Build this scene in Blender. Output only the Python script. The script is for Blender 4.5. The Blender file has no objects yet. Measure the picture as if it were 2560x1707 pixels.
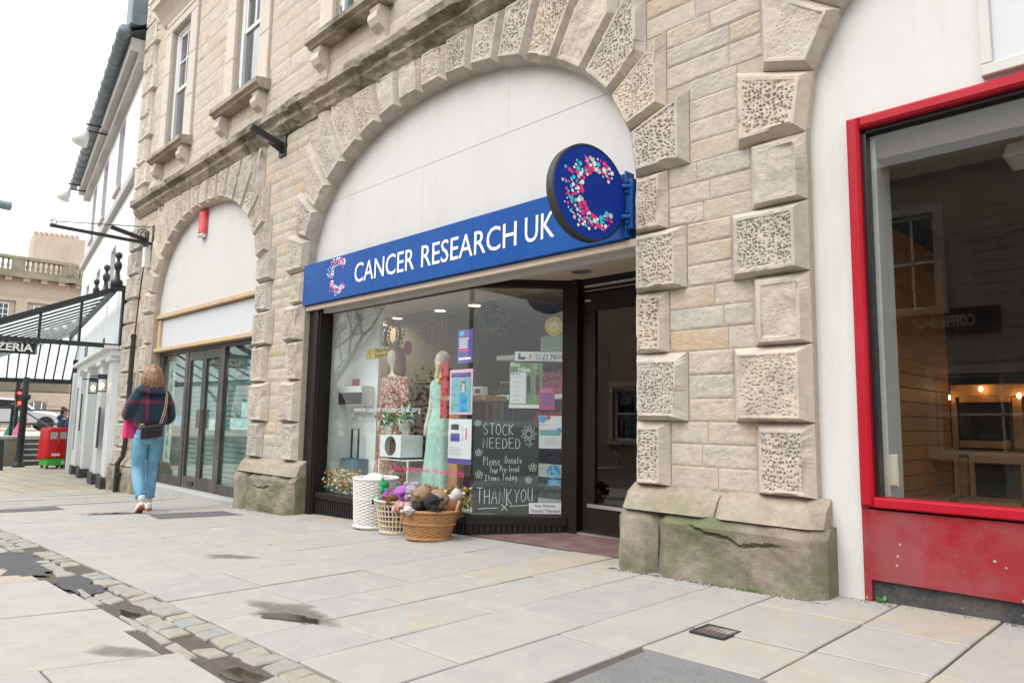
import bpy, bmesh, math, random
import numpy as np
from mathutils import Vector, Matrix
random.seed(7); RNG = np.random.default_rng(11)
S = bpy.context.scene
COL = S.collection
R = math.radians
# ------------------------------------------------------------------ camera
FPX, YAW, PIT, ROL = 1755.0, R(45.2), R(6.5), R(0.97)
CAM = np.array([0.0, -4.0, 1.0])
_f = np.array([-math.sin(YAW)*math.cos(PIT), math.cos(YAW)*math.cos(PIT), math.sin(PIT)])
_r0 = np.cross(_f, [0, 0, 1.0]); _r0 /= np.linalg.norm(_r0); _u0 = np.cross(_r0, _f)
_r = _r0*math.cos(ROL)+_u0*math.sin(ROL); _u = -_r0*math.sin(ROL)+_u0*math.cos(ROL)
cd = bpy.data.cameras.new('camera'); cam = bpy.data.objects.new('camera', cd); COL.objects.link(cam)
cd.sensor_width = 36; cd.lens = 36*FPX/2560; cd.clip_end = 600; cd.clip_start = 0.05
cam.matrix_world = Matrix(((_r[0], _u[0], -_f[0], CAM[0]), (_r[1], _u[1], -_f[1], CAM[1]), (_r[2], _u[2], -_f[2], CAM[2]), (0, 0, 0, 1)))
cd.dof.use_dof = True; cd.dof.focus_distance = 5.6; cd.dof.aperture_fstop = 14.0
S.camera = cam
# ------------------------------------------------------------------ sky, sun, exposure
SUN_EL, SUN_AZ = R(46), R(195)
w = bpy.data.worlds.new('World'); S.world = w; w.use_nodes = True
nt = w.node_tree; N = nt.nodes; N.clear()
out = N.new('ShaderNodeOutputWorld'); bg = N.new('ShaderNodeBackground')
sky = N.new('ShaderNodeTexSky'); sky.sky_type = 'NISHITA'; sky.sun_disc = False
sky.sun_elevation = SUN_EL; sky.sun_rotation = SUN_AZ; sky.air_density = 2.0; sky.dust_density = 6.0
# an even overcast layer: zenith about three times the horizon (standard overcast sky), mixed with a little clear-sky colour
tc = N.new('ShaderNodeTexCoord'); sp = N.new('ShaderNodeSeparateXYZ'); nt.links.new(tc.outputs['Generated'], sp.inputs[0])
mx = N.new('ShaderNodeMath'); mx.operation = 'MAXIMUM'; mx.inputs[1].default_value = 0.0; nt.links.new(sp.outputs['Z'], mx.inputs[0])
ml = N.new('ShaderNodeMath'); ml.operation = 'MULTIPLY_ADD'; ml.inputs[1].default_value = 15.0; ml.inputs[2].default_value = 8.6; nt.links.new(mx.outputs[0], ml.inputs[0])
cl = N.new('ShaderNodeCombineColor')
for i, k in enumerate((1.0, 1.0, 1.012)):
    m_ = N.new('ShaderNodeMath'); m_.operation = 'MULTIPLY'; m_.inputs[1].default_value = k; nt.links.new(ml.outputs[0], m_.inputs[0]); nt.links.new(m_.outputs[0], cl.inputs[i])
mix = N.new('ShaderNodeMix'); mix.data_type = 'RGBA'; mix.inputs['Factor'].default_value = 0.9
nt.links.new(sky.outputs[0], mix.inputs[6]); nt.links.new(cl.outputs[0], mix.inputs[7])
nt.links.new(mix.outputs[2], bg.inputs['Color']); bg.inputs['Strength'].default_value = 0.1
nt.links.new(bg.outputs[0], out.inputs[0])
sd = bpy.data.lights.new('sun', 'SUN'); sd.energy = 1.5; sd.angle = R(35); sd.color = (1.0, 0.985, 0.965)
so = bpy.data.objects.new('sun', sd); COL.objects.link(so)
_sv = Vector((-math.sin(SUN_AZ-math.pi)*math.cos(SUN_EL), -math.cos(SUN_AZ-math.pi)*math.cos(SUN_EL), math.sin(SUN_EL)))
so.rotation_euler = _sv.to_track_quat('Z', 'Y').to_euler()
S.view_settings.view_transform = 'Standard'; S.view_settings.look = 'None'
S.view_settings.exposure = 0.45; S.view_settings.gamma = 1.0
S.render.engine = 'CYCLES'
S.cycles.use_denoising = True; S.cycles.max_bounces = 7; S.cycles.transparent_max_bounces = 16
S.cycles.diffuse_bounces = 4; S.cycles.glossy_bounces = 4; S.cycles.caustics_reflective = False; S.cycles.caustics_refractive = False
S.cycles.sample_clamp_indirect = 4.0
# ------------------------------------------------------------------ measuring helpers (a sight line met with a real plane)
def ray(px, py):
    d = _f*FPX+_r*(px-1280)-_u*(py-853.5); return d/np.linalg.norm(d)
def onY(px, py, Y):
    d = ray(px, py); p = CAM+d*((Y-CAM[1])/d[1]); return p
def XZ(px, py, Y): p = onY(px, py, Y); return float(p[0]), float(p[2])
def G(x, y):
    b = 0.12+0.016*x-0.0013*x*x if x > -12 else -0.2592+(max(x, -24)+12)*.03
    if x > 1: b = 0.135
    return b+0.02*max(min(y, 1.5), -6)
# ------------------------------------------------------------------ materials
MATS = {}
def newmat(name):
    m = bpy.data.materials.new(name); m.use_nodes = True; MATS[name] = m
    n = m.node_tree.nodes; return m, n, m.node_tree.links, n['Principled BSDF']
def mat(name, col, rough=.6, var=.0, scale=8.0, bump=0.0, bscale=60.0, metal=0.0, spec=.5, rnd=0.0, tint=None, tscale=3.0, tamt=.5, tlo=.45, thi=.62, tmap=None, spots=None, sheen=0, emit=None, estr=0, coat=0, detail=6):
    """one surface: base colour, value noise, per-object random brightness, a second tone in patches, fine bump"""
    m, n, l, p = newmat(name)
    p.inputs['Roughness'].default_value = rough; p.inputs['Metallic'].default_value = metal
    p.inputs['Specular IOR Level'].default_value = spec
    if sheen: p.inputs['Sheen Weight'].default_value = sheen
    if coat: p.inputs['Coat Weight'].default_value = coat
    if emit: p.inputs['Emission Color'].default_value = (*emit, 1); p.inputs['Emission Strength'].default_value = estr
    p.inputs['Base Color'].default_value = (*col, 1)
    if not (var or rnd or tint or bump): return m
    tc = n.new('ShaderNodeTexCoord'); geo = n.new('ShaderNodeNewGeometry')
    pos = geo.outputs['Position']
    last = None
    if tint:
        t = n.new('ShaderNodeTexNoise'); t.inputs['Scale'].default_value = tscale; t.inputs['Detail'].default_value = detail; t.inputs['Roughness'].default_value = .65
        if tmap: mp = n.new('ShaderNodeMapping'); mp.inputs['Scale'].default_value = tmap; l.new(pos, mp.inputs['Vector']); l.new(mp.outputs[0], t.inputs['Vector'])
        else: l.new(pos, t.inputs['Vector'])
        mr = n.new('ShaderNodeMapRange'); mr.inputs['From Min'].default_value = tlo; mr.inputs['From Max'].default_value = thi; mr.inputs['To Max'].default_value = tamt; l.new(t.outputs[0], mr.inputs[0])
        mi = n.new('ShaderNodeMix'); mi.data_type = 'RGBA'; mi.inputs[6].default_value = (*col, 1); mi.inputs[7].default_value = (*tint, 1); l.new(mr.outputs[0], mi.inputs['Factor']); last = mi.outputs[2]
    if var or rnd:
        hs = n.new('ShaderNodeHueSaturation')
        if last: l.new(last, hs.inputs['Color'])
        else: hs.inputs['Color'].default_value = (*col, 1)
        val = None
        if var:
            t = n.new('ShaderNodeTexNoise'); t.inputs['Scale'].default_value = scale; t.inputs['Detail'].default_value = 8; t.inputs['Roughness'].default_value = .7; l.new(pos, t.inputs['Vector'])
            mr = n.new('ShaderNodeMapRange'); mr.inputs['From Min'].default_value = .25; mr.inputs['From Max'].default_value = .75; mr.inputs['To Min'].default_value = 1-var; mr.inputs['To Max'].default_value = 1+var; l.new(t.outputs[0], mr.inputs[0]); val = mr.outputs[0]
        if rnd:
            oi = n.new('ShaderNodeObjectInfo'); mr = n.new('ShaderNodeMapRange'); mr.inputs['To Min'].default_value = 1-rnd; mr.inputs['To Max'].default_value = 1+rnd; l.new(oi.outputs['Random'], mr.inputs[0])
            if val:
                mm = n.new('ShaderNodeMath'); mm.operation = 'MULTIPLY'; l.new(val, mm.inputs[0]); l.new(mr.outputs[0], mm.inputs[1]); val = mm.outputs[0]
            else: val = mr.outputs[0]
        l.new(val, hs.inputs['Value']); last = hs.outputs[0]
    if spots and last:      # splashes and scuffs
        for sc, th, cc_ in spots:
            vo = n.new('ShaderNodeTexVoronoi'); vo.inputs['Scale'].default_value = sc; l.new(pos, vo.inputs['Vector']); m2 = n.new('ShaderNodeMapRange'); m2.inputs['From Min'].default_value = th; m2.inputs['From Max'].default_value = th*.6; m2.inputs['To Max'].default_value = .7; l.new(vo.outputs['Distance'], m2.inputs[0])
            mi = n.new('ShaderNodeMix'); mi.data_type = 'RGBA'; l.new(m2.outputs[0], mi.inputs['Factor']); l.new(last, mi.inputs[6]); mi.inputs[7].default_value = (*cc_, 1); last = mi.outputs[2]
    if last: l.new(last, p.inputs['Base Color'])
    if bump:
        t = n.new('ShaderNodeTexNoise'); t.inputs['Scale'].default_value = bscale; t.inputs['Detail'].default_value = 8; t.inputs['Roughness'].default_value = .7; l.new(pos, t.inputs['Vector'])
        b = n.new('ShaderNodeBump'); b.inputs['Strength'].default_value = bump; b.inputs['Distance'].default_value = .02; l.new(t.outputs[0], b.inputs['Height']); l.new(b.outputs[0], p.inputs['Normal'])
    return m
def ramp_stone(name, cols, rough=.9, bump=.5, bscale=55, stain=None, stlo=.55, sthi=.75, stamt=.8, stscale=2.2, var=.16, vscale=14, spec=.25, strata=0.0, spots=None):
    """stone whose tone is picked per piece (object random) from a ramp, with mottling, optional dark or green staining and grain"""
    m, n, l, p = newmat(name)
    p.inputs['Roughness'].default_value = rough; p.inputs['Specular IOR Level'].default_value = spec
    geo = n.new('ShaderNodeNewGeometry'); pos = geo.outputs['Position']
    oi = n.new('ShaderNodeObjectInfo')
    big = n.new('ShaderNodeTexNoise'); big.inputs['Scale'].default_value = 3.2; big.inputs['Detail'].default_value = 5; big.inputs['Distortion'].default_value = 1.2; l.new(pos, big.inputs['Vector'])
    ad = n.new('ShaderNodeMath'); ad.operation = 'MULTIPLY_ADD'; ad.inputs[1].default_value = .9; l.new(big.outputs[0], ad.inputs[0])
    sb = n.new('ShaderNodeMath'); sb.operation = 'ADD'; sb.inputs[1].default_value = -.45; l.new(oi.outputs['Random'], sb.inputs[0]); l.new(sb.outputs[0], ad.inputs[2])
    cr = n.new('ShaderNodeValToRGB'); el = cr.color_ramp.elements
    while len(el) < len(cols): el.new(.5)
    for i, c in enumerate(cols): el[i].position = i/(len(cols)-1); el[i].color = (*c, 1)
    l.new(ad.outputs[0], cr.inputs[0])
    fine = n.new('ShaderNodeTexNoise'); fine.inputs['Scale'].default_value = vscale; fine.inputs['Detail'].default_value = 9; fine.inputs['Roughness'].default_value = .72; l.new(pos, fine.inputs['Vector'])
    mr = n.new('ShaderNodeMapRange'); mr.inputs['From Min'].default_value = .28; mr.inputs['From Max'].default_value = .72; mr.inputs['To Min'].default_value = 1-var; mr.inputs['To Max'].default_value = 1+var; l.new(fine.outputs[0], mr.inputs[0])
    hs = n.new('ShaderNodeHueSaturation'); l.new(cr.outputs[0], hs.inputs['Color']); l.new(mr.outputs[0], hs.inputs['Value']); last = hs.outputs[0]
    if stain:
        st = n.new('ShaderNodeTexNoise'); st.inputs['Scale'].default_value = stscale; st.inputs['Detail'].default_value = 8; st.inputs['Roughness'].default_value = .68; l.new(pos, st.inputs['Vector'])
        m2 = n.new('ShaderNodeMapRange'); m2.inputs['From Min'].default_value = stlo; m2.inputs['From Max'].default_value = sthi; m2.inputs['To Max'].default_value = stamt; l.new(st.outputs[0], m2.inputs[0])
        mi = n.new('ShaderNodeMix'); mi.data_type = 'RGBA'; l.new(m2.outputs[0], mi.inputs['Factor']); l.new(last, mi.inputs[6]); mi.inputs[7].default_value = (*stain, 1); last = mi.outputs[2]
    if spots:      # trodden chewing gum and lichen
        for sc, th, cc_ in spots:
            vo = n.new('ShaderNodeTexVoronoi'); vo.inputs['Scale'].default_value = sc; l.new(pos, vo.inputs['Vector']); m2 = n.new('ShaderNodeMapRange'); m2.inputs['From Min'].default_value = th; m2.inputs['From Max'].default_value = th*.7; m2.inputs['To Max'].default_value = .75; l.new(vo.outputs['Distance'], m2.inputs[0])
            mi = n.new('ShaderNodeMix'); mi.data_type = 'RGBA'; l.new(m2.outputs[0], mi.inputs['Factor']); l.new(last, mi.inputs[6]); mi.inputs[7].default_value = (*cc_, 1); last = mi.outputs[2]
    l.new(last, p.inputs['Base Color'])
    t = n.new('ShaderNodeTexNoise'); t.inputs['Scale'].default_value = bscale; t.inputs['Detail'].default_value = 9; t.inputs['Roughness'].default_value = .75
    if strata:
        mp = n.new('ShaderNodeMapping'); mp.inputs['Rotation'].default_value = (0, R(strata), 0); mp.inputs['Scale'].default_value = (.35, 1, 2.2); l.new(pos, mp.inputs['Vector']); l.new(mp.outputs[0], t.inputs['Vector'])
    else: l.new(pos, t.inputs['Vector'])
    b = n.new('ShaderNodeBump'); b.inputs['Strength'].default_value = bump; b.inputs['Distance'].default_value = .02; l.new(t.outputs[0], b.inputs['Height']); l.new(b.outputs[0], p.inputs['Normal'])
    return m
def glass(name, tint=(.93, .96, .95), k=1.0, dirt=0.0, ior=1.5):
    m, n, l, p = newmat(name); n.remove(p); o = n['Material Output']
    tr = n.new('ShaderNodeBsdfTransparent'); tr.inputs[0].default_value = (*tint, 1)
    gl = n.new('ShaderNodeBsdfGlossy'); gl.inputs['Roughness'].default_value = 0.0; gl.inputs[0].default_value = (1, 1, 1, 1)
    geo_ = n.new('ShaderNodeNewGeometry'); dt = n.new('ShaderNodeVectorMath'); dt.operation = 'DOT_PRODUCT'; l.new(geo_.outputs['Incoming'], dt.inputs[0]); l.new(geo_.outputs['Normal'], dt.inputs[1])
    ab = n.new('ShaderNodeMath'); ab.operation = 'ABSOLUTE'; l.new(dt.outputs['Value'], ab.inputs[0])
    iv = n.new('ShaderNodeMath'); iv.operation = 'SUBTRACT'; iv.inputs[0].default_value = 1.0; l.new(ab.outputs[0], iv.inputs[1])
    pw = n.new('ShaderNodeMath'); pw.operation = 'POWER'; pw.inputs[1].default_value = 5.0; l.new(iv.outputs[0], pw.inputs[0])
    mm = n.new('ShaderNodeMath'); mm.operation = 'MULTIPLY_ADD'; mm.inputs[1].default_value = .96*k; mm.inputs[2].default_value = .04*k; mm.use_clamp = True; l.new(pw.outputs[0], mm.inputs[0])   # Schlick reflectance of one face
    mx = n.new('ShaderNodeMixShader'); l.new(mm.outputs[0], mx.inputs[0]); l.new(tr.outputs[0], mx.inputs[1]); l.new(gl.outputs[0], mx.inputs[2])
    last = mx.outputs[0]
    if dirt:
        df = n.new('ShaderNodeBsdfDiffuse'); df.inputs[0].default_value = (.75, .75, .72, 1)
        geo = n.new('ShaderNodeNewGeometry'); t = n.new('ShaderNodeTexNoise'); t.inputs['Scale'].default_value = 5; t.inputs['Detail'].default_value = 9; l.new(geo.outputs['Position'], t.inputs['Vector'])
        mr = n.new('ShaderNodeMapRange'); mr.inputs['From Min'].default_value = .3; mr.inputs['From Max'].default_value = .8; mr.inputs['To Max'].default_value = dirt; l.new(t.outputs[0], mr.inputs[0])
        m3 = n.new('ShaderNodeMixShader'); l.new(mr.outputs[0], m3.inputs[0]); l.new(last, m3.inputs[1]); l.new(df.outputs[0], m3.inputs[2]); last = m3.outputs[0]
    l.new(last, o.inputs[0]); return m
# ------------------------------------------------------------------ mesh helpers
class MB:
    def __init__(s): s.v = []; s.f = []; s.mi = []; s.cur = 0
    def add(s, vs, fs):
        b = len(s.v); s.v += [tuple(map(float, p)) for p in vs]; s.f += [tuple(b+i for i in f) for f in fs]; s.mi += [s.cur]*len(fs); return s
    def box(s, x0, x1, y0, y1, z0, z1):
        return s.add([(x0, y0, z0), (x1, y0, z0), (x1, y1, z0), (x0, y1, z0), (x0, y0, z1), (x1, y0, z1), (x1, y1, z1), (x0, y1, z1)],
                     [(0, 3, 2, 1), (4, 5, 6, 7), (0, 1, 5, 4), (1, 2, 6, 5), (2, 3, 7, 6), (3, 0, 4, 7)])
    def boxb(s, x0, x1, y0, y1, z0, z1, b=.006):
        """box with a small chamfer on the long front (-y) edges and corners"""
        return s.prism([(x0, z0), (x1, z0), (x1, z1), (x0, z1)], y0, y1, b)
    def prism(s, poly, y0, y1, b=0.0):
        """polygon in xz from y0 (front) to y1 (back), optional chamfer at the front"""
        n = len(poly); area = sum(poly[i][0]*poly[(i+1) % n][1]-poly[(i+1) % n][0]*poly[i][1] for i in range(n))
        if area < 0: poly = poly[::-1]
        rings = [(poly, y1), (poly, y0+b)]
        if b: rings.append((inset(poly, b), y0))
        vs = [(x, y, z) for pl, y in rings for x, z in pl]; fs = []
        for k in range(len(rings)-1):
            for i in range(n):
                j = (i+1) % n; fs.append((k*n+i, k*n+j, (k+1)*n+j, (k+1)*n+i))
        fs.append(tuple(range((len(rings)-1)*n, len(rings)*n))); fs.append(tuple(reversed(range(n))))
        return s.add(vs, fs)
    def slabpoly(s, poly, z0, z1, b=0.0):
        """polygon in xy from z0 up to z1 with a chamfered top"""
        n = len(poly); area = sum(poly[i][0]*poly[(i+1) % n][1]-poly[(i+1) % n][0]*poly[i][1] for i in range(n))
        if area < 0: poly = poly[::-1]
        rings = [(poly, z0), (poly, z1-b)]
        if b: rings.append((inset(poly, b), z1))
        vs = [(x, y, z) for pl, z in rings for x, y in pl]; fs = []
        for k in range(len(rings)-1):
            for i in range(n):
                j = (i+1) % n; fs.append((k*n+i, k*n+j, (k+1)*n+j, (k+1)*n+i))
        fs.append(tuple(range((len(rings)-1)*n, len(rings)*n))); fs.append(tuple(reversed(range(n))))
        return s.add(vs, fs)
    def tube(s, pts, r, n=8, cap=True):
        pts = [Vector(p) for p in pts]; rs = r if isinstance(r, (list, tuple)) else [r]*len(pts)
        vs = []; up = None
        for i, p in enumerate(pts):
            t = (pts[min(i+1, len(pts)-1)]-pts[max(i-1, 0)])
            t = t.normalized() if t.length > 1e-9 else Vector((0, 0, 1))
            if up is None: up = t.orthogonal().normalized()
            else:
                up = (up-t*up.dot(t)); up = up.normalized() if up.length > 1e-6 else t.orthogonal().normalized()
            sd = t.cross(up)
            for k in range(n):
                a = 2*math.pi*k/n; vs.append(p+(up*math.cos(a)+sd*math.sin(a))*rs[i])
        fs = []
        for i in range(len(pts)-1):
            for k in range(n):
                j = (k+1) % n; fs.append((i*n+k, i*n+j, (i+1)*n+j, (i+1)*n+k))
        if cap: fs.append(tuple(reversed(range(n)))); fs.append(tuple(range((len(pts)-1)*n, len(pts)*n)))
        return s.add(vs, fs)
    def bar(s, a, b, w, h=None):
        h = w if h is None else h
        a = Vector(a); b = Vector(b); t = (b-a).normalized(); sd = t.cross(Vector((0, 0, 1)))
        sd = sd.normalized() if sd.length > 1e-4 else Vector((1, 0, 0)); up = sd.cross(t)
        vs = [q+sd*x*w/2+up*y*h/2 for q in (a, b) for x, y in ((-1, -1), (1, -1), (1, 1), (-1, 1))]
        return s.add(vs, [(0, 1, 2, 3), (7, 6, 5, 4), (0, 4, 5, 1), (1, 5, 6, 2), (2, 6, 7, 3), (3, 7, 4, 0)])
    def lathe(s, prof, c=(0, 0, 0), n=24, sx=1.0, sy=1.0, cap=True):
        vs = [(c[0]+r*math.cos(2*math.pi*k/n)*sx, c[1]+r*math.sin(2*math.pi*k/n)*sy, c[2]+z) for r, z in prof for k in range(n)]; fs = []
        for i in range(len(prof)-1):
            for k in range(n):
                j = (k+1) % n; fs.append((i*n+k, i*n+j, (i+1)*n+j, (i+1)*n+k))
        if cap: fs.append(tuple(reversed(range(n)))); fs.append(tuple(range((len(prof)-1)*n, len(prof)*n)))
        return s.add(vs, fs)
    def ball(s, c, r, n=12, m=8, sx=1, sy=1, sz=1, jit=0):
        prof = [(math.sin(math.pi*i/m), -math.cos(math.pi*i/m)) for i in range(m+1)]
        vs = []
        for a, b in prof:
            for k in range(n):
                q = r*(1+random.uniform(-jit, jit)); vs.append((c[0]+a*math.cos(2*math.pi*k/n)*q*sx, c[1]+a*math.sin(2*math.pi*k/n)*q*sy, c[2]+b*q*sz))
        fs = [(i*n+k, i*n+(k+1) % n, (i+1)*n+(k+1) % n, (i+1)*n+k) for i in range(m) for k in range(n)]
        return s.add(vs, fs)
    def disc(s, c, r, u, v, n=24, th=0.0):
        u = Vector(u).normalized(); v = Vector(v).normalized(); w_ = u.cross(v); c = Vector(c)
        top = [c+(u*math.cos(2*math.pi*k/n)+v*math.sin(2*math.pi*k/n))*r for k in range(n)]
        if not th: return s.add(top, [tuple(range(n))])
        bot = [p-w_*th for p in top]
        return s.add(top+bot, [tuple(range(n)), tuple(reversed(range(n, 2*n)))]+[(k, n+k, n+(k+1) % n, (k+1) % n) for k in range(n)])
    def tf(s, M):
        s.v = [tuple(M @ Vector(p)) for p in s.v]; return s
    def mesh(s, name, smooth=False):
        me = bpy.data.meshes.new(name); me.from_pydata(s.v, [], s.f)
        if any(s.mi): me.polygons.foreach_set('material_index', s.mi)
        if smooth: me.polygons.foreach_set('use_smooth', [True]*len(me.polygons))
        me.update(); return me
    def build(s, name, mats, parent=None, smooth=False, fix=False):
        me = s.mesh(name, smooth)
        if fix:
            bm = bmesh.new(); bm.from_mesh(me); bmesh.ops.recalc_face_normals(bm, faces=bm.faces); bm.to_mesh(me); bm.free()
        return link(name, me, mats, parent)
def link(name, me, mats, parent=None):
    for q in (mats if isinstance(mats, (list, tuple)) else [mats]): me.materials.append(MATS[q] if isinstance(q, str) else q)
    o = bpy.data.objects.new(name, me); COL.objects.link(o)
    if parent: o.parent = parent
    return o
def inset(poly, d):
    n = len(poly); res = []
    for i in range(n):
        p0, p1, p2 = poly[i-1], poly[i], poly[(i+1) % n]
        e1 = (p1[0]-p0[0], p1[1]-p0[1]); e2 = (p2[0]-p1[0], p2[1]-p1[1])
        l1 = math.hypot(*e1) or 1e-9; l2 = math.hypot(*e2) or 1e-9
        n1 = (-e1[1]/l1, e1[0]/l1); n2 = (-e2[1]/l2, e2[0]/l2)
        den = 1+n1[0]*n2[0]+n1[1]*n2[1]; den = max(den, .35)
        res.append((p1[0]+(n1[0]+n2[0])*d/den, p1[1]+(n1[1]+n2[1])*d/den))
    return res
def inset_var(poly, ds):
    """inset with a distance per edge (edge i runs from point i to i+1); poly counter-clockwise"""
    n = len(poly); L = []
    for i in range(n):
        p, q = poly[i], poly[(i+1) % n]; ex, ey = q[0]-p[0], q[1]-p[1]; l = math.hypot(ex, ey) or 1e-9; nx, ny = -ey/l, ex/l
        L.append((p[0]+nx*ds[i], p[1]+ny*ds[i], ex/l, ey/l))
    res = []
    for i in range(n):
        x1, y1, a1, b1 = L[i-1]; x2, y2, a2, b2 = L[i]; den = a1*b2-b1*a2
        if abs(den) < .05: res.append((x2, y2)); continue
        t = ((x2-x1)*b2-(y2-y1)*a2)/den; res.append((x1+a1*t, y1+b1*t))
    return res
def thing(name, label, cat, loc=(0, 0, 0), group=None, rz=0):
    o = bpy.data.objects.new(name, None); COL.objects.link(o); o.location = loc; o.rotation_euler[2] = rz; o.empty_display_size = .1
    return tag(o, label, cat, group)
def tag(o, label, cat, group=None, kind=None):
    if label: o['label'] = label
    if cat: o['category'] = cat
    if group: o['group'] = group
    if kind: o['kind'] = kind
    return o
def part(o, label=None, kind=None):
    if label: o['label'] = label
    if kind: o['kind'] = kind
    return o
def copy_tree(o, parent=None):
    c = o.copy(); COL.objects.link(c); c.parent = parent
    for ch in list(o.children): copy_tree(ch, c)
    return c
def smooth_angle(o, ang=35):
    me = o.data; me.polygons.foreach_set('use_smooth', [True]*len(me.polygons))
    me.set_sharp_from_angle(angle=R(ang)); return o
def text_mesh(txt, bold=0.0, ext=.002):
    cu = bpy.data.curves.new('lettering', 'FONT'); cu.body = txt; cu.extrude = ext; cu.offset = bold; cu.resolution_u = 3
    ob = bpy.data.objects.new('lettering', cu); COL.objects.link(ob)
    me = bpy.data.meshes.new_from_object(ob.evaluated_get(bpy.context.evaluated_depsgraph_get())); bpy.data.objects.remove(ob); bpy.data.curves.remove(cu)
    v = np.zeros(len(me.vertices)*3); me.vertices.foreach_get('co', v); v = v.reshape(-1, 3)
    return me, v
def lettering(txt, x0, x1, z0, z1, frame, mname, parent=None, bold=0.0, name='lettering', ext=.002, keep=False, mirror=False):
    """text fitted to the box x0..x1, z0..z1 of a frame function (u, z, out) -> world"""
    me, v = text_mesh(txt, bold, ext)
    lo, hi = v.min(0), v.max(0); sx = (x1-x0)/max(hi[0]-lo[0], 1e-6); sz = (z1-z0)/max(hi[1]-lo[1], 1e-6)
    if keep: sx = min(sx, sz*1.15)
    q = []
    for a, b, c in v:
        uu = x0+(a-lo[0])*sx
        if mirror: uu = x1-(a-lo[0])*sx
        q += list(frame(uu, z0+(b-lo[1])*sz, c+ext))
    me.vertices.foreach_set('co', q); me.update()
    return link(name, me, mname, parent)
def frameY(Y): return lambda u, z, o: (u, Y-o, z)
# ------------------------------------------------------------------ palette
ramp_stone('ashlar', [(.53, .455, .36), (.51, .45, .38), (.47, .44, .395), (.54, .48, .40), (.515, .455, .38), (.53, .41, .28)], bump=.7, bscale=42, var=.2, vscale=20, stain=(.33, .285, .235), stlo=.5, sthi=.75, stamt=.5, stscale=5)
ramp_stone('ashlar_upper', [(.56, .50, .42), (.60, .54, .46), (.54, .495, .44), (.60, .53, .445), (.57, .475, .375)], bump=1.0, bscale=26, var=.12, strata=28)
ramp_stone('dressed', [(.50, .445, .375), (.46, .425, .38), (.53, .46, .37), (.48, .445, .395)], bump=.25, bscale=80, var=.13, stain=(.25, .23, .21), stlo=.47, sthi=.72, stamt=.6, stscale=4)
ramp_stone('dressed_upper', [(.58, .525, .455), (.55, .51, .455), (.60, .54, .455), (.56, .51, .445)], bump=.25, bscale=70, var=.12, stain=(.3, .26, .21), stlo=.6, sthi=.8, stamt=.4)
ramp_stone('cornice_stone', [(.36, .32, .26), (.40, .35, .28), (.33, .29, .23)], bump=.9, bscale=30, var=.25, stain=(.07, .064, .045), stlo=.46, sthi=.62, stamt=.85, stscale=1.7)
ramp_stone('plinth_stone', [(.31, .265, .22), (.35, .30, .25), (.28, .24, .20)], bump=1.0, bscale=20, var=.35, vscale=9, stain=(.125, .155, .065), stlo=.42, sthi=.6, stamt=.75, stscale=2.4)
ramp_stone('plinth_cap', [(.40, .345, .27), (.36, .315, .25), (.42, .36, .27)], bump=.8, bscale=34, var=.22, stain=(.2, .205, .12), stlo=.5, sthi=.68, stamt=.6)
ramp_stone('flagstone', [(.35, .34, .32), (.365, .352, .33), (.328, .322, .308), (.352, .342, .322), (.37, .347, .305), (.343, .338, .322), (.38, .335, .275)], rough=.75, bump=.22, bscale=90, var=.09, vscale=7, spec=.35, stain=(.24, .225, .2), stlo=.58, sthi=.8, stamt=.4, stscale=2.6, spots=((2.3, .045, (.46, .46, .45)), (3.1, .035, (.13, .125, .115))))
ramp_stone('sett_stone', [(.33, .315, .285), (.36, .32, .265), (.30, .30, .285), (.345, .325, .29)], rough=.8, bump=.5, bscale=60, var=.16, stain=(.2, .18, .15), stlo=.55, sthi=.75, stamt=.5, stscale=6)
mat('mortar', (.44, .385, .31), .95, var=.2, scale=20, bump=.5)
mat('joint_dirt', (.12, .105, .088), .95, var=.35, scale=25, bump=.8, bscale=80)
mat('asphalt_light', (.27, .27, .268), .9, var=.45, scale=150, bump=.8, bscale=170, tint=(.2, .2, .2), tscale=6, tamt=.5)
mat('asphalt_dark', (.135, .14, .147), .9, var=.7, scale=120, bump=1.0, bscale=190)
mat('asphalt_mid', (.15, .15, .152), .9, var=.4, scale=160, bump=.8, bscale=170)
mat('render_cream', (.555, .55, .535), .7, var=.03, scale=2.5, bump=.05, bscale=40, tint=(.47, .455, .41), tscale=1.5, tamt=.5, tlo=.5, thi=.78, tmap=(2.4, 2.4, .35))
mat('render_white', (.59, .59, .575), .75, var=.04, scale=3, bump=.08, bscale=60, tint=(.44, .42, .38), tscale=1.6, tamt=.55, tlo=.52, thi=.78, tmap=(2.2, 2.2, .45))
mat('house_white', (.72, .74, .755), .7, var=.05, scale=1.5, bump=.06, tint=(.58, .58, .57), tscale=.9, tamt=.4, tlo=.5, thi=.75)
mat('house_trim', (.45, .44, .42), .8, var=.12, scale=4, bump=.2)
mat('blue_sign', (.001, .062, .28), .4, var=.06, scale=3, spec=.22, tint=(.01, .09, .33), tscale=1.1, tamt=.4)
mat('blue_disc', (.001, .030, .27), .35, spec=.2, var=.04, scale=3)
mat('blue_paint', (.01, .09, .33), .45, var=.2, scale=20, tint=(.09, .04, .03), tscale=22, tamt=.8, tlo=.6, thi=.66)
mat('white_vinyl', (.80, .80, .79), .4); mat('pink_vinyl', (.80, .02, .20), .4); mat('cyan_vinyl', (.03, .55, .68), .4); mat('grey_vinyl', (.55, .56, .58), .4)
mat('soffit_paint', (.60, .50, .40), .75, var=.06, scale=5)
mat('dark_frame', (.014, .011, .010), .42, var=.25, scale=14, bump=.08, bscale=60, spec=.25)
mat('dark_groove', (.018, .015, .013), .5, spec=.25, var=.35, scale=18)
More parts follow.
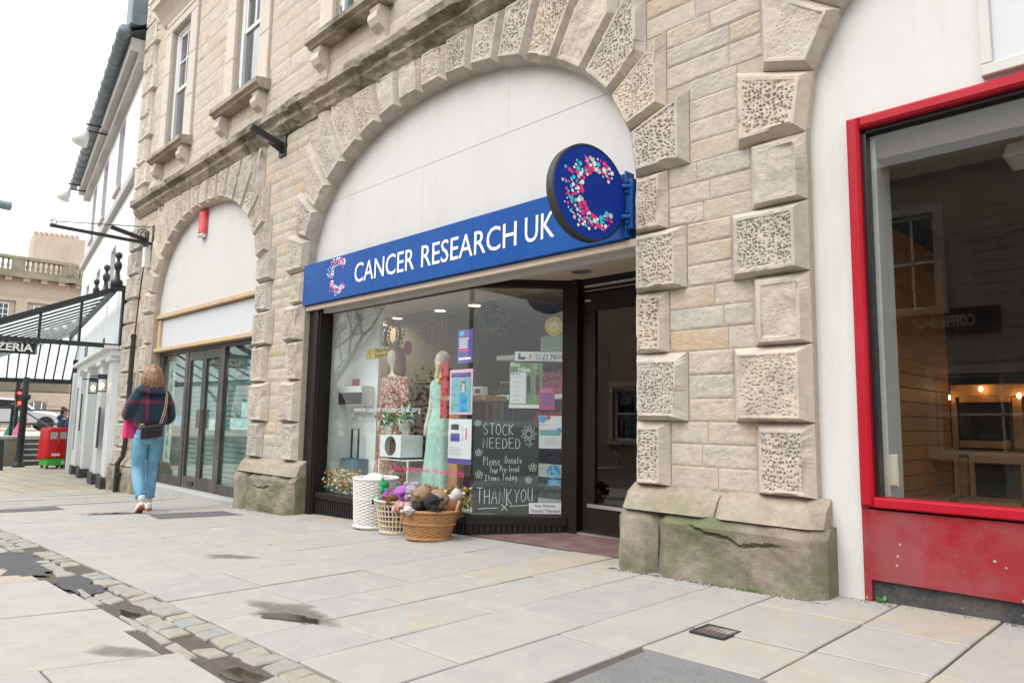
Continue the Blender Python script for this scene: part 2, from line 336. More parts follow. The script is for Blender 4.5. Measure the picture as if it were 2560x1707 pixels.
mat('black_plastic', (.012, .012, .013), .35); mat('black_iron', (.02, .024, .027), .5, var=.2, scale=20, bump=.2)
mat('bronze_frame', (.045, .04, .037), .42, var=.25, scale=8, tint=(.16, .145, .12), tscale=2.2, tamt=.35)
mat('red_paint', (.37, .003, .016), .5, var=.06, scale=5, spec=.25, tint=(.42, .02, .035), tscale=1.6, tamt=.45)
mat('red_board', (.28, .004, .013), .6, spec=.2, var=.1, scale=5, tint=(.25, .075, .078), tscale=2.2, tamt=.8, tlo=.38, thi=.62, bump=.1, spots=((13, .10, (.5, .45, .44)), (9, .05, (.07, .01, .012))), detail=9)
mat('dark_plinth', (.035, .037, .04), .6, var=.45, scale=40, bump=.2, tint=(.10, .09, .08), tscale=9, tamt=.5, spots=((18, .09, (.3, .29, .27)),))
mat('grey_trim', (.55, .55, .52), .7, var=.05); mat('plaster_grey', (.56, .58, .56), .85, var=.05, bump=.3, bscale=140)
mat('timber_new', (.56, .42, .27), .75, var=.12, scale=14, tint=(.42, .25, .12), tscale=7, tamt=.45, bump=.15)
mat('board_white', (.55, .575, .605), .5, spec=.3, var=.02)
mat('shutter', (.30, .38, .37), .45, var=.08, scale=2, metal=.2)
mat('metal_grey', (.45, .45, .45), .35, metal=.8); mat('alu', (.6, .6, .6), .3, metal=.9)
mat('red_alarm', (.62, .035, .04), .45, var=.05, tint=(.7, .25, .25), tscale=6, tamt=.4); mat('white_plastic', (.72, .72, .70), .4)
mat('quarry_tile', (.16, .085, .085), .6, var=.25, scale=30, bump=.15, tint=(.26, .2, .19), tscale=5, tamt=.5)
mat('concrete', (.40, .40, .395), .85, var=.12, scale=8, bump=.4, bscale=60)
mat('teal_gutter', (.16, .22, .245), .5, var=.25, scale=6, tint=(.25, .27, .27), tscale=4, tamt=.5)
mat('slate', (.10, .11, .12), .6, var=.3, scale=7, bump=.4)
glass('glass_shop', (.95, .975, .97), 1.0); glass('glass_cafe', (.94, .95, .945), .8, dirt=.004); glass('glass_left', (.84, .95, .935), 1.1, dirt=.07); glass('glass_door', (.92, .94, .93), 1.0)
glass('glass_house', (.55, .62, .66), 2.2); 
mat('water', (.05, .045, .036), .03, spec=.5); mat('wet_stone', (.15, .138, .115), .3, var=.15, scale=6, spec=.5)
def soften(name, lo, hi):
    """a film of water whose margin dries out irregularly"""
    m = MATS[name]; n = m.node_tree.nodes; l = m.node_tree.links; p = n['Principled BSDF']; at = n.new('ShaderNodeAttribute'); at.attribute_name = 'fade'; g = n.new('ShaderNodeNewGeometry'); t = n.new('ShaderNodeTexNoise'); t.inputs['Scale'].default_value = 16; t.inputs['Detail'].default_value = 8; l.new(g.outputs['Position'], t.inputs['Vector'])
    a = n.new('ShaderNodeMath'); a.operation = 'MULTIPLY_ADD'; a.inputs[1].default_value = .9; l.new(t.outputs[0], a.inputs[0]); s = n.new('ShaderNodeMath'); s.operation = 'SUBTRACT'; s.inputs[1].default_value = .45; l.new(at.outputs['Fac'], s.inputs[0]); l.new(s.outputs[0], a.inputs[2]); r = n.new('ShaderNodeMapRange'); r.inputs['From Min'].default_value = lo; r.inputs['From Max'].default_value = hi; l.new(a.outputs[0], r.inputs[0]); q = n.new('ShaderNodeMath'); q.operation = 'MULTIPLY'; q.inputs[1].default_value = .55 if name == 'wet_stone' else .9; l.new(r.outputs[0], q.inputs[0]); l.new(q.outputs[0], p.inputs['Alpha'])
soften('wet_stone', .25, 1.05); soften('water', .3, .5)
mat('moss', (.13, .20, .035), .9, var=.4, scale=40); mat('leaf_green', (.06, .22, .05), .6, var=.3, scale=30); mat('dead_leaf', (.25, .10, .05), .8, var=.3)
# ------------------------------------------------------------------ ground
def sheet(name, x0, x1, y0, y1, nx, ny, dz, mname, gz=G):
    b = MB(); vs = []; fs = []
    for i in range(nx+1):
        for j in range(ny+1):
            x = x0+(x1-x0)*i/nx; y = y0+(y1-y0)*j/ny; vs.append((x, y, gz(x, y)+dz))
    for i in range(nx):
        for j in range(ny):
            a = i*(ny+1)+j; fs.append((a, a+ny+1, a+ny+2, a+1))
    b.add(vs, fs); return b.build(name, mname)
def Gf(x, y): return G(x, y) if x > -28 else G(-28, y)
gr = sheet('ground', -150, 90, -110, 60, 480, 340, -.014, 'joint_dirt'); gr['kind'] = 'structure'
pave = bpy.data.objects.new('pavement', None); COL.objects.link(pave); pave['kind'] = 'structure'
def interp(x, xs, ys): return float(np.interp(x, xs, ys))
def linex(xk, y):
    s1 = interp(-xk, [2, 4, 5, 7.5, 9, 11], [.03, .05, .1, .3, .45, .5]); s2 = interp(-xk, [2, 4, 4.6, 5.5, 8, 10], [.03, .08, .25, .45, .55, .8])
    return xk+s1*max(y, -1.5)+s2*min(y+1.5, 0)
def flag(poly, name='flagstone', mname='flagstone', gap=.0048, th=.05, b=.004, parent=None, jz=.0025):
    """a paving stone: chamfered slab whose corners follow the ground"""
    n = len(poly); area = sum(poly[i][0]*poly[(i+1) % n][1]-poly[(i+1) % n][0]*poly[i][1] for i in range(n))
    if area < 0: poly = poly[::-1]
    p1 = inset(poly, gap); p2 = inset(p1, b); dz = random.uniform(-jz, jz)
    tl = [random.uniform(-jz, jz)*.6 for _ in range(n)]
    vs = [(x, y, G(x, y)-th) for x, y in p1]+[(x, y, G(x, y)-b+dz+tl[i]) for i, (x, y) in enumerate(p1)]+[(x, y, G(x, y)+dz+tl[i]) for i, (x, y) in enumerate(p2)]
    fs = []
    for k in range(2):
        for i in range(n): j = (i+1) % n; fs.append((k*n+i, k*n+j, (k+1)*n+j, (k+1)*n+i))
    fs.append(tuple(range(2*n, 3*n)))
    return MB().add(vs, fs).build(name, mname, parent or pave)
def wob(p, a=.003): return (p[0]+random.uniform(-a, a), p[1]+random.uniform(-a, a))
lines = [1.2, .7, .2, -.3, -.79, -1.23, -1.77, -2.14, -2.62, -3.08, -3.47, -4.02, -4.5, -5.0, -5.42, -5.85, -6.35, -6.8, -7.3, -7.75, -8.25, -8.7, -9.2, -9.7, -10.2, -10.75]
known = {5: [-.465, -.95, -1.6], 6: [-.415, -1.0, -1.40], 7: [-.155, -.82, -1.5], 8: [-.3, -1.31, -2.06], 9: [-.31, -.71, -1.45, -2.1], 10: [-.97, -1.64, -2.2], 11: [-.45, -1.3, -2.0]}
GUT = -2.5
for k in range(1, len(lines)):
    xa, xb = lines[k], lines[k-1]
    ys = [.22]
    if k in known: ys += known[k]
    else:
        y = .22-random.uniform(.3, .9)
        while y > GUT+.3: ys.append(y); y -= random.uniform(.5, .95)
    if k < 6 and k > 1:
        y = ys[-1]
        while y > -3.2: y -= random.uniform(.5, .8); ys.append(y)
    ys.append(GUT if k >= 6 else -3.6)
    for a, c in zip(ys, ys[1:]):
        if k == 6 and c < -1.41: continue          # the light asphalt reinstatement
        if a-c < .08: continue
        flag([wob((linex(xb, a), a)), wob((linex(xa, a), a)), wob((linex(xa, c), c)), wob((linex(xb, c), c))])
# far side of the drainage channel
L2 = [-1.0, -1.55, -2.1, -2.7, -3.2, -3.72, -4.3, -4.8, -5.4, -6.0, -6.6, -7.3, -8.0, -8.8, -9.6, -10.5]
for k in range(1, len(L2)):
    y0 = -2.775-.07*random.random(); ys = [y0]; y = y0-random.uniform(.35, .8)
    while y > -4.6: ys.append(y); y -= random.uniform(.5, .95)
    ys.append(-5.0)
    for a, c in zip(ys, ys[1:]):
        f = lambda xk, yy: xk+.38*(yy+2.77)*min(1, (-xk-1)/2.0)
        flag([wob((f(L2[k-1], a), a)), wob((f(L2[k], a), a)), wob((f(L2[k], c), c)), wob((f(L2[k-1], c), c))])
# drainage channel: two rows of setts, some broken
ch = bpy.data.objects.new('drainage_channel', None); COL.objects.link(ch); ch['kind'] = 'structure'
for row, (ya, yb) in enumerate(((GUT, GUT-.13), (GUT-.137, GUT-.235), (GUT-.24, GUT-.285))):
    x = -1.9
    while x > -10.4:
        wd = random.uniform(.10, .18) if row < 2 else random.uniform(.12, .3); x2 = x-wd
        hole = random.random() < (.03, .06, .25)[row] or (row >= 1 and (-4.35 < x < -3.95 or -5.35 < x < -4.75 or -2.9 < x < -2.55 or -6.9 < x < -6.2)) or (row == 0 and (-5.75 < x < -5.35 or -7.1 < x < -6.75))
        if not hole:
            sl = random.uniform(-.03, .03)
            flag([wob((x, ya), .010), wob((x2, ya), .010), wob((x2+sl, yb), .012), wob((x+sl, yb), .012)], 'sett', 'sett_stone', gap=.005, th=.05, b=.008, parent=ch, jz=.006)
        x = x2
# small pavers beyond, told apart only near their edge
def bricksheet():
    m, n, l, p = newmat('paver_field'); p.inputs['Roughness'].default_value = .85
    geo = n.new('ShaderNodeNewGeometry'); br = n.new('ShaderNodeTexBrick'); br.inputs['Scale'].default_value = 1.0
    br.inputs['Brick Width'].default_value = .55; br.inputs['Row Height'].default_value = .42; br.inputs['Mortar Size'].default_value = .012
    br.inputs['Color1'].default_value = (.47, .395, .315, 1); br.inputs['Color2'].default_value = (.42, .365, .30, 1); br.inputs['Mortar'].default_value = (.2, .17, .14, 1)
    l.new(geo.outputs['Position'], br.inputs['Vector'])
    t = n.new('ShaderNodeTexNoise'); t.inputs['Scale'].default_value = 1.2; t.inputs['Detail'].default_value = 8; l.new(geo.outputs['Position'], t.inputs['Vector'])
    hs = n.new('ShaderNodeHueSaturation'); mr = n.new('ShaderNodeMapRange'); mr.inputs['To Min'].default_value = .75; mr.inputs['To Max'].default_value = 1.25; l.new(t.outputs[0], mr.inputs[0]); l.new(mr.outputs[0], hs.inputs['Value']); l.new(br.outputs[0], hs.inputs['Color']); l.new(hs.outputs[0], p.inputs['Base Color'])
bricksheet()
pf = sheet('paved_street', -29, -13.9, -14, 3.0, 40, 30, -.004, 'paver_field', Gf); pf['kind'] = 'structure'
for xs in ((-11.45, -10.95), (-12.1, -11.55), (-12.9, -12.2), (-13.8, -13.0)):   # last flag courses before the small pavers
    y = -.02
    while y > -4.5:
        y2 = y-random.uniform(.6, 1.0)
        flag([(xs[1]+.5*y, y), (xs[0]+.5*y, y), (xs[0]+.5*y2, y2), (xs[1]+.5*y2, y2)]); y = y2
def blob(name, pts, mname, label, cat, dz=.006, rough=.02, sub=3, group=None, kind=None):
    q = []
    for i, p in enumerate(pts):
        n_ = pts[(i+1) % len(pts)]
        for t in range(sub):
            f = t/sub; q.append((p[0]+(n_[0]-p[0])*f+random.uniform(-rough, rough), p[1]+(n_[1]-p[1])*f+random.uniform(-rough, rough)))
    cx = sum(a for a, _ in q)/len(q); cy = sum(b for _, b in q)/len(q); n = len(q)
    vs = []; rings = (1.0, .8, .55, .2)
    for f in rings: vs += [(cx+(x-cx)*f, cy+(y-cy)*f, G(cx+(x-cx)*f, cy+(y-cy)*f)+(dz if f < 1 else dz-.003)) for x, y in q]
    vs.append((cx, cy, G(cx, cy)+dz)); K_ = len(rings)
    fs = [(k*n+i, k*n+(i+1) % n, (k+1)*n+(i+1) % n, (k+1)*n+i) for k in range(K_-1) for i in range(n)]+[((K_-1)*n+i, (K_-1)*n+(i+1) % n, K_*n) for i in range(n)]
    o = MB().add(vs, fs).build(name, mname, fix=True)
    ca = o.data.color_attributes.new('fade', 'FLOAT_COLOR', 'POINT')
    for k in range(K_):
        for i in range(n): f = (0, .42, .9, 1)[k]; ca.data[k*n+i].color = (f, f, f, 1)
    ca.data[K_*n].color = (1, 1, 1, 1)
    if label: tag(o, label, cat, group, kind)
    else: o['kind'] = kind
    return o
# reinstatements
rp = sheet('asphalt_reinstatement', -1.765, -1.24, -3.6, -1.41, 8, 30, -.002, 'asphalt_light'); rp['kind'] = 'structure'
d1 = blob('asphalt_patch', [(-8.94, -1.08), (-8.46, -.39), (-7.83, -.44), (-8.3, -1.18)], 'asphalt_mid', 'dark grey tarmac strip set in the paving near the walking woman', 'tarmac patch', .006, .012, 4)
d2 = blob('asphalt_patch', [(-11.6, -2.15), (-11.4, -1.49), (-10.68, -1.54), (-11.0, -2.2)], 'asphalt_mid', 'dark grey tarmac strip in the paving at the left edge of the picture', 'tarmac patch', .006, .012, 4)
d3 = blob('asphalt_patch', [(-6.9, -2.72), (-6.3, -2.62), (-5.75, -2.68), (-5.55, -2.82), (-5.8, -2.95), (-6.3, -3.0), (-7.0, -3.02)], 'asphalt_dark', 'larger ragged black tarmac repair beside the stone channel', 'tarmac patch', .004, .055, 6)
d4 = blob('asphalt_patch', [(-5.35, -2.66), (-4.9, -2.62), (-4.68, -2.68), (-4.75, -2.78), (-5.1, -2.82), (-5.4, -2.78)], 'asphalt_dark', 'smaller ragged black tarmac repair filling a gap in the channel setts', 'tarmac patch', .004, .035, 6)
# puddles and damp
blob('damp_patch', [(-4.0, -2.2), (-3.75, -2.08), (-3.5, -1.96), (-3.38, -2.03), (-3.05, -2.04), (-2.9, -2.12), (-3.2, -2.24), (-3.55, -2.36), (-3.65, -2.25), (-3.85, -2.25)], 'wet_stone', 'dark damp stain on the flagstones around the nearest puddle', 'damp stain', .0045, .02)
blob('puddle', [(-3.58, -2.28), (-3.4, -2.15), (-3.16, -2.11), (-3.08, -2.16), (-3.3, -2.24), (-3.5, -2.33)], 'water', 'shallow puddle on the flagstones in the middle foreground', 'puddle', .0065, .012)
blob('damp_patch', [(-5.55, -1.78), (-5.4, -1.62), (-4.95, -1.5), (-5.05, -1.66), (-5.35, -1.86)], 'wet_stone', 'small dark damp stain between two flagstones halfway to the shop', 'damp stain', .0045, .02)
blob('damp_patch', [(-9.9, -1.55), (-9.3, -1.0), (-8.85, -.95), (-9.2, -1.3), (-9.7, -1.7)], 'wet_stone', 'damp stain around the puddle at the feet of the woman', 'damp stain', .0045, .04)
blob('puddle', [(-9.75, -1.5), (-9.35, -1.1), (-9.1, -1.1), (-9.35, -1.4), (-9.6, -1.6)], 'water', 'small puddle just behind the walking woman', 'puddle', .0065, .02)
blob('puddle', [(-4.28, -2.73), (-4.05, -2.66), (-3.95, -2.7), (-4.1, -2.76)], 'water', 'dirty water in a broken hole of the stone channel', 'puddle', -.009, .01)
blob('puddle', [(-2.92, -2.68), (-2.6, -2.62), (-2.35, -2.66), (-2.6, -2.76), (-2.9, -2.78)], 'water', 'muddy puddle in the channel at the bottom edge of the picture', 'puddle', -.008, .012)
blob('damp_patch', [(-3.62, -2.98), (-3.3, -2.84), (-3.15, -2.86), (-3.3, -3.0), (-3.55, -3.1)], 'wet_stone', 'faint damp stain on the slab left of the channel', 'damp stain', .0045, .02)
# small drain cover
dc = thing('drain_cover', 'small square cast iron drain cover set in the flagstones', 'drain cover', (-1.68, -1.0, G(-1.68, -1.0)+.001))
b = MB().box(-.085, .085, -.085, -.07, -.01, .004).box(-.085, .085, .07, .085, -.01, .004).box(-.085, -.07, -.07, .07, -.01, .004).box(.07, .085, -.07, .07, -.01, .004); b.build('frame', 'black_iron', dc)
b = MB().box(-.07, .07, -.07, .07, -.012, -.002)
mat('rust_iron', (.19, .15, .14), .6, var=.3, scale=40, metal=.4); b.build('plate', 'rust_iron', dc)
b = MB()
for i in range(6):
    for j in range(7):
        x = -.06+.024*i; y = -.06+.02*j; b.box(x-.009, x+.009, y-.004, y+.004, -.002, .0035)
part(b.build('tread', 'rust_iron', dc), None, 'stuff')

def canopy_glass():
    m, n, l, p = newmat('glass_canopy'); n.remove(p); o = n['Material Output']; tr = n.new('ShaderNodeBsdfTransparent'); tr.inputs[0].default_value = (.8, .88, .88, 1); tl = n.new('ShaderNodeBsdfTranslucent'); tl.inputs[0].default_value = (.66, .76, .76, 1); df = n.new('ShaderNodeBsdfDiffuse'); df.inputs[0].default_value = (.5, .56, .56, 1)
    a = n.new('ShaderNodeMixShader'); a.inputs[0].default_value = .15; l.new(tl.outputs[0], a.inputs[1]); l.new(df.outputs[0], a.inputs[2]); b_ = n.new('ShaderNodeMixShader'); b_.inputs[0].default_value = .7; l.new(tr.outputs[0], b_.inputs[1]); l.new(a.outputs[0], b_.inputs[2]); l.new(b_.outputs[0], o.inputs[0])
canopy_glass()
# ------------------------------------------------------------------ stone building
_T = RNG.random((256, 256))
def vnoise(x, y):
    xi = np.floor(x).astype(int); yi = np.floor(y).astype(int); fx = x-xi; fy = y-yi; fx = fx*fx*(3-2*fx); fy = fy*fy*(3-2*fy)
    g = lambda a, b: _T[a & 255, b & 255]
    return (g(xi, yi)*(1-fx)+g(xi+1, yi)*fx)*(1-fy)+(g(xi, yi+1)*(1-fx)+g(xi+1, yi+1)*fx)*fy
def fbm(x, y, o=4):
    s = 0; a = .5
    for i in range(o): s = s+a*vnoise(x*2**i+17*i, y*2**i+31*i); a *= .5
    return s
def pits(x, z, cell, seed):
    """vermiculated face: irregular round holes"""
    ox, oz = (seed*7.31) % 50, (seed*3.77) % 50
    wx_ = (fbm(x*14+seed, z*14, 2)-.37)*2.2; wz_ = (fbm(x*14+9, z*14+seed, 2)-.37)*2.2; asp = .75+.5*((seed*53) % 7)/7
    u = x/cell*asp+ox+wx_; v = z/cell/asp+oz+wz_; iu = np.floor(u).astype(int); iv = np.floor(v).astype(int); d = np.zeros_like(x)
    for a in (-1, 0, 1):
        for b in (-1, 0, 1):
            cu = iu+a; cv = iv+b; h1 = _T[cu & 255, cv & 255]; h2 = _T[(cu+91) & 255, (cv+47) & 255]; h3 = _T[(cu+13) & 255, (cv+77) & 255]
            r = .17+.20*h3; q = np.hypot(u-cu-.2-.6*h1, v-cv-.2-.6*h2)/r
            d = np.maximum(d, np.clip(1.25-q, 0, .8)/.8*(.5+.5*h3))
    return d
B = thing('stone_building', 'buff sandstone building with arched shop bays and pitted voussoirs, filling the street side', 'building', (0, 0, 0))
def clip_poly(poly, a, b, c):
    """keep a*x+b*z<=c"""
    o = []; n = len(poly)
    for i in range(n):
        p, q = poly[i], poly[(i+1) % n]; dp = a*p[0]+b*p[1]-c; dq = a*q[0]+b*q[1]-c
        if dp <= 0: o.append(p)
        if dp*dq < 0: t = dp/(dp-dq); o.append((p[0]+(q[0]-p[0])*t, p[1]+(q[1]-p[1])*t))
    return o
def tidy(poly, e=.02):
    o = []
    for p in poly:
        if not o or math.hypot(p[0]-o[-1][0], p[1]-o[-1][1]) > e: o.append(p)
    if len(o) > 2 and math.hypot(o[0][0]-o[-1][0], o[0][1]-o[-1][1]) < e: o.pop()
    return o
SEED = [1]
def block(name, poly, proud=.07, ch=.05, yb=.13, mname='dressed', fine=1.0, worn=0.0, yf=-.012, cell=.03, parent=B):
    """rusticated stone: chamfered edges, flat margin and a pitted field"""
    poly = tidy(poly); n = len(poly)
    SEED[0] += 1; sd = SEED[0]
    if sum(poly[i][0]*poly[(i+1) % n][1]-poly[(i+1) % n][0]*poly[i][1] for i in range(n)) < 0: poly = poly[::-1]
    ds = []
    for i in range(n):
        p, q = poly[i], poly[(i+1) % n]; l_ = math.hypot(q[0]-p[0], q[1]-p[1]) or 1; dn = -(q[0]-p[0])/l_       # how far the edge faces down: -1
        ds.append(ch*((.42 if name == 'quoin' else .75) if dn < -.75 else .8 if dn < -.4 else random.uniform(.9, 1.1)))
    mg = random.uniform(.008, .022)
    pj = inset(poly, .0025); p1 = inset_var(poly, ds); p2 = inset_var(poly, [d+mg for d in ds])
    m = MB()
    sg = [max(2, int(math.hypot(poly[(i+1) % n][0]-poly[i][0], poly[(i+1) % n][1]-poly[i][1])/.028)) for i in range(n)]
    def resample(pl): return np.array([(pl[i][0]*(1-t/sg[i])+pl[(i+1) % n][0]*t/sg[i], pl[i][1]*(1-t/sg[i])+pl[(i+1) % n][1]*t/sg[i]) for i in range(n) for t in range(sg[i])])
    ra, rb, rc = resample(pj), resample(p1), resample(p2); nn = len(ra)
    cc = ra.mean(0); chip = np.clip(fbm(rb[:, 0]*6+sd*3.1, rb[:, 1]*6+sd, 3)-.52, 0, 1)*.12+(fbm(rb[:, 0]*45+sd, rb[:, 1]*45, 2)-.37)*.007      # worn arrises and chips
    rb = rb+(cc-rb)*(chip/.2)[:, None]; yb2 = yf-proud+chip*.8
    rings = [(ra, np.full(nn, yb)), (ra, np.full(nn, yf)), (rb, yb2), (rc, np.full(nn, yf-proud))]
    vs = [(pl[i][0], y[i], pl[i][1]) for pl, y in rings for i in range(nn)]; fs = []
    for k in range(3):
        for i in range(nn): j = (i+1) % nn; fs.append((k*nn+i, k*nn+j, (k+1)*nn+j, (k+1)*nn+i))
    m.add(vs, fs)
    ns = int(110*fine); nr = int(26*fine)
    per = [math.hypot(p2[(i+1) % n][0]-p2[i][0], p2[(i+1) % n][1]-p2[i][1]) for i in range(n)]; tot = sum(per)
    bp = []
    for i in range(n):
        k = max(2, round(ns*per[i]/tot))
        for t in range(k): f = t/k; bp.append((p2[i][0]*(1-f)+p2[(i+1) % n][0]*f, p2[i][1]*(1-f)+p2[(i+1) % n][1]*f))
    bp = np.array(bp); c = bp.mean(0); nb = len(bp)
    rho = np.concatenate([[1.0], 1-np.linspace(.0, 1, nr+1)[1:-1]**.8, [0.0]])
    gx = c[0]+np.outer(rho[:-1], bp[:, 0]-c[0]); gz = c[1]+np.outer(rho[:-1], bp[:, 1]-c[1])
    dep = pits(gx, gz, cell*.72*(1+.25*((sd*37) % 10)/10), sd)*.017+fbm(gx*30, gz*30)*.009
    if worn: dep = dep*(1-worn)+worn*(fbm(gx*6+sd, gz*6)-.5)*.055+worn*.006
    edge = np.clip(((1-rho[:-1])[:, None]+.10*(fbm(gx*12+sd, gz*12, 2)-.45))/.05, 0, 1); edge[0, :] = 0; dep = dep*edge
    vv = [(gx[i, k], yf-proud+dep[i, k], gz[i, k]) for i in range(len(rho)-1) for k in range(nb)]+[(c[0], yf-proud+.008, c[1])]
    ff = []
    for i in range(len(rho)-2):
        for k in range(nb): j = (k+1) % nb; ff.append((i*nb+k, i*nb+j, (i+1)*nb+j, (i+1)*nb+k))
    L = (len(rho)-2)*nb
    for k in range(nb): ff.append((L+k, L+(k+1) % nb, len(vv)-1))
    m.add(vv, ff)
    return m.build(name, mname, parent)
def rect(x0, x1, z0, z1): return [(x0, z0), (x1, z0), (x1, z1), (x0, z1)]
NST = [0]
def stone(x0, x1, z0, z1, amp=.03, res=.04, mname='ashlar', yb=.03, name='stone', parent=B):
    """rock-faced walling stone, its face broken by real relief"""
    g = .002; x0 += g; x1 -= g; z0 += g; z1 -= g
    if x1-x0 < .04 or z1-z0 < .03: return
    nx = max(3, int((x1-x0)/res)); nz = max(3, int((z1-z0)/res)); NST[0] += 1; sd = NST[0]*1.37
    X, Zz = np.meshgrid(np.linspace(x0, x1, nx+1), np.linspace(z0, z1, nz+1), indexing='ij')
    e = np.minimum(np.minimum(X-x0, x1-X), np.minimum(Zz-z0, z1-Zz)); fall = np.clip(e/.014, 0, 1)**.7
    rg = 1-np.abs(fbm(X*9+sd, Zz*22+sd*2, 4)*2-.94)*1.6
    flat = .35+.65*((NST[0]*61) % 10)/10; d = flat*fall*(-.06+.55*fbm(X*4+sd, Zz*7+sd*2, 3)+.35*rg*vnoise(X*2.5+sd*3, Zz*4+sd)+.18*(vnoise(X*40, Zz*55+sd)-.5))*amp
    vs = [(X[i, j], -.006-d[i, j], Zz[i, j]) for i in range(nx+1) for j in range(nz+1)]; fs = []
    for i in range(nx):
        for j in range(nz): a = i*(nz+1)+j; fs.append((a, a+nz+1, a+nz+2, a+1))
    m = MB().add(vs, fs)
    q = [(x0, z0), (x1, z0), (x1, z1), (x0, z1)]
    m.add([(x, -.006, z) for x, z in q]+[(x, yb, z) for x, z in q], [(i, 4+i, 4+(i+1) % 4, (i+1) % 4) for i in range(4)])
    return m.build(name, mname, parent)
class Arch:
    def __init__(s, xc, a, spring, rise, n, nv): s.xc, s.a, s.sp, s.rise, s.n, s.nv = xc, a, spring, rise, n, nv; s.joints()
    def pt(s, t):
        c, q = math.cos(t), math.sin(t); return (s.xc+s.a*math.copysign(abs(c)**(2/s.n), c), s.sp+s.rise*abs(q)**(2/s.n))
    def joints(s):
        ts = np.linspace(0, math.pi, 801); P = np.array([s.pt(t) for t in ts]); L = np.concatenate([[0], np.cumsum(np.hypot(*np.diff(P, axis=0).T))])
        s.curve = P; s.J = []
        for k in range(s.nv+1):
            q = L[-1]*k/s.nv; i = min(max(int(np.searchsorted(L, q)), 3), 797); p = np.array([np.interp(q, L, P[:, 0]), np.interp(q, L, P[:, 1])])
            tg = P[i+3]-P[i-3]; nn = np.array([tg[1], -tg[0]]); nn /= np.linalg.norm(nn)
            if k == 0: nn = np.array([1.0, 0])
            if k == s.nv: nn = np.array([-1.0, 0])
            s.J.append((p, nn))
    def voussoirs(s, top, ks=None, fine=1.0, wornset=()):
        s.out = {}
        for k in range(s.nv):
            (p, a), (q, b) = s.J[k], s.J[k+1]
            poly = [tuple(p), tuple(p+a*1.6), tuple(q+b*1.6), tuple(q)]
            if k < s.nv/2-.6: xl = p[0]+(.43 if k == 0 else .31); poly = clip_poly(poly, 1, 0, xl)
            if k > s.nv/2-.4: xl = q[0]-(.43 if k == s.nv-1 else .31); poly = clip_poly(poly, -1, 0, -xl)
            poly = clip_poly(poly, 0, 1, top); s.out[k] = poly
            if ks is not None and k not in ks: continue
            block('voussoir', poly, mname='dressed', fine=fine, worn=(.8 if k in wornset else .0 if random.random() < .8 else .3), cell=random.uniform(.026, .036))
    def limit(s, z, side):
        """outermost x of the ring of voussoirs at height z on one side (+1 right, -1 left)"""
        best = s.xc+side*s.a if z < s.sp else None
        for k, poly in s.out.items():
            xs = []; n = len(poly)
            for i in range(n):
                p, q = poly[i], poly[(i+1) % n]
                if (p[1]-z)*(q[1]-z) <= 0 and abs(p[1]-q[1]) > 1e-6: t = (z-p[1])/(q[1]-p[1]); xs.append(p[0]+(q[0]-p[0])*t)
            for x in xs:
                if best is None or side*(x-best) > 0: best = x
        return best
TOP = 4.585
A_main = Arch(-5.125, 2.325, 2.72, 1.47, 2.12, 17); A_left = Arch(-10.66, 1.96, 2.72, 1.46, 2.25, 17); A_right = Arch(.725, 2.325, 2.72, 1.47, 2.12, 17)
A_main.voussoirs(TOP, fine=1.15, wornset=(3, 9, 10)); A_left.voussoirs(TOP, fine=.75, wornset=(8,)); A_right.voussoirs(TOP, ks=range(11, 17), fine=1.3, wornset=(15,))
# backing wall: one mesh with arched openings, faced by the stones
b = MB()
def arch_fill(A, xl, xr, top, y0, y1):
    P = A.curve[::20]
    for p, q in zip(P, P[1:]):
        b.add([(p[0], y0, p[1]), (q[0], y0, q[1]), (q[0], y0, top), (p[0], y0, top), (p[0], y1, p[1]), (q[0], y1, q[1])], [(1, 0, 3, 2), (0, 1, 5, 4)])
for A in (A_main, A_left, A_right): arch_fill(A, 0, 0, 4.6, -.002, .45)
def wallbox(x0, x1, z0, z1, y0=-.002, y1=.45): b.box(x0, x1, y0, y1, z0, z1)
wallbox(-14.08, -12.62, -.6, 4.6); wallbox(-8.70, -7.45, -.5, 4.6); wallbox(-2.80, -1.60, -.3, 4.6); wallbox(3.05, 6, -.3, 4.6)
WINS = [(-12.22, .44), (-9.49, .42), (-6.65, .44), (-3.9, .44)]
xs = [-14.08]+[v for c, h in WINS for v in (c-h, c+h)]+[6]
wallbox(-14.08, 6, 4.6, 5.5); wallbox(-14.08, 6, 7.76, 11)
for i in range(0, len(xs), 2): wallbox(xs[i], xs[i+1], 5.5, 7.76)
b.box(-14.08, 6, 5.0, 5.3, -.5, 11); b.box(-14.08, -13.9, .45, 5.0, -.5, 11); b.box(-14.08, 6, .45, 5.0, 10.8, 11)
part(b.build('backing_wall', 'mortar', B))
# jamb quoins
def jamb(xa, side, seams, first_long, wl, ws, fine=1.0, cell=.03, worn={}):
    for i, (z0, z1) in enumerate(zip(seams, seams[1:])):
        wd = wl if (i % 2 == 0) == first_long else ws
        x0, x1 = (xa, xa+wd) if side > 0 else (xa-wd, xa)
        w_ = worn.get(i, .0 if random.random() < .7 else .25)
        block('quoin', rect(x0, x1, z0, z1), proud=.078 if wd == wl else .064, ch=.055 if wd == wl else .045, fine=fine, worn=w_, cell=random.uniform(.024, .036))
s1 = [.6, 1.02, 1.47, 1.89, 2.31, 2.72]; s2 = [.51, .95, 1.44, 1.90, 2.34, 2.72]; s0 = [.30, .76, 1.22, 1.72, 2.2, 2.72]
jamb(-2.80, 1, s1, False, .40, .265, 1.35, worn={3: 0, 1: 0}); jamb(-1.60, -1, s1, False, .48, .345, 1.35, worn={4: .9, 2: .85, 3: 0, 1: .35})
jamb(-8.70, 1, s2, False, .47, .37, .85); jamb(-7.45, -1, s2, False, .44, .31, 1.0)
jamb(-12.62, -1, s0, False, .42, .32, .7)
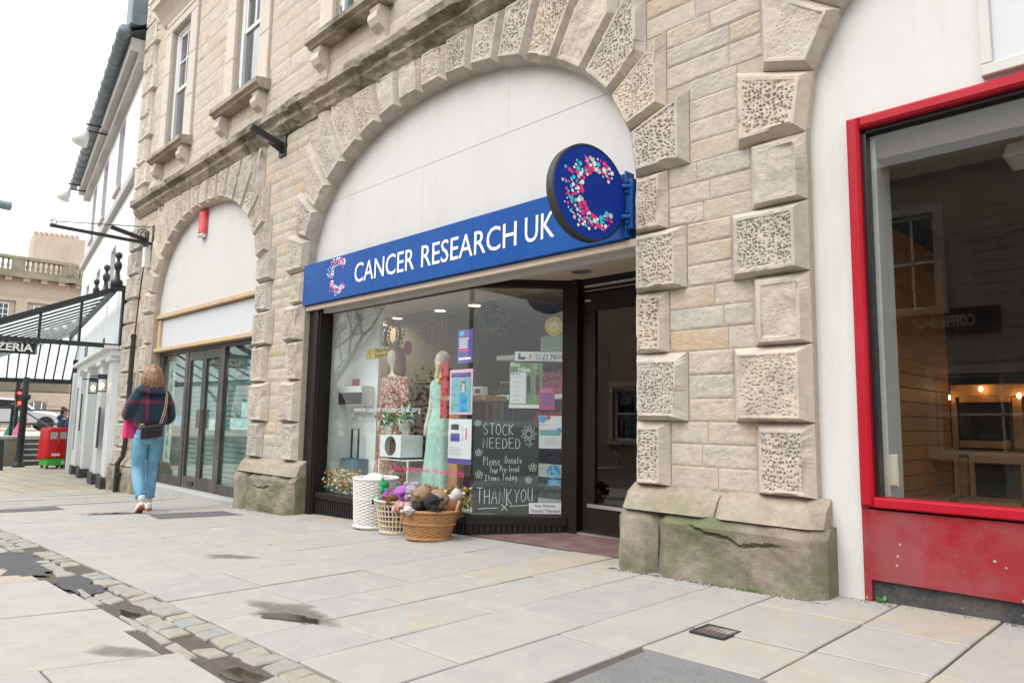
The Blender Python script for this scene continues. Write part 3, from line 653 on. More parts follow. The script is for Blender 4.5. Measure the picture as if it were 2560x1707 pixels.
# corner quoins
sq = [0.0, .44, .88, 1.32, 1.76, 2.2, 2.64, 3.08, 3.53, 3.98, 4.42]
for i, (z0, z1) in enumerate(zip(sq, sq[1:])): block('quoin', rect(-14.1, -13.36 if i % 2 else -13.52, z0, z1), fine=.7, mname='dressed')
sq = [4.94, 5.17, 5.62, 6.08, 6.53, 6.98, 7.45, 7.9, 8.36, 8.82, 9.3]
for i, (z0, z1) in enumerate(zip(sq, sq[1:])): block('quoin', rect(-14.1, -13.36 if i % 2 else -13.56, z0, z1), fine=.7, mname='dressed_upper')
# walling stones between the quoins and in the spandrels
def courses(zs, lo, hi, wmin, wmax, **kw):
    for z0, z1 in zip(zs, zs[1:]):
        x = lo((z0+z1)/2); xe = hi((z0+z1)/2)
        if x is None or xe is None: continue
        while x < xe-.02:
            x2 = x+random.uniform(wmin, wmax)
            if xe-x2 < wmin*.6: x2 = xe
            stone(x, min(x2, xe), z0, z1, **kw); x = x2
def seamx(seams, long_first, xa, side, wl, ws):
    def f(z):
        for i, (a, c) in enumerate(zip(seams, seams[1:])):
            if a <= z <= c: return xa+side*(wl if (i % 2 == 0) == long_first else ws)
        return None
    return f
c1 = [.6, .74, .88, 1.02, 1.165, 1.315, 1.47, 1.61, 1.75, 1.89, 2.03, 2.17, 2.31, 2.445, 2.58, 2.72]
courses(c1, seamx(s1, False, -2.80, 1, .40, .265), seamx(s1, False, -1.60, -1, .48, .345), .2, .42, amp=.026, res=.013)
c2 = [.51, .66, .80, .95, 1.11, 1.27, 1.44, 1.59, 1.745, 1.90, 2.05, 2.19, 2.34, 2.46, 2.59, 2.72]
courses(c2, seamx(s2, False, -8.70, 1, .47, .37), seamx(s2, False, -7.45, -1, .44, .31), .2, .42, amp=.03, res=.035)
c3 = [2.72, 2.86, 3.0, 3.15, 3.29, 3.44, 3.58, 3.72, 3.86, 4.0, 4.15, 4.3, 4.44, 4.585]
courses(c3, lambda z: A_main.limit(z, 1), lambda z: A_right.limit(z, -1), .25, .5, amp=.028, res=.014)
courses(c3, lambda z: A_left.limit(z, 1), lambda z: A_main.limit(z, -1), .22, .42, amp=.032, res=.035)
c4 = [.0, .3, .6, .88, 1.15, 1.42, 1.72, 2.0, 2.3, 2.6, 2.72]
courses(c4, lambda z: -13.45, lambda z: -12.98, .3, .5, amp=.03, res=.05)
courses([2.72, 2.95, 3.2, 3.45, 3.7, 3.95, 4.2, 4.42, 4.585], lambda z: -13.45 if z < 4.42 else -14.08, lambda z: A_left.limit(z, -1), .3, .5, amp=.03, res=.05)
# upper storey walling
zu = [4.94]; 
while zu[-1] < 8.3: zu.append(zu[-1]+random.choice((.2, .235, .26)))
def upx(z0, z1):
    zc = (z0+z1)/2; segs = [-13.46]
    for c, h in WINS[:3]:
        if z0 > 5.44 and z0 < 8.2: segs += [c-h-.31, c+h+.31]
        elif zc > 5.36: segs += [c-.8, c+.8]
    segs.append(-5.2); return segs
for z0, z1 in zip(zu, zu[1:]):
    sg = upx(z0, z1)
    for i in range(0, len(sg), 2):
        x, xe = sg[i], sg[i+1]
        while x < xe-.02:
            x2 = x+random.uniform(.32, .62)
            if xe-x2 < .22: x2 = xe
            xm = (x+x2)/2   # nothing of the wall shows above the slanting top edge of the view
            if z0 < 1.35+(-xm)*.62+1.0: stone(x, min(x2, xe), z0, z1, amp=.034, res=.04, mname='ashlar_upper')
            x = x2
# plinths
def rough_box(name, x0, x1, z0f, z1, y0, y1, slope=0.0, amp=.03, mname='plinth_stone', res=.045, parent=B, rnd=.065, crack=None):
    """weathered plinth stone: front, top and ends displaced; z0f(x) is the ground line"""
    nx = max(4, int((x1-x0)/res)); nz = 44 if crack else 14; nt_ = 4; sd = SEED[0] = SEED[0]+1
    vs = []; fs = []
    prof = [(y0, t/nz) for t in range(nz+1)]
    cols = nx+1
    def disp(u, v): return (float(fbm(np.array(u*4.0+sd), np.array(v*4.0+sd*3), 5))-.5)*2*amp
    for i in range(cols):
        x = x0+(x1-x0)*i/nx; e = min(i, nx-i)/nx*(x1-x0); rc = max(0, rnd-e)
        zb = z0f(x)-.06
        for y, t in prof:
            z = zb+(z1-zb)*t; yy = y+slope*t+disp(x, z)+rc*.9+max(0, rnd*.9-(z1-z))
            if crack:
                zc = crack[0]+.03*math.sin(x*7)+.09*(float(fbm(np.array(x*7.0), np.array(3.0), 4))-.45)-.05*(x-crack[1])/(crack[2]-crack[1])
                if crack[1] < x < crack[2] and abs(z-zc) < .011: yy += .028*min(1, (x-crack[1])/.08, (crack[2]-x)/.08)
            vs.append((x, yy, z))
        for k in range(1, nt_+1): vs.append((x, y0+slope+rnd*.8+(y1-y0-slope)*k/nt_, z1+disp(x, z1+k)*.2))
    m_ = nz+1+nt_
    for i in range(nx):
        for j in range(m_-1): a = i*m_+j; fs.append((a, a+m_, a+m_+1, a+1))
    for i, s_ in ((0, 1), (nx, -1)):
        ring = [i*m_+j for j in range(m_)]; bi = len(vs); xx = vs[ring[0]][0]; vs.append((xx, y1, vs[ring[0]][2])); ring.append(bi); fs.append(tuple(ring if s_ > 0 else ring[::-1]))
    return smooth_angle(MB().add(vs, fs).build(name, mname, parent, fix=True), 40)
gz = lambda x: G(x, -.15)
rough_box('plinth_stone', -2.88, -2.565, gz, .452, -.165, .45, amp=.035, res=.03); rough_box('plinth_stone', -2.558, -1.525, gz, .452, -.165, .45, amp=.034, res=.016, crack=(.37, -2.35, -1.72))
rough_box('plinth_cap', -2.86, -2.19, lambda x: .51, .605, -.15, .4, slope=.085, amp=.014, mname='plinth_cap', res=.03); rough_box('plinth_cap', -2.185, -1.545, lambda x: .51, .605, -.15, .4, slope=.085, amp=.014, mname='plinth_cap', res=.03)
rough_box('plinth_stone', -8.86, -8.45, gz, .34, -.15, .45, amp=.03); rough_box('plinth_stone', -8.445, -7.33, gz, .34, -.15, .45, amp=.065, res=.03, crack=(.2, -8.3, -7.7))
rough_box('plinth_cap', -8.84, -7.35, lambda x: .40, .515, -.135, .4, slope=.08, amp=.014, mname='plinth_cap')
rough_box('plinth_stone', -14.2, -12.5, gz, .14, -.14, .45, amp=.03); rough_box('plinth_cap', -14.18, -12.52, lambda x: .20, .3, -.12, .4, slope=.07, amp=.012, mname='plinth_cap')
# string course, weathered length by length
def moulding(name, x0, x1, prof, amp=.008, mname='cornice_stone', parent=B, seg=.07):
    nx = max(3, int((x1-x0)/seg)); m = len(prof); vs = []; fs = []; sd = random.random()*50; dz = random.uniform(-.008, .008)
    for i in range(nx+1):
        x = x0+(x1-x0)*i/nx
        for k, (y, z) in enumerate(prof):
            j = (float(fbm(np.array(x*7+sd), np.array(k*1.7+sd), 4))-.47)*2*amp*(1.0 if 0 < k < m-1 else 0)
            vs.append((x, y+j, z+dz+j*.5))
    for i in range(nx):
        for k in range(m-1): a = i*m+k; fs.append((a, a+m, a+m+1, a+1))
    fs.append(tuple(range(m))); fs.append(tuple(reversed([nx*m+k for k in range(m)])))
    return MB().add(vs, fs).build(name, mname, parent, fix=True)
CP = [(.02, 4.935), (-.07, 4.92), (-.185, 4.875), (-.19, 4.84), (-.19, 4.775), (-.165, 4.765), (-.12, 4.745), (-.115, 4.715), (-.12, 4.67), (-.085, 4.635), (-.055, 4.60), (-.03, 4.578), (.02, 4.576)]
x = -13.84
while x < 3:
    x2 = x+random.uniform(.75, 1.35); moulding('cornice_block', x+.003, x2-.003, CP, amp=random.uniform(.012, .035) if x > -10 else .014); x = x2
# first-floor windows
mat('sash_white', (.76, .77, .78), .45); mat('curtain', (.70, .72, .73), .9, var=.05); mat('room_dark', (.05, .06, .065), .9)
def console(parent, x):
    pr = [(.02, 0), (-.13, 0), (-.145, -.03), (-.13, -.06), (-.16, -.10), (-.165, -.16), (-.13, -.22), (-.08, -.24), (-.05, -.27), (-.04, -.36), (.02, -.42)]
    n = len(pr); vs = [(x+s_*.085, y, 5.365+z) for s_ in (-1, 1) for y, z in pr]
    fs = [tuple(range(n)), tuple(reversed(range(n, 2*n)))]+[(i, n+i, n+(i+1) % n, (i+1) % n) for i in range(n)]
    return MB().add(vs, fs).build('console', 'dressed_upper', parent, fix=True)
def window(c, h, low=False):
    o = bpy.data.objects.new('window', None); COL.objects.link(o); o.parent = B
    zt = 7.76
    for s_ in (-1, 1):
        for z0, z1 in ((5.49, 6.25), (6.25, 7.0), (7.0, zt)):
            xa, xb = sorted((c+s_*h, c+s_*(h+.3))); MB().boxb(xa+.002, xb-.002, -.05, .25, z0+.002, z1-.002, .008).build('architrave_stone', 'dressed_upper', o)
    moulding('sill', c-.77, c+.77, [(.2, 5.53), (-.03, 5.525), (-.21, 5.49), (-.215, 5.42), (-.17, 5.40), (-.16, 5.37), (.02, 5.365)], amp=.006, mname='cornice_stone', parent=o)
    for s_ in (-1, 1): console(o, c+s_*.6)
    MB().boxb(c-h-.3, c+h+.3, -.05, .25, zt+.003, 8.02, .01).build('lintel', 'dressed_upper', o)
    MB().boxb(c-h-.26, c+h+.26, -.062, -.05, 7.9, 7.94, .003).build('lintel_fillet', 'dressed_upper', o)
    moulding('hood', c-.92, c+.92, [(.02, 8.42), (-.26, 8.36), (-.27, 8.28), (-.2, 8.24), (-.1, 8.12), (-.05, 8.03), (.02, 8.03)], amp=.006, mname='dressed_upper', parent=o)
    yf = .05; f = MB()
    f.box(c-h, c-h+.10, yf, yf+.1, 5.53, zt); f.box(c+h-.10, c+h, yf, yf+.1, 5.53, zt); f.box(c-h+.10, c+h-.10, yf, yf+.1, 5.53, 5.60); f.box(c-h+.10, c+h-.10, yf, yf+.1, zt-.07, zt)
    f.build('frame', 'sash_white', o)
    zm = 6.66
    for k, (z0, z1, yy) in enumerate(((5.6, zm+.03, yf+.055), (zm-.03, zt-.07, yf+.02))):
        f = MB(); x0, x1 = c-h+.102, c+h-.102
        f.box(x0, x0+.045, yy, yy+.035, z0, z1).box(x1-.045, x1, yy, yy+.035, z0, z1).box(x0+.045, x1-.045, yy, yy+.035, z0, z0+.055).box(x0+.045, x1-.045, yy, yy+.035, z1-.055, z1)
        f.box(c-.012, c+.012, yy+.005, yy+.03, z0+.055, z1-.055); zz = (z0+z1)/2; f.box(x0+.045, x1-.045, yy+.006, yy+.029, zz-.012, zz+.012)
        s_ = f.build('sash', 'sash_white', o)
    for k, (z0, z1) in enumerate(((5.6, zm), (zm, zt-.07))): MB().box(c-h+.08, c+h-.08, yf+.045, yf+.049, z0, z1).build('pane', 'glass_house', o)
    MB().box(c-h, c-h*.15, yf+.16, yf+.18, 5.5, zt).box(c+h*.15, c+h, yf+.16, yf+.18, 5.5, zt).build('curtain', 'curtain', o); MB().box(c-h-.2, c+h+.2, yf+1.2, yf+1.22, 5.3, 8).build('room_backdrop', 'room_dark', o)
    g = MB().tube([(c-h+.1, .0, 5.55), (c-h+.1, .0, 5.82)], .018, 8).box(c-h+.03, c-h+.17, -.04, .045, 5.535, 5.55); g.build('window_stay', 'teal_gutter', o)
for c, h in WINS[:3]: window(c, h)
# ------------------------------------------------------------------ charity shop: tympanum, fascia, signs, shopfront
def arch_panel(A, z0, xa, xb, zb0, zb1, y0, y1, name, mname, parent, grow=.02):
    """board inside an arch, cut to the rectangle xa..xb, zb0..zb1"""
    P = [(A.xc+(p[0]-A.xc)*(1+grow/A.a), p[1]+grow) for p in A.curve[::12]]
    poly = [(P[0][0], z0)]+P+[(P[-1][0], z0)]
    for a, b_, c in ((1, 0, xb), (-1, 0, -xa), (0, 1, zb1), (0, -1, -zb0)): poly = clip_poly(poly, a, b_, c)
    return MB().prism(poly, y0, y1).build(name, mname, parent)
T1 = thing('arch_board', 'cream painted boarding filling the wide arch above the blue sign', 'boarding', (-5.1, .1, 2.3)); T1.location = (0, 0, 0)
xs_, zs_ = XZ(1056, 545, .09)[0], XZ(1000, 440, .09)[1]
for xa, xb, za, zb in ((-8, xs_-.001, 2.2, zs_-.002), (xs_+.001, -2, 2.2, zs_-.0025), (-8, -4.2, zs_+.002, 5), (-4.198, -2, zs_+.002, 5)):
    arch_panel(A_main, 2.2, xa, xb, za, zb, .085, .14, 'panel', 'render_cream', T1)
# fascia sign
SG = thing('shop_sign', 'long blue fascia sign lettered CANCER RESEARCH UK in white', 'sign', (-5.2, -.02, 2.3)); SG.location = (0, 0, 0)
YS = -.045
sx0, sx1, sz0, sz1 = -7.455, -2.885, 2.295, 2.765
for k, (a, c) in enumerate(((sx0, -6.02), (-6.018, -4.5), (-4.498, sx1))): MB().boxb(a, c, YS, .02, sz0, sz1, .002).build('face_panel', 'blue_sign', SG)
MB().box(sx0+.02, sx1-.02, .02, .085, sz0+.02, sz1-.02).build('back_box', 'blue_paint', SG)
tx0 = XZ(887, 690, YS)[0]; tx1 = XZ(1387, 540, YS)[0]; tz1 = XZ(993, 632.5, YS)[1]; tz0 = XZ(993, 682, YS)[1]
words = [('CANCER', 887, 1036), ('RESEARCH', 1054, 1292), ('UK', 1313, 1387)]
for wd, pa, pb in words: lettering(wd, XZ(pa, 690-(pa-887)*.26, YS)[0], XZ(pb, 690-(pb-887)*.26, YS)[0], tz0-.005, tz1+.005, frameY(YS-.001), 'white_vinyl', SG, bold=.002, ext=.0015)
def dotted_c(c, r, frame, parent, seed=3, nring=150):
    """the emblem: a letter C of scattered pink, white, grey and cyan dots thinning out to the left"""
    rr = random.Random(seed); bl = {k: MB() for k in ('pink_vinyl', 'white_vinyl', 'cyan_vinyl', 'grey_vinyl')}; done = []
    tries = 0
    while len(done) < nring and tries < 9000:
        tries += 1
        a = rr.uniform(R(38), R(322)); left = max(0, -math.cos(a)); q = rr.random()
        ra = rr.uniform(.60, 1.0)+(left*rr.random()**2*.5 if q < .45 else 0)
        d = rr.choice((.035, .05, .06, .07, .08))*(1 if ra < 1.0 else .7)
        x, z = math.cos(a)*ra*.86, math.sin(a)*ra
        if any(math.hypot(x-u, z-v) < (d+e)*.82 for u, v, e in done): continue
        done.append((x, z, d)); k = rr.choice(('pink_vinyl', 'pink_vinyl', 'white_vinyl', 'white_vinyl', 'grey_vinyl', 'cyan_vinyl'))
        n = 10; lv = rr.uniform(.001, .0022); bl[k].add([frame(c[0]+(x+d*math.cos(2*math.pi*i/n))*r, c[1]+(z+d*math.sin(2*math.pi*i/n))*r, lv) for i in range(n)], [tuple(range(n))])
    for k, m in bl.items(): part(m.build('emblem_dots', k, parent), None, 'stuff')
ex, ez = XZ(847, 689, YS); dotted_c((ex, ez), .205, frameY(YS-.001), SG, 5, 120)
# projecting disc
PD = thing('projecting_sign', 'round dark blue hanging sign with dotted letter C at the end of the fascia', 'sign', (0, 0, 0))
XD, yc, zc, rd = 0.0, -.365, 2.555, .335
m = MB().disc((XD, yc, zc), rd-.012, (0, 1, 0), (0, 0, 1), 64, .06); o = m.build('disc', 'blue_disc', PD)
m = MB(); n = 64; prof = [(rd-.012, .004), (rd, .0), (rd, -.066), (rd-.012, -.07), (rd-.02, -.03)]
vs = [(XD+x, yc+r_*math.cos(2*math.pi*k/n), zc+r_*math.sin(2*math.pi*k/n)) for r_, x in prof for k in range(n)]
m.add(vs, [(i*n+k, i*n+(k+1) % n, (i+1)*n+(k+1) % n, (i+1)*n+k) for i in range(len(prof)-1) for k in range(n)]); m.build('rim', 'alu' if False else 'black_iron', PD, fix=True)
dotted_c((yc+.05, zc+.0), .25, lambda u, z, o_: (XD+.0015+o_, u, z), PD, 9, 150)
MD = Matrix.Translation((-2.862, -.035, 0)) @ Matrix.Rotation(R(-9), 4, 'Z') @ Matrix.Translation((0, .02, 0))
for c_ in PD.children: c_.data.transform(MD)
XD = -2.872
m = MB().box(XD+.0, XD+.012, -.05, .05, 2.30, 2.78); m.build('side_plate', 'blue_paint', PD)
m = MB().box(-2.86, -2.812, -.04, .06, 2.36, 2.72); m.build('wall_plate', 'blue_paint', PD)
for z in (2.66, 2.44):
    MB().tube([(XD-.0, -.09, z), (-2.83, -.03, z+.005)], .016, 10).build('arm', 'blue_paint', PD)
    for dz in (-.035, .035): MB().tube([(-2.86, -.055, z+dz), (-2.835, -.055, z+dz)], .012, 6).build('bolt', 'blue_paint', PD)
# shopfront
SF = thing('charity_shopfront', 'dark framed charity shop front with large window, angled pane and glazed door', 'shop front', (0, 0, 0))
Ax, Ay, Bx, By = -4.67, .15, -4.09, .76
eL = math.hypot(Bx-Ax, By-Ay); ex_, ey_ = (Bx-Ax)/eL, (By-Ay)/eL; nx_, ny_ = ey_, -ex_      # outward normal of the angled pane
def AF(u, z, o_): return (Ax+ex_*u+nx_*o_, Ay+ey_*u+ny_*o_, z)
def uvA(px, py, off=0.0):
    d = ray(px, py); nn = np.array([nx_, ny_, 0]); p0 = np.array([Ax+nx_*off, Ay+ny_*off, 0]); t = ((p0-CAM)@nn)/(d@nn); q = CAM+d*t
    return float((q[0]-Ax)*ex_+(q[1]-Ay)*ey_), float(q[2])
def abox(m, u0, u1, o0, o1, z0, z1):
    vs = [AF(u, z, o_) for z in (z0, z1) for u, o_ in ((u0, o1), (u1, o1), (u1, o0), (u0, o0))]
    return m.add(vs, [(0, 3, 2, 1), (4, 5, 6, 7), (0, 1, 5, 4), (1, 2, 6, 5), (2, 3, 7, 6), (3, 0, 4, 7)])
MB().boxb(-7.45, -2.805, -.005, .03, 2.235, 2.292, .006).build('fascia_lip', 'soffit_paint', SF)
MB().box(-7.449, -2.806, .031, 1.0, 2.268, 2.30).build('soffit', 'soffit_paint', SF)
MB().boxb(-7.448, -7.20, .05, .22, -.1, 2.268, .01).build('jamb', 'dark_frame', SF)
MB().boxb(-7.30, -7.215, .03, .05, -.1, 2.26, .006).build('jamb_bead', 'dark_frame', SF)
MB().boxb(-7.2, -4.66, .09, .22, 2.205, 2.267, .008).build('head_rail', 'dark_frame', SF)
MB().boxb(-7.2, -4.66, .075, .24, .115, .185, .008).build('bottom_rail', 'dark_frame', SF)
m = MB(); x = -7.448; m.box(-7.448, -4.64, .125, .2, -.12, .115)
while x < -4.66: m.boxb(x+.004, x+.034, .095, .125, G(x, .1)-.04, .113, .005); x += .048
part(m.build('fluted_stallriser', 'dark_groove', SF), None, 'stuff')
m = MB(); abox(m, -.02, eL, -.06, .04, 2.205, 2.267); m.build('head_rail', 'dark_frame', SF)
m = MB(); abox(m, -.03, eL, -.07, .06, .115, .185); m.build('bottom_rail', 'dark_frame', SF)
m = MB(); abox(m, -.02, eL, -.05, .03, -.05, .114); u = 0
while u < eL-.03: abox(m, u, u+.03, .031, .055, -.03, .113); u += .048
part(m.build('fluted_stallriser', 'dark_groove', SF), None, 'stuff')
MB().box(-7.21, -4.668, .148, .156, .18, 2.21).build('window_pane', 'glass_shop', SF)
m = MB(); abox(m, .0, eL, -.006, .0, .18, 2.21); m.build('window_pane', 'glass_shop', SF)
m = MB().box(Bx-.03, Bx+.14, By-.03, By+.14, -.05, 2.267); m.build('post', 'dark_frame', SF)
DY = By+.02
MB().box(-3.95, -2.81, DY, DY+.08, 2.14, 2.267).build('door_head', 'dark_frame', SF)
MB().box(-3.9, -2.85, DY-.012, DY, 2.185, 2.205).build('door_closer_bar', 'alu', SF); MB().box(-3.9, -2.85, DY-.006, DY, 2.15, 2.158).build('door_closer_bar', 'metal_grey', SF)
D = bpy.data.objects.new('door', None); COL.objects.link(D); D.parent = SF
dz0 = G(-3.5, .78)+.012
m = MB().box(-3.93, -3.80, DY+.01, DY+.06, dz0, 2.135).box(-2.97, -2.85, DY+.01, DY+.06, dz0, 2.135).box(-3.8, -2.97, DY+.01, DY+.06, 1.98, 2.135).box(-3.8, -2.97, DY+.01, DY+.06, dz0, .30); m.build('leaf', 'dark_frame', D)
MB().box(-3.81, -2.96, DY+.03, DY+.036, .29, 1.99).build('door_pane', 'glass_door', D); MB().box(-3.87, -2.87, DY-.002, DY+.01, .285, .315).build('kick_trim', 'alu', D)
MB().box(-3.9, -3.84, DY-.004, DY+.01, 2.06, 2.08).build('hinge_plate', 'alu', D)
MB().box(-3.95, -2.81, DY-.04, DY+.12, dz0-.04, dz0-.002).build('threshold', 'alu', SF)
ef = sheet('entrance_floor', -4.75, -2.80, .10, .80, 10, 6, .006, 'quarry_tile'); ef['kind'] = 'structure'
dl = thing('downlight', 'round recessed downlight in the beige soffit over the shop door', 'light fitting', (-3.72, .5, 2.268))
MB().lathe([(.075, -.001), (.085, -.008), (.088, -.004), (.088, 0)], n=32, cap=False).build('bezel', 'alu', dl, True); MB().disc((0, 0, -.001), .076, (1, 0, 0), (0, -1, 0), 32).build('lens', 'metal_grey', dl)
# ------------------------------------------------------------------ left arch: vacant shop
T2 = thing('arch_board', 'cream painted boarding filling the smaller left arch, red alarm box on it', 'boarding', (0, 0, 0))
arch_panel(A_left, 2.5, -13, -8, 2.69, 5, .075, .13, 'panel', 'render_cream', T2)
V = thing('vacant_shopfront', 'vacant shop front with dark metal doors, shutters behind glass and raw timber framing', 'shop front', (0, 0, 0))
MB().boxb(-12.66, -8.70, .03, .13, 2.615, 2.68, .006).build('timber_batten', 'timber_new', V); MB().boxb(-12.66, -8.70, .02, .13, 2.055, 2.115, .006).build('timber_batten', 'timber_new', V); MB().boxb(-12.655, -12.5, .06, .13, 2.117, 2.598, .004).build('timber_batten', 'timber_new', V)
MB().box(-12.5, -8.70, .10, .13, 2.117, 2.598).build('board', 'board_white', V)
def fr(x0, x1, z0, z1, y0=.13, y1=.2, nm='frame_bar'): return MB().boxb(x0, x1, y0, y1, z0, z1, .005).build(nm, 'bronze_frame', V)
zb = -.075
for x0, x1 in ((-12.62, -12.45), (-11.45, -11.33), (-10.1, -9.97), (-8.78, -8.70)): fr(x0, x1, zb, 2.053)
for x0, x1 in ((-12.45, -11.45), (-9.97, -8.78)): fr(x0, x1, 1.99, 2.053); fr(x0, x1, zb, .06)
fr(-11.33, -10.1, 2.0, 2.053)
for x0, x1 in ((-11.325, -10.715), (-10.705, -10.105)):
    d = bpy.data.objects.new('door', None); COL.objects.link(d); d.parent = V
    MB().box(x0, x0+.07, .14, .19, zb, 1.995).box(x1-.07, x1, .14, .19, zb, 1.995).box(x0+.07, x1-.07, .14, .19, zb, .10).box(x0+.07, x1-.07, .14, .19, 1.86, 1.995).build('leaf', 'bronze_frame', d)
    MB().box(x0+.06, x1-.06, .163, .169, .09, 1.87).build('pane', 'glass_left', d)
    hx = x1-.035 if x0 < -11 else x0+.035
    MB().box(hx-.03, hx+.03, .09, .139, .82, 1.1).build('handle', 'rust_iron', d)
MB().box(-11.05, -10.85, .125, .139, -.03, .03).build('letter_plate', 'black_plastic', V)
for x0, x1 in ((-12.45, -11.45), (-9.97, -8.78)): MB().box(x0, x1, .163, .169, .055, 1.995).build('pane', 'glass_left', V)
m = MB(); z = -.05
while z < 2.0: m.boxb(-12.6, -8.75, .42, .45, z, z+.072, .02); z += .075
part(m.build('roller_shutter', 'shutter', V), 'pale ribbed roller shutter behind the vacant shop glass', 'stuff')
MB().box(-12.35, -12.05, .2, .205, .25, 1.9).build('vinyl_strip', 'grey_trim', V)
mat('vinyl_dark', (.12, .17, .18), .5)
for k in range(7):
    z = .3+.22*k; MB().lathe([(.05, 0), (.05, .09), (.018, .12), (.018, .16)], (-12.2, .197, z), 10, sy=.1).build('bottle_sticker', 'vinyl_dark', V)
mat('poster_blue', (.12, .3, .5), .5); mat('paper', (.74, .75, .76), .6)
for x0, x1, z0, z1, mm in ((-9.85, -9.1, .83, .98, 'paper'), (-11.0, -10.2, .8, .96, 'paper'), (-9.5, -9.25, 1.0, 1.2, 'paper'), (-12.0, -11.5, .85, 1.0, 'poster_blue')):
    MB().box(x0, x1, .21, .213, z0, z1).build('notice', mm, V)
b = MB().boxb(-12.62, -8.70, -.04, .5, -.5, -.08, .012); st = b.build('shop_step', 'concrete'); st['kind'] = 'structure'
al = thing('alarm_box', 'red and white alarm sounder box high on the cream arch board', 'alarm box', (-10.86, .075, 3.95))
MB().prism([(-.10, -.17), (.10, -.17), (.10, .19), (-.10, .19)], -.08, 0, .025).build('case', 'red_alarm', al); MB().boxb(-.08, .08, -.095, -.01, -.22, -.168, .02).build('strobe', 'white_plastic', al)
# ------------------------------------------------------------------ right arch: red framed cafe
T3 = thing('arch_board', 'white rendered panel filling the right arch around the red window', 'boarding', (0, 0, 0))
RX0, RZ1 = XZ(2116, 303, .02)[0], XZ(2116, 303, .02)[1]
Pr = [(A_right.xc+(p[0]-A_right.xc)*1.01, p[1]+.02) for p in A_right.curve[::12]]
MB().prism([(Pr[0][0], RZ1+.004)]+Pr+[(Pr[-1][0], -.2), (RX0-.004, -.2), (RX0-.004, RZ1+.004)], .045, .12).build('panel', 'render_white', T3)
px0, pz0 = XZ(2456, 196, .03); px1 = XZ(2462, 0, .03)[0]
tb = thing('raised_panel', 'white framed blank board fixed above the red window', 'board', (0, 0, 0))
MB().boxb(px0, 1.9, .005, .045, pz0, pz0+.06, .005).build('frame_bar', 'grey_trim', tb); MB().boxb(px0, px0+.05, .005, .045, pz0+.06, 4.0, .005).build('frame_bar', 'grey_trim', tb); MB().box(px0+.05, 1.9, .025, .044, pz0+.06, 4.0).build('board', 'board_white', tb)
CF = thing('cafe_shopfront', 'red painted shop window frame with red board below and black base', 'shop front', (0, 0, 0))
CX1 = 2.6; zs0 = XZ(2143, 1265, .0)[1]; zs1 = XZ(2171, 1247, .0)[1]
fw_ = .066
MB().boxb(RX0, RX0+fw_, .0, .13, zs0, RZ1, .014).build('frame_post', 'red_paint', CF); MB().boxb(RX0+fw_, CX1, .002, .13, RZ1-fw_, RZ1, .014).build('frame_head', 'red_paint', CF)
MB().boxb(RX0+fw_, CX1, -.006, .13, zs0, zs1+.01, .008).build('frame_sill', 'red_paint', CF); MB().boxb(CX1, CX1+fw_, .0, .13, zs0, RZ1, .01).build('frame_post', 'red_paint', CF)
MB().box(RX0+fw_, RX0+fw_+.022, .05, .12, zs1, RZ1-fw_).build('gasket', 'black_plastic', CF); MB().box(RX0+fw_, CX1, .05, .12, RZ1-fw_-.022, RZ1-fw_).build('gasket', 'black_plastic', CF)
MB().box(RX0+fw_+.01, CX1, .088, .095, zs1, RZ1-fw_-.01).build('window_pane', 'glass_cafe', CF)
MB().box(RX0-.002, RX0+.035, .028, .12, -.05, zs0-.001).build('edge_batten', 'red_board', CF)
zb_ = XZ(2155, 1443, .03)[1]
MB().box(RX0+.036, CX1, .022, .12, zb_, zs0-.012).build('apron_board', 'red_board', CF); MB().box(RX0+.036, CX1, .05, .12, -.1, zb_-.004).build('base_board', 'dark_plinth', CF)
# cafe room
mat('slat_wood', (.50, .20, .035), .5, var=.12, scale=3, rnd=.06, tint=(.36, .13, .02), tscale=5, tamt=.4); mat('pine', (.48, .27, .12), .55, var=.2, scale=9, tint=(.2, .09, .03), tscale=6, tamt=.5); mat('cafe_dark', (.014, .011, .009), .9); mat('cafe_ceiling', (.10, .095, .09), .9); mat('cafe_floor', (.03, .022, .018), .5); mat('cafe_soffit_shaded', (.12, .105, .088), .9)
RM = thing('cafe_room', 'dim empty cafe interior behind the red framed window', 'room', (0, 0, 0)); RM['kind'] = 'structure'
MB().box(RX0-.06, RX0+.112, .131, .36, .5, 2.62).build('reveal', 'plaster_grey', RM); MB().box(RX0+.113, CX1, .131, .36, 2.50, 2.66).build('reveal', 'cafe_soffit_shaded', RM)  # top reveal is plaster too, its shade put into a darker brownish colour
MB().box(RX0-.06, CX1, .13, .30, .45, zs1-.005).build('window_board', 'grey_trim', RM)
SWX = -1.62
for k in range(22):
    z = .12+.107*k; MB().boxb(0, 2.5, 0, .02, z+.006, z+.107, .003).tf(Matrix(((0, -1, 0, SWX), (1, 0, 0, .36), (0, 0, 1, 0), (0, 0, 0, 1)))).build('wall_slat', 'slat_wood', RM)
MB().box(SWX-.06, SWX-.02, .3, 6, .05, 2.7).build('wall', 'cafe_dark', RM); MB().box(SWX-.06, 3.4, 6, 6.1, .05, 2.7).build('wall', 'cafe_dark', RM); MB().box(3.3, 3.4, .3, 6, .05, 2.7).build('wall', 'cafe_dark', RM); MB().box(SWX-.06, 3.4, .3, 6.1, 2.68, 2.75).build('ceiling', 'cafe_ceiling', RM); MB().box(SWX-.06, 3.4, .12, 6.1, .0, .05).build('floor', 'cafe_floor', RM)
MB().box(SWX, 3.3, 3.1, 3.14, 1.62, 2.68).build('bulkhead', 'cafe_dark', RM)
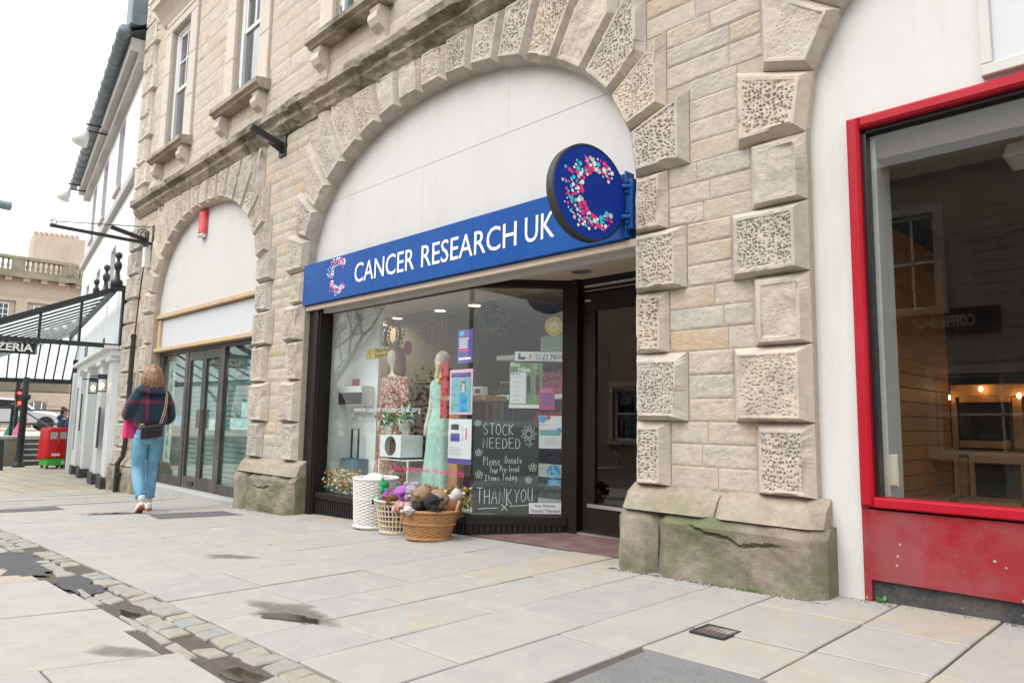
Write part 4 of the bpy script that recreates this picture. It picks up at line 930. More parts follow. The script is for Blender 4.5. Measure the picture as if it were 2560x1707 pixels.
# framed dark screen of pine planks and bar
ps = thing('pine_bar', 'pine plank bar counter with framed black board behind the cafe window', 'bar', (0, 0, 0))
yb_ = 3.0
def bx(p0, p1, nm, mm, y=yb_, th=.06):
    (xa, za), (xb, zb2) = XZ(*p0, y), XZ(*p1, y); return MB().boxb(min(xa, xb), max(xa, xb), y, y+th, min(za, zb2), max(za, zb2), .006).build(nm, mm, ps)
bx((2362, 962), (2600, 990), 'header_plank', 'pine'); bx((2362, 992), (2395, 1122), 'upright_plank', 'pine'); bx((2528, 992), (2562, 1122), 'upright_plank', 'pine'); bx((2397, 1100), (2526, 1122), 'rail_plank', 'pine'); bx((2397, 992), (2526, 1006), 'rail_plank', 'pine')
bx((2398, 1007), (2526, 1100), 'black_board', 'black_plastic', yb_+.02, .02)
bx((2350, 1124), (2620, 1142), 'counter_top', 'pine', yb_-.3, .5); bx((2393, 1143), (2420, 1246), 'counter_leg', 'pine', yb_-.25, .08)
mat('bulb_glow', (1, .6, .2), .5, emit=(1, .55, .18), estr=26)
for k, p in enumerate(((2452, 972), (2548, 989), (2371, 993))):
    q = onY(*p, yb_-.06); o = MB().ball(q, .016, 8, 6, sz=1.3).build('string_bulb', 'bulb_glow', smooth=True); tag(o, ['small lit bulb above the middle of the black board in the cafe', 'small lit bulb at the right edge of the cafe window', 'small lit bulb left of the black board in the cafe'][k], 'bulb', 'bulbs over the cafe bar')
mat('cream_plastic', (.60, .58, .46), .5, var=.04)
bxm = thing('meter_box', 'cream plastic junction box in the lower left corner of the cafe window', 'box', (0, 0, 0))
(xa, za), (xb, zb2) = XZ(2198, 1134, .16), XZ(2251, 1216, .16); MB().prism(rect(xa, xb, zb2, za), .13, .2, .008).build('case', 'cream_plastic', bxm); MB().prism(rect(xa+.02, xb-.06, zb2-.05, zb2), .17, .2).build('conduit', 'white_plastic', bxm)
hl = thing('hanging_heater', 'grey metal lantern hung inside the cafe window top', 'lamp', (0, 0, 0))
(xa, za), (xb, zb2) = XZ(2500, 262, .6), XZ(2610, 340, .6); MB().prism([(xa, za), (xb, za), (xb-.02, zb2), (xa+.03, zb2)], .5, .75, .01).build('body', 'metal_grey', hl)
(xa2, za2), (xb2, zb3) = XZ(2525, 352, .6), XZ(2620, 386, .6); MB().prism([(xa2+.02, za2), (xb2, za2), (xb2+.02, zb3), (xa2-.02, zb3)], .48, .78, .005).build('shade', 'grey_trim', hl); mat('lamp_white', (.7, .72, .7), .4); MB().box(xa2, xb2-.0, .5, .76, zb3-.004, zb3-.001).build('lens', 'lamp_white', hl); MB().tube([(xa+.1, .62, za), (xa+.1, .62, 2.68)], .01, 6).build('hanger', 'metal_grey', hl); MB().box(xa+.05, xb-.05, .58, .66, za2-.001, zb2+.001).build('neck', 'metal_grey', hl)
for k, p in enumerate(((2330, 1128), (2492, 1140))):
    ch = thing('cafe_chair', ['pale wooden chair near the slatted cafe wall', 'pale wooden chair in front of the cafe black board'][k], 'chair', (0, 0, 0), 'chairs in the cafe')
    x, z = XZ(*p, 2.2+.0*k)
    mat('chair_wood%d' % k, (.32, .17, .07), .5) if k == 0 else None
    MB().boxb(x-.17, x+.17, 2.2, 2.225, z-.06, z+.035, .01).build('backrest', 'chair_wood0', ch)
    for sx_ in (-.16, .16): MB().bar((x+sx_, 2.22, .05), (x+sx_, 2.2, z+.02), .03).build('leg', 'chair_wood0', ch); MB().bar((x+sx_, 1.85, .05), (x+sx_, 1.87, .48), .03).build('leg', 'chair_wood0', ch)
    MB().boxb(x-.19, x+.19, 1.84, 2.24, .48, .505, .008).build('seat', 'chair_wood0', ch)
# ------------------------------------------------------------------ charity shop interior and window display
mat('shop_wall', (.62, .58, .50), .85, var=.04); mat('shop_white', (.80, .82, .81), .7); mat('shop_ceiling', (.55, .56, .54), .85); mat('shop_floor', (.16, .13, .10), .5, var=.2)
IR = thing('shop_room', 'dim charity shop interior seen through the window', 'room', (0, 0, 0)); IR['kind'] = 'structure'
MB().box(-7.44, -7.38, .22, 7.2, .0, 2.5).build('wall', 'shop_wall', IR); MB().box(-7.44, -2.7, 7.2, 7.3, .0, 2.5).build('wall', 'shop_wall', IR); MB().box(-2.78, -2.7, .9, 7.2, .0, 2.5).build('wall', 'shop_wall', IR)
MB().box(-7.44, -2.7, 1.0, 7.3, 2.42, 2.5).build('ceiling', 'shop_ceiling', IR); MB().box(-7.44, -4.0, .21, 1.0, 2.42, 2.5).build('ceiling', 'shop_ceiling', IR); MB().box(-7.44, -2.7, .86, 7.3, -.05, .06).build('floor', 'shop_floor', IR)
MB().prism([(-7.38, .05), (-4.72, .05), (-4.72, .165), (-7.38, .165)], .2, .95).build('display_platform', 'shop_white', IR)
MB().box(-7.378, -7.30, .23, .62, .166, 2.42).build('white_partition', 'shop_white', IR); MB().box(-7.299, -6.78, .58, .62, .166, 2.42).build('white_partition', 'shop_white', IR)
wy = lambda u, z, o_: (-7.378+o_, u, z)
def onX(px, py, X): d = ray(px, py); return CAM+d*((X-CAM[0])/d[0])
mat('letter_grey', (.10, .09, .08), .7)
q0, q1 = onX(1240, 778, -7.378), onX(1545, 815, -7.378); lettering('everything here funds lifesaving research', 2.45, float(q1[1]), float(q0[2])-.06, float(q0[2])+.07, wy, 'letter_grey', IR)
# plastic / cloth palette
def pal(n, c, r_=.8, **k): return mat(n, c, r_, **k)
pal('skin_dummy', (.66, .60, .52), .5); pal('wig_dark', (.15, .075, .04), .6, var=.4, scale=60); pal('cloth_mint', (.36, .62, .55), .8, tint=(.6, .72, .66), tscale=45, tamt=.8); pal('leaf_mix', (.07, .17, .05), .7, var=.5, scale=30)
pal('floral_rust', (.34, .085, .05), .8, tint=(.62, .50, .42), tscale=38, tamt=.9, tlo=.5, thi=.54, var=.5, scale=22, detail=2); pal('cloth_red', (.5, .03, .03), .8); pal('cloth_navy', (.02, .03, .07), .85); pal('cloth_plum', (.12, .02, .06), .85); pal('cloth_black', (.012, .012, .014), .85); pal('cloth_teal', (.02, .14, .2), .8); pal('cloth_yellow', (.75, .6, .2), .7); pal('cloth_brown', (.14, .06, .03), .8); pal('cloth_green', (.06, .12, .06), .8); pal('cloth_grey', (.25, .25, .26), .85)
def ring_loft(rings, n=20):
    """rings: (cx, cy, z, rx, ry) stacked upward -> closed loft"""
    m = MB(); vs = [(cx+rx*math.cos(2*math.pi*k/n), cy+ry*math.sin(2*math.pi*k/n), z) for cx, cy, z, rx, ry in rings for k in range(n)]
    fs = [(i*n+k, i*n+(k+1) % n, (i+1)*n+(k+1) % n, (i+1)*n+k) for i in range(len(rings)-1) for k in range(n)]; fs += [tuple(reversed(range(n))), tuple(range((len(rings)-1)*n, len(rings)*n))]
    return m.add(vs, fs)
def mannequin(x, y, z0, H, label, dress, hair, side=1):
    t = thing('mannequin', label, 'mannequin', (x, y, z0), 'shop mannequins')
    k = H/1.75
    body = ring_loft([(0, 0, 0, .10*k, .09*k), (0, 0, .4*k, .12*k, .10*k), (0, 0, .85*k, .155*k, .105*k), (0, 0, 1.02*k, .12*k, .085*k), (0, 0, 1.2*k, .145*k, .095*k), (0, 0, 1.38*k, .16*k, .08*k), (0, 0, 1.44*k, .06*k, .055*k), (0, 0, 1.5*k, .05*k, .05*k), (0, -.01, 1.54*k, .055*k, .07*k), (0, -.015, 1.62*k, .072*k, .09*k), (0, 0, 1.70*k, .068*k, .082*k), (0, 0, 1.745*k, .03*k, .04*k)])
    for s_ in (-1, 1): body.tube([(s_*.15*k, 0, 1.36*k), (s_*.21*k, .02, 1.1*k), (s_*.23*k, -.03, .86*k), (s_*.22*k, -.05, .76*k)], [.045*k, .038*k, .03*k, .02*k], 8)
    body.build('figure', 'skin_dummy', t, True)
    m = MB(); n = 36; zs = [.15, .3, .45, .6, .75, .9, 1.0, 1.06, 1.14, 1.24, 1.34, 1.395]; rs = [.235, .225, .21, .195, .185, .178, .15, .128, .145, .168, .172, .145]
    for i, (z, r_) in enumerate(zip(zs, rs)):
        for q in range(n):
            a = 2*math.pi*q/n; rip = 1+(.13*math.sin(a*8+i*.25+math.sin(i)*.5)+.05*math.sin(a*13-i*.4))*max(0, 1-z/1.0)+.025*math.sin(a*5+i*1.7); m.v.append((r_*k*rip*math.cos(a), r_*k*.72*rip*math.sin(a), z*k))
    m.f = [(i*n+q, i*n+(q+1) % n, (i+1)*n+(q+1) % n, (i+1)*n+q) for i in range(len(zs)-1) for q in range(n)]; m.mi = [0]*len(m.f); m.build('dress', dress, t, True)
    if hair:
        for s_ in (-1, 1): MB().tube([(s_*.155*k, 0, 1.385*k), (s_*.215*k, .02, 1.1*k), (s_*.235*k, -.03, .9*k)], [.07*k, .06*k, .065*k], 10).build('sleeve', dress, t, True)
        m = ring_loft([(0, .02, 1.38*k, .13*k, .08*k), (0, .025, 1.5*k, .125*k, .1*k), (0, .02, 1.64*k, .105*k, .105*k), (0, .01, 1.74*k, .08*k, .09*k), (0, 0, 1.785*k, .03*k, .03*k)], 22)
        m.v = [(a, max(b, -.045*k) if c < 1.7*k and abs(a) < .07*k else b, c+random.uniform(-.006, .006)) for a, b, c in m.v]; m.build('wig', 'wig_dark', t, True)
    MB().lathe([(.16, 0), (.16, .015), (.02, .02), (.02, .2)], n=20).build('stand', 'metal_grey', t)
    return t
p = onY(985, 1000, .55); mannequin(float(p[0]), .55, .166, 1.63, 'mannequin in long rust floral dress with brown wig in the shop window', 'floral_rust', True)
p = onY(1112, 1000, .6); mannequin(float(p[0])-.05, .6, .166, 1.55, 'mannequin in pale mint dress beside the posters in the shop window', 'cloth_mint', False)
o = MB(); o.tube([(XZ(1100, 935, .5)[0]+random.uniform(-.04, .04)+.02*math.cos(k*.9), .47, XZ(1100, 935, .5)[1]+.11-.012*k) for k in range(18)], [.02]*18, 8); t = o.build('flower_garland', 'cloth_yellow', smooth=True); tag(t, 'yellow silk flower garland around the neck of the mint mannequin', 'garland')
o = MB().prism(rect(*XZ(1108, 900, .45)[:1], XZ(1125, 900, .45)[0], XZ(1108, 1045, .45)[1], XZ(1108, 905, .45)[1]), .42, .46, .01).build('red_scarf', 'cloth_red'); tag(o, 'red scarf hanging from the mint dressed mannequin', 'scarf')
# flower bed along the bottom of the window: countless silk flowers
fl = [('leaf_mix', 0), ('petal_orange', 1), ('petal_yellow', 2), ('petal_white', 3), ('petal_lilac', 4), ('stem_pale', 5)]
pal('petal_orange', (.75, .30, .06), .7); pal('petal_yellow', (.80, .55, .10), .7); pal('petal_white', (.80, .78, .72), .7); pal('petal_lilac', (.55, .42, .60), .7); pal('stem_pale', (.30, .40, .20), .7)
m = MB()
for i in range(3000):
    x = random.uniform(-7.2, -4.72); y = random.uniform(.17, .34); h = random.uniform(.02, .20)*(1.35 if x < -6.6 else 1) + (.04 if x > -5.0 else 0)
    q = Vector((x, y, .17+h)); k = random.random()
    m.cur = 0 if k < .36 else 5 if k < .5 else random.choice((1, 1, 2, 2, 3, 3, 4))
    s_ = random.uniform(.012, .026) if m.cur else random.uniform(.02, .035)
    u = Vector((random.uniform(-1, 1), random.uniform(-1, .2), random.uniform(-.6, 1))).normalized(); v = u.orthogonal().normalized(); w_ = u.cross(v)
    if m.cur in (0, 5): m.add([q-v*s_*.3, q+w_*s_*1.5, q+v*s_*.3, q-w_*s_*1.5], [(0, 1, 2, 3)])
    else:
        pts = [q+u*s_*.3]+[q+(v*math.cos(a)+w_*math.sin(a))*s_*(1 if j % 2 else .6) for j, a in enumerate([math.pi*2*t/8 for t in range(8)])]; m.add(pts, [(0, 1+j, 1+(j+1) % 8) for j in range(8)])
fb = m.build('silk_flowers', [a for a, _ in fl]); tag(fb, 'orange, white and yellow silk flowers along the foot of the shop window', 'flowers', kind='stuff')
# white display cubes with pots
def boxt(name, label, cat, p0, p1, y, dep, mname, hole=False, group=None, b_=.006):
    (xa, za), (xb, zb2) = XZ(*p0, y), XZ(*p1, y); t = thing(name, label, cat, ((xa+xb)/2, y, min(za, zb2)), group); w2 = abs(xb-xa)/2; h = abs(za-zb2)
    return t, w2, h
t, w2, h = boxt('display_cube', 'white cube display box with a round hole, below the potted plants', 'display box', (951, 1086), (1001, 1144), .33, .3, 'shop_white')
m = MB(); n = 24; cc = [(w2*.55*math.cos(2*math.pi*k/n), h/2+w2*.55*math.sin(2*math.pi*k/n)) for k in range(n)]
def sq(k): a = 2*math.pi*k/n+1e-6; c, s_ = math.cos(a), math.sin(a); f = 1/max(abs(c), abs(s_)); return (w2*c*f, h/2+h/2*s_*f)
m.add([(a, 0, b) for a, b in cc]+[(sq(k)[0], 0, sq(k)[1]) for k in range(n)], [(k, (k+1) % n, n+(k+1) % n, n+k) for k in range(n)]); m.build('front', 'shop_white', t, fix=True)
MB().box(-w2, -w2+.01, .002, .28, 0, h).box(w2-.01, w2, .002, .28, 0, h).box(-w2+.01, w2-.01, .002, .28, 0, .01).box(-w2+.01, w2-.01, .002, .28, h-.01, h).build('sides', 'shop_white', t); MB().box(-w2+.01, w2-.01, .27, .28, .01, h-.01).build('back', 'cloth_grey', t)
zc0 = XZ(951, 1086, .33)[1]
st = thing('display_stand', 'thin white metal frame stand under the cube box', 'stand', (0, 0, 0)); (xa, za), (xb, _) = XZ(949, 1146, .33), XZ(1020, 1146, .33)
for x in (xa, xb):
    for y in (.33, .58): MB().box(x-.008, x+.008, y-.008, y+.008, .168, za-.004).build('leg', 'shop_white', st)
MB().box(xa-.01, xb+.01, .32, .6, za-.004, za+.003).build('top', 'shop_white', st); MB().box(xa, xb, .58, .585, .3, .5).build('back_panel', 'paper', st)
def plant(x, y, z, pot, label, pr, ph, fh, fm, cnt=120):
    t = thing('potted_plant', label, 'plant', (x, y, z)); MB().lathe([(pr*.75, 0), (pr, ph), (pr*1.05, ph), (pr*.9, ph-.005)], n=20).build('pot', pot, t, True)
    m = MB()
    for i in range(cnt):
        a = random.uniform(0, 2*math.pi); r_ = random.random()**.5*pr*1.5; hh = ph+random.uniform(0, fh)*(1-(r_/pr/1.8)**2); c = Vector((r_*math.cos(a), r_*math.sin(a), hh)); u = Vector((random.uniform(-1, 1), random.uniform(-1, 1), random.uniform(.2, 1.4))).normalized(); v = u.orthogonal().normalized()*.009
        m.cur = 1 if random.random() < .22 else 0; m.add([c-u*.02-v, c-u*.02+v, c+u*.025+v, c+u*.025-v], [(0, 1, 2, 3)])
    m.build('foliage', [fm, 'petal_white'], t); return t
x, z = XZ(972, 1086, .45); plant(x, .45, zc0+.002, 'shop_white', 'small white pot with green grass on the display cube, the left of two', .055, .09, .2, 'leaf_green', 260)
x, z = XZ(1006, 1086, .45); plant(x+.02, .48, zc0+.002, 'grey_trim', 'small pale pot with bushy plant on the display cube, the right of two', .055, .13, .22, 'leaf_green', 300)
# wall items left
eb = thing('control_panel', 'white wall box with black front panel on the white partition', 'control panel', (0, 0, 0)); (xa, za), (xb, zb2) = XZ(832, 968, .45), XZ(910, 1014, .45)
MB().prism(rect(xa, xb, zb2, za), .40, .57, .01).build('case', 'white_plastic', eb); (xa, za), (xb, zb2) = XZ(845, 982, .395), XZ(903, 1010, .395); MB().box(xa, xb, .393, .399, zb2, za).build('screen', 'black_plastic', eb)
def sticker(name, label, cat, p0, p1, y, mname, th=.002, group=None):
    (xa, za), (xb, zb2) = XZ(*p0, y), XZ(*p1, y); t = thing(name, label, cat, (0, 0, 0), group); MB().box(min(xa, xb), max(xa, xb), y, y+th, min(za, zb2), max(za, zb2)).build('sheet', mname, t); return t, (min(xa, xb), max(xa, xb), min(za, zb2), max(za, zb2))
mat('sign_yellow', (.80, .58, .04), .5); mat('sign_magenta', (.45, .012, .17), .5); mat('poster_violet', (.10, .07, .33), .5); mat('ink', (.03, .03, .04), .6); mat('poster_pink', (.75, .5, .6), .5); mat('poster_teal', (.16, .42, .48), .5); mat('photo_green', (.10, .22, .07), .5, var=.5, scale=40, tint=(.25, .3, .2), tscale=25); mat('sticker_blue', (.01, .29, .62), .45)
t, bb = sticker('hazard_sign', 'yellow electrical hazard sign inside the shop window', 'sign', (917, 872), (974, 892), .57, 'sign_yellow'); lettering('Electrical', bb[0]+(bb[1]-bb[0])*.4, bb[1]-.01, (bb[2]+bb[3])/2+.005, bb[3]-.008, frameY(.569), 'ink', t); lettering('hazard', bb[0]+(bb[1]-bb[0])*.4, bb[1]-.05, bb[2]+.008, (bb[2]+bb[3])/2-.005, frameY(.569), 'ink', t)
MB().prism([(bb[0]+.01, bb[2]+.01), (bb[0]+.08, bb[2]+.01), (bb[0]+.045, bb[3]-.01)], .5675, .5695).build('warning_triangle', 'ink', t); MB().prism([(bb[0]+.02, bb[2]+.016), (bb[0]+.07, bb[2]+.016), (bb[0]+.045, bb[3]-.022)], .5665, .5674).build('warning_triangle', 'sign_yellow', t)
t, bb = sticker('notice', 'small red notice above the control panel on the white partition', 'notice', (879, 948), (897, 966), .57, 'cloth_red'); sticker('notice', 'white paper notices taped to the partition', 'notice', (838, 905), (878, 965), .57, 'paper')
def round_sign(name, label, c, r_, y, mname, u=(1, 0, 0), v=(0, 0, 1)):
    t = thing(name, label, 'sticker', (0, 0, 0)); x, z = XZ(*c, y); MB().disc((x, y, z), r_, u, v, 28, .003).build('disc', mname, t); return t, x, z
round_sign('round_sticker', 'magenta round sticker hanging high behind the main window', (1019, 870), .085, .9, 'sign_magenta')
sc = thing('suitcase', 'dark teal suitcase with raised handle at the left of the display', 'suitcase', (XZ(884, 1190, .5)[0], .5, .166)); MB().boxb(-.17, .17, -.1, .1, .03, .38, .03).build('shell', 'cloth_teal', sc); MB().tube([(-.07, 0, .38), (-.07, 0, .72), (.07, 0, .72), (.07, 0, .38)], .012, 8).build('handle', 'black_plastic', sc)
for s_ in (-.12, .12): MB().tube([(s_, -.04, .02), (s_, .04, .02)], .02, 10).build('wheel', 'black_plastic', sc)
# wreaths
def wreath(c, r_, y, label, cols, cnt=420, tube=.05, yaw=0):
    t = thing('wreath', label, 'wreath', (0, 0, 0)); x, z = XZ(*c, y); m = MB()
    for i in range(cnt):
        a = random.uniform(0, 2*math.pi); b = random.uniform(0, 2*math.pi); rr = r_+tube*math.cos(b)*random.random()**.4; q = Vector((x+rr*math.cos(a), y+tube*math.sin(b), z+rr*math.sin(a))); u = Vector((random.uniform(-1, 1),)*1+(random.uniform(-1, 1), random.uniform(-1, 1))).normalized(); v = u.orthogonal().normalized(); s_ = random.uniform(.012, .022); m.cur = random.choices(range(len(cols)), [5]+[2]*(len(cols)-1))[0]
        m.add([q-u*s_, q+v*s_*.6, q+u*s_, q-v*s_*.6], [(0, 1, 2, 3)])
    m.build('foliage', cols, t); MB().tube([(x+r_*math.cos(2*math.pi*k/20), y, z+r_*math.sin(2*math.pi*k/20)) for k in range(21)], .02, 6).build('ring', 'wig_dark', t); MB().tube([(x, y, z+r_), (x, y, 2.42)], .004, 5).build('thread', 'white_plastic', t); return t
wreath((1084, 826), .13, .7, 'round wreath with small red flowers hanging in the main window', ['leaf_mix', 'cloth_red', 'sign_magenta', 'cloth_brown'])
wreath((982, 838), .15, .8, 'leafy wreath with white flowers hanging in the main window', ['leaf_mix', 'petal_white', 'leaf_green'])
bl_ = wreath((1232, 800), .10, .62, 'dense dark blue and green flower ball hanging behind the angled pane', ['leaf_mix', 'cloth_navy', 'cloth_navy'], 900, .085)
# pendant lamps
pal('lamp_shade', (.72, .70, .66), .5); mat('lamp_glow', (1, .85, .6), .5, emit=(1, .78, .5), estr=42)
for k, (px, py, y, lb) in enumerate(((915, 812, .9, 'leftmost pendant lamp in the shop window'), (992, 797, 1.1, 'second pendant lamp from the left in the shop window'), (1100, 778, 1.3, 'pendant lamp right of the red wreath'), (1186, 765, 1.0, 'pendant lamp next to the corner of the glass'))):
    x, z = XZ(px, py, y); t = thing('pendant_lamp', lb, 'lamp', (x, y, z), 'shop pendant lamps'); MB().lathe([(.02, .2), (.05, .19), (.075, .02), (.075, 0), (.068, .005)], n=20, cap=False).build('shade', 'lamp_shade', t, True); MB().disc((0, 0, .012), .066, (1, 0, 0), (0, -1, 0), 20).build('lens', 'lamp_glow', t); MB().tube([(0, 0, .19), (0, 0, 2.42-z)], .006, 6).build('cable', 'black_plastic', t)
# posters behind the main pane
def poster(p0, p1, y, label, mname, bands, name='poster', frame=None):
    t, bb = sticker(name, label, 'poster', p0, p1, y, mname); x0, x1, z0, z1 = bb; W, H = x1-x0, z1-z0
    for (u0, u1, v0, v1, mm) in bands: MB().box(x0+W*u0, x0+W*u1, y-.0015, y-.0004, z0+H*v0, z0+H*v1).build('print', mm, t)
    return t, bb
pn = lambda n, a, b, m_='white_vinyl', u0=.12, u1=.85: [(u0, u1-random.uniform(0, .25), a+(b-a)*k/n, a+(b-a)*(k+.5)/n, m_) for k in range(n)]
poster((1145, 826), (1181, 906), .2, 'violet poster at the top of the poster column in the main window', 'poster_violet', pn(5, .45, .78)+[(.15, .4, .83, .95, 'cyan_vinyl'), (.12, .7, .36, .42, 'pink_vinyl'), (.1, .9, .1, .17, 'white_vinyl')])
t, bb = poster((1126, 925), (1180, 1036), .2, 'poster with a seated woman in a blue flowered top, middle of the poster column', 'poster_pink', [(.06, .92, .82, .93, 'poster_violet'), (.08, .94, .05, .8, 'poster_teal')])
W, H = bb[1]-bb[0], bb[3]-bb[2]; cx = bb[0]+W*.6
for pts, mm, yy in (([(cx-.05, bb[2]+H*.05), (cx+.06, bb[2]+H*.05), (cx+.05, bb[2]+H*.45), (cx, bb[2]+H*.5), (cx-.05, bb[2]+H*.42)], 'sticker_blue', .198), ([(cx-.022, bb[2]+H*.5), (cx+.022, bb[2]+H*.5), (cx+.018, bb[2]+H*.68), (cx-.018, bb[2]+H*.68)], 'skin_dummy', .1975), ([(cx-.035, bb[2]+H*.52), (cx+.035, bb[2]+H*.52), (cx+.025, bb[2]+H*.73), (cx-.025, bb[2]+H*.73)], 'wig_dark', .1982)): MB().prism(pts, yy-.0006, yy).build('print', mm, t)
poster((1122, 1047), (1177, 1162), .2, 'white poster with purple glasses cases and a pink pen, bottom of the poster column', 'paper', [(.0, 1, .0, .12, 'poster_violet'), (.12, .45, .76, .88, 'ink'), (.1, .5, .5, .68, 'poster_violet'), (.75, .8, .55, .8, 'pink_vinyl'), (.6, .64, .5, .85, 'grey_vinyl')]+pn(4, .2, .4, 'grey_vinyl', .05, .7))
# wooden display post
wp = thing('wooden_post', 'wooden display post with a small shelf behind the poster column', 'display post', (0, 0, 0)); (xa, za), (xb, _) = XZ(1124, 1200, .42), XZ(1142, 1200, .42); MB().boxb(xa-.04, xb, .42, .5, .168, XZ(1124, 990, .42)[1], .006).build('post', 'pine', wp); (xa, za), (xb, zb2) = XZ(1104, 990, .36), XZ(1216, 1000, .36); MB().boxb(xa, xb, .34, .62, zb2, za, .006).build('shelf', 'pine', wp)
bk = thing('photo_box', 'small boxed picture on the wooden shelf', 'box', (0, 0, 0)); (xa, _), (xb, zt) = XZ(1186, 990, .4), XZ(1207, 966, .4); MB().boxb(xa, xb, .38, .46, za+.001, zt, .004).build('box', 'paper', bk); MB().box(xa+.03, xb-.01, .377, .379, za+.02, zt-.02).build('print', 'cloth_brown', bk)
lettering('www.cancerresearchuk.org', XZ(885, 1025, .147)[0], XZ(1052, 1025, .147)[0], XZ(885, 1034, .147)[1], XZ(885, 1016, .147)[1], frameY(.147), 'grey_vinyl', SF, ext=.0006)
lettering('Shop, volunteer, donate. Visit us at cruk.org', XZ(985, 1172, .147)[0], XZ(1160, 1178, .147)[0], XZ(985, 1176, .147)[1], XZ(985, 1161, .147)[1], frameY(.147), 'pink_vinyl', SF, ext=.0006)
# clothes rails inside
def rail(x0, y0, x1, y1, cnt, label, z=1.45, cols=('cloth_navy', 'cloth_plum', 'cloth_black', 'cloth_teal', 'cloth_brown', 'cloth_grey', 'cloth_green')):
    t = thing('clothes_rail', label, 'clothes rail', (0, 0, 0), 'clothes rails in the shop'); MB().tube([(x0, y0, .06), (x0, y0, z), (x1, y1, z), (x1, y1, .06)], .014, 8).build('rail', 'metal_grey', t)
    dx, dy = (x1-x0)/cnt, (y1-y0)/cnt; ln = math.hypot(x1-x0, y1-y0); ux, uy = (x1-x0)/ln, (y1-y0)/ln
    for k in range(cnt):
        cx, cy = x0+dx*(k+.5), y0+dy*(k+.5); hh = random.uniform(.55, .95); wd = random.uniform(.2, .26); th = .018
        pr = [(-.06, 0), (.06, 0), (wd, -.08), (wd*1.02, -hh), (-wd*1.02, -hh), (-wd, -.08)]
        vs = [(cx-uy*a+ux*s_*th, cy+ux*a+uy*s_*th, z-.05+b) for s_ in (-1, 1) for a, b in pr]; n = 6
        MB().add(vs, [tuple(range(n)), tuple(reversed(range(n, 2*n)))]+[(i, n+i, n+(i+1) % n, (i+1) % n) for i in range(n)]).build('garment', random.choice(cols), t, fix=True)
rail(-6.9, 1.2, -6.9, 3.0, 26, 'dark clothes on the rail along the left wall of the shop'); rail(-5.9, 1.7, -4.9, 1.7, 16, 'dark clothes on the rail behind the mannequins'); rail(-5.6, 3.4, -4.2, 3.4, 22, 'clothes on the rail deep inside the shop'); rail(-4.1, 2.3, -3.2, 2.9, 16, 'pale and dark clothes on the rail behind the door', cols=('cloth_grey', 'cloth_green', 'cloth_black', 'curtain', 'cloth_teal'))
su = thing('shelf_unit', 'tall dark shelf unit with folded goods behind the mannequins', 'shelf', (0, 0, 0))
for k in range(5): MB().box(-6.6, -5.3, 2.6, 2.95, .1+.42*k, .13+.42*k).build('shelf', 'cloth_brown', su)
for x in (-6.62, -5.3): MB().box(x, x+.03, 2.6, 2.95, .06, 1.95).build('side', 'cloth_brown', su)
for k in range(5):
    for j in range(6):
        if random.random() < .85: x = -6.5+.2*j; MB().boxb(x, x+.15, 2.62, 2.85, .131+.42*k, .131+.42*k+random.uniform(.1, .3), .01).build('goods', random.choice(('cloth_plum', 'cloth_navy', 'cloth_teal', 'cloth_red', 'shop_white', 'cloth_yellow')), su)
hs = thing('wall_shelf', 'shelf of small potted plants on the right wall behind the door', 'shelf', (0, 0, 0)); MB().box(-3.35, -2.79, 2.0, 3.8, 1.62, 1.65).build('board', 'pine', hs)
for k in range(6): plant(-3.2+.05*(k % 2), 2.1+.28*k, 1.651, 'shop_white', 'small potted plant on the shelf behind the door, number %s from the front' % ('one', 'two', 'three', 'four', 'five', 'six')[k], .06, .1, .14, 'leaf_mix', 50)
mat('canvas_print', (.42, .36, .27), .8, tint=(.2, .14, .12), tscale=14, tamt=.8); pc = MB().boxb(-3.75, -3.35, 1.62, 1.66, .75, 1.3, .006).build('canvas_picture', 'canvas_print'); tag(pc, 'beige canvas picture of dark flowers standing behind the door', 'picture')
es = thing('easel', 'dark folding easel holding the flower picture behind the door', 'easel', (0, 0, 0))
for x in (-3.72, -3.38): MB().bar((x, 1.6, .06), (-3.55+.3*(x+3.55), 1.67, 1.4), .03).build('leg', 'black_plastic', es)
MB().bar((-3.55, 2.0, .06), (-3.55, 1.7, 1.4), .03).build('leg', 'black_plastic', es); MB().box(-3.75, -3.35, 1.58, 1.665, .72, .748).build('ledge', 'black_plastic', es)
# yarn shelves behind the angled pane
ys_ = thing('yarn_shelves', 'white shelves of knitting yarn behind the angled pane', 'shelf', (0, 0, 0)); YY = .98
shz = [XZ(1370, py, YY)[1] for py in (1248, 1160, 1070, 985, 880)]
xa, xb = XZ(1318, 1000, YY)[0], XZ(1413, 1000, YY)[0]
MB().box(xa-.45, xb+.06, YY+.26, YY+.28, .06, 1.75).build('back', 'cloth_black', ys_)
for z in shz: MB().boxb(xa-.45, xb+.05, YY, YY+.26, z-.045, z, .004).build('shelf', 'shop_white', ys_)
MB().boxb(xa-.45, xb+.05, YY-.01, YY, shz[1]-.12, shz[1]-.045, .003).build('shelf_label', 'shop_white', ys_); MB().boxb(xa-.45, xb+.05, YY-.01, YY, shz[2]-.10, shz[2]-.045, .003).build('shelf_label', 'shop_white', ys_)
def yarn_mesh():
    m = MB().ball((0, 0, 0), .05, 14, 10, sx=1.0, sy=.9, sz=.72)
    for k in range(7):
        a = random.uniform(0, math.pi); m.tube([Vector((.051*math.cos(t), .046*math.sin(t)*math.cos(a), .038*math.sin(t)*math.sin(a)+.036*math.cos(t)*math.sin(k))) for t in np.linspace(0, 2*math.pi, 16)], .004, 5, False)
    return m.mesh('yarn_ball', True)
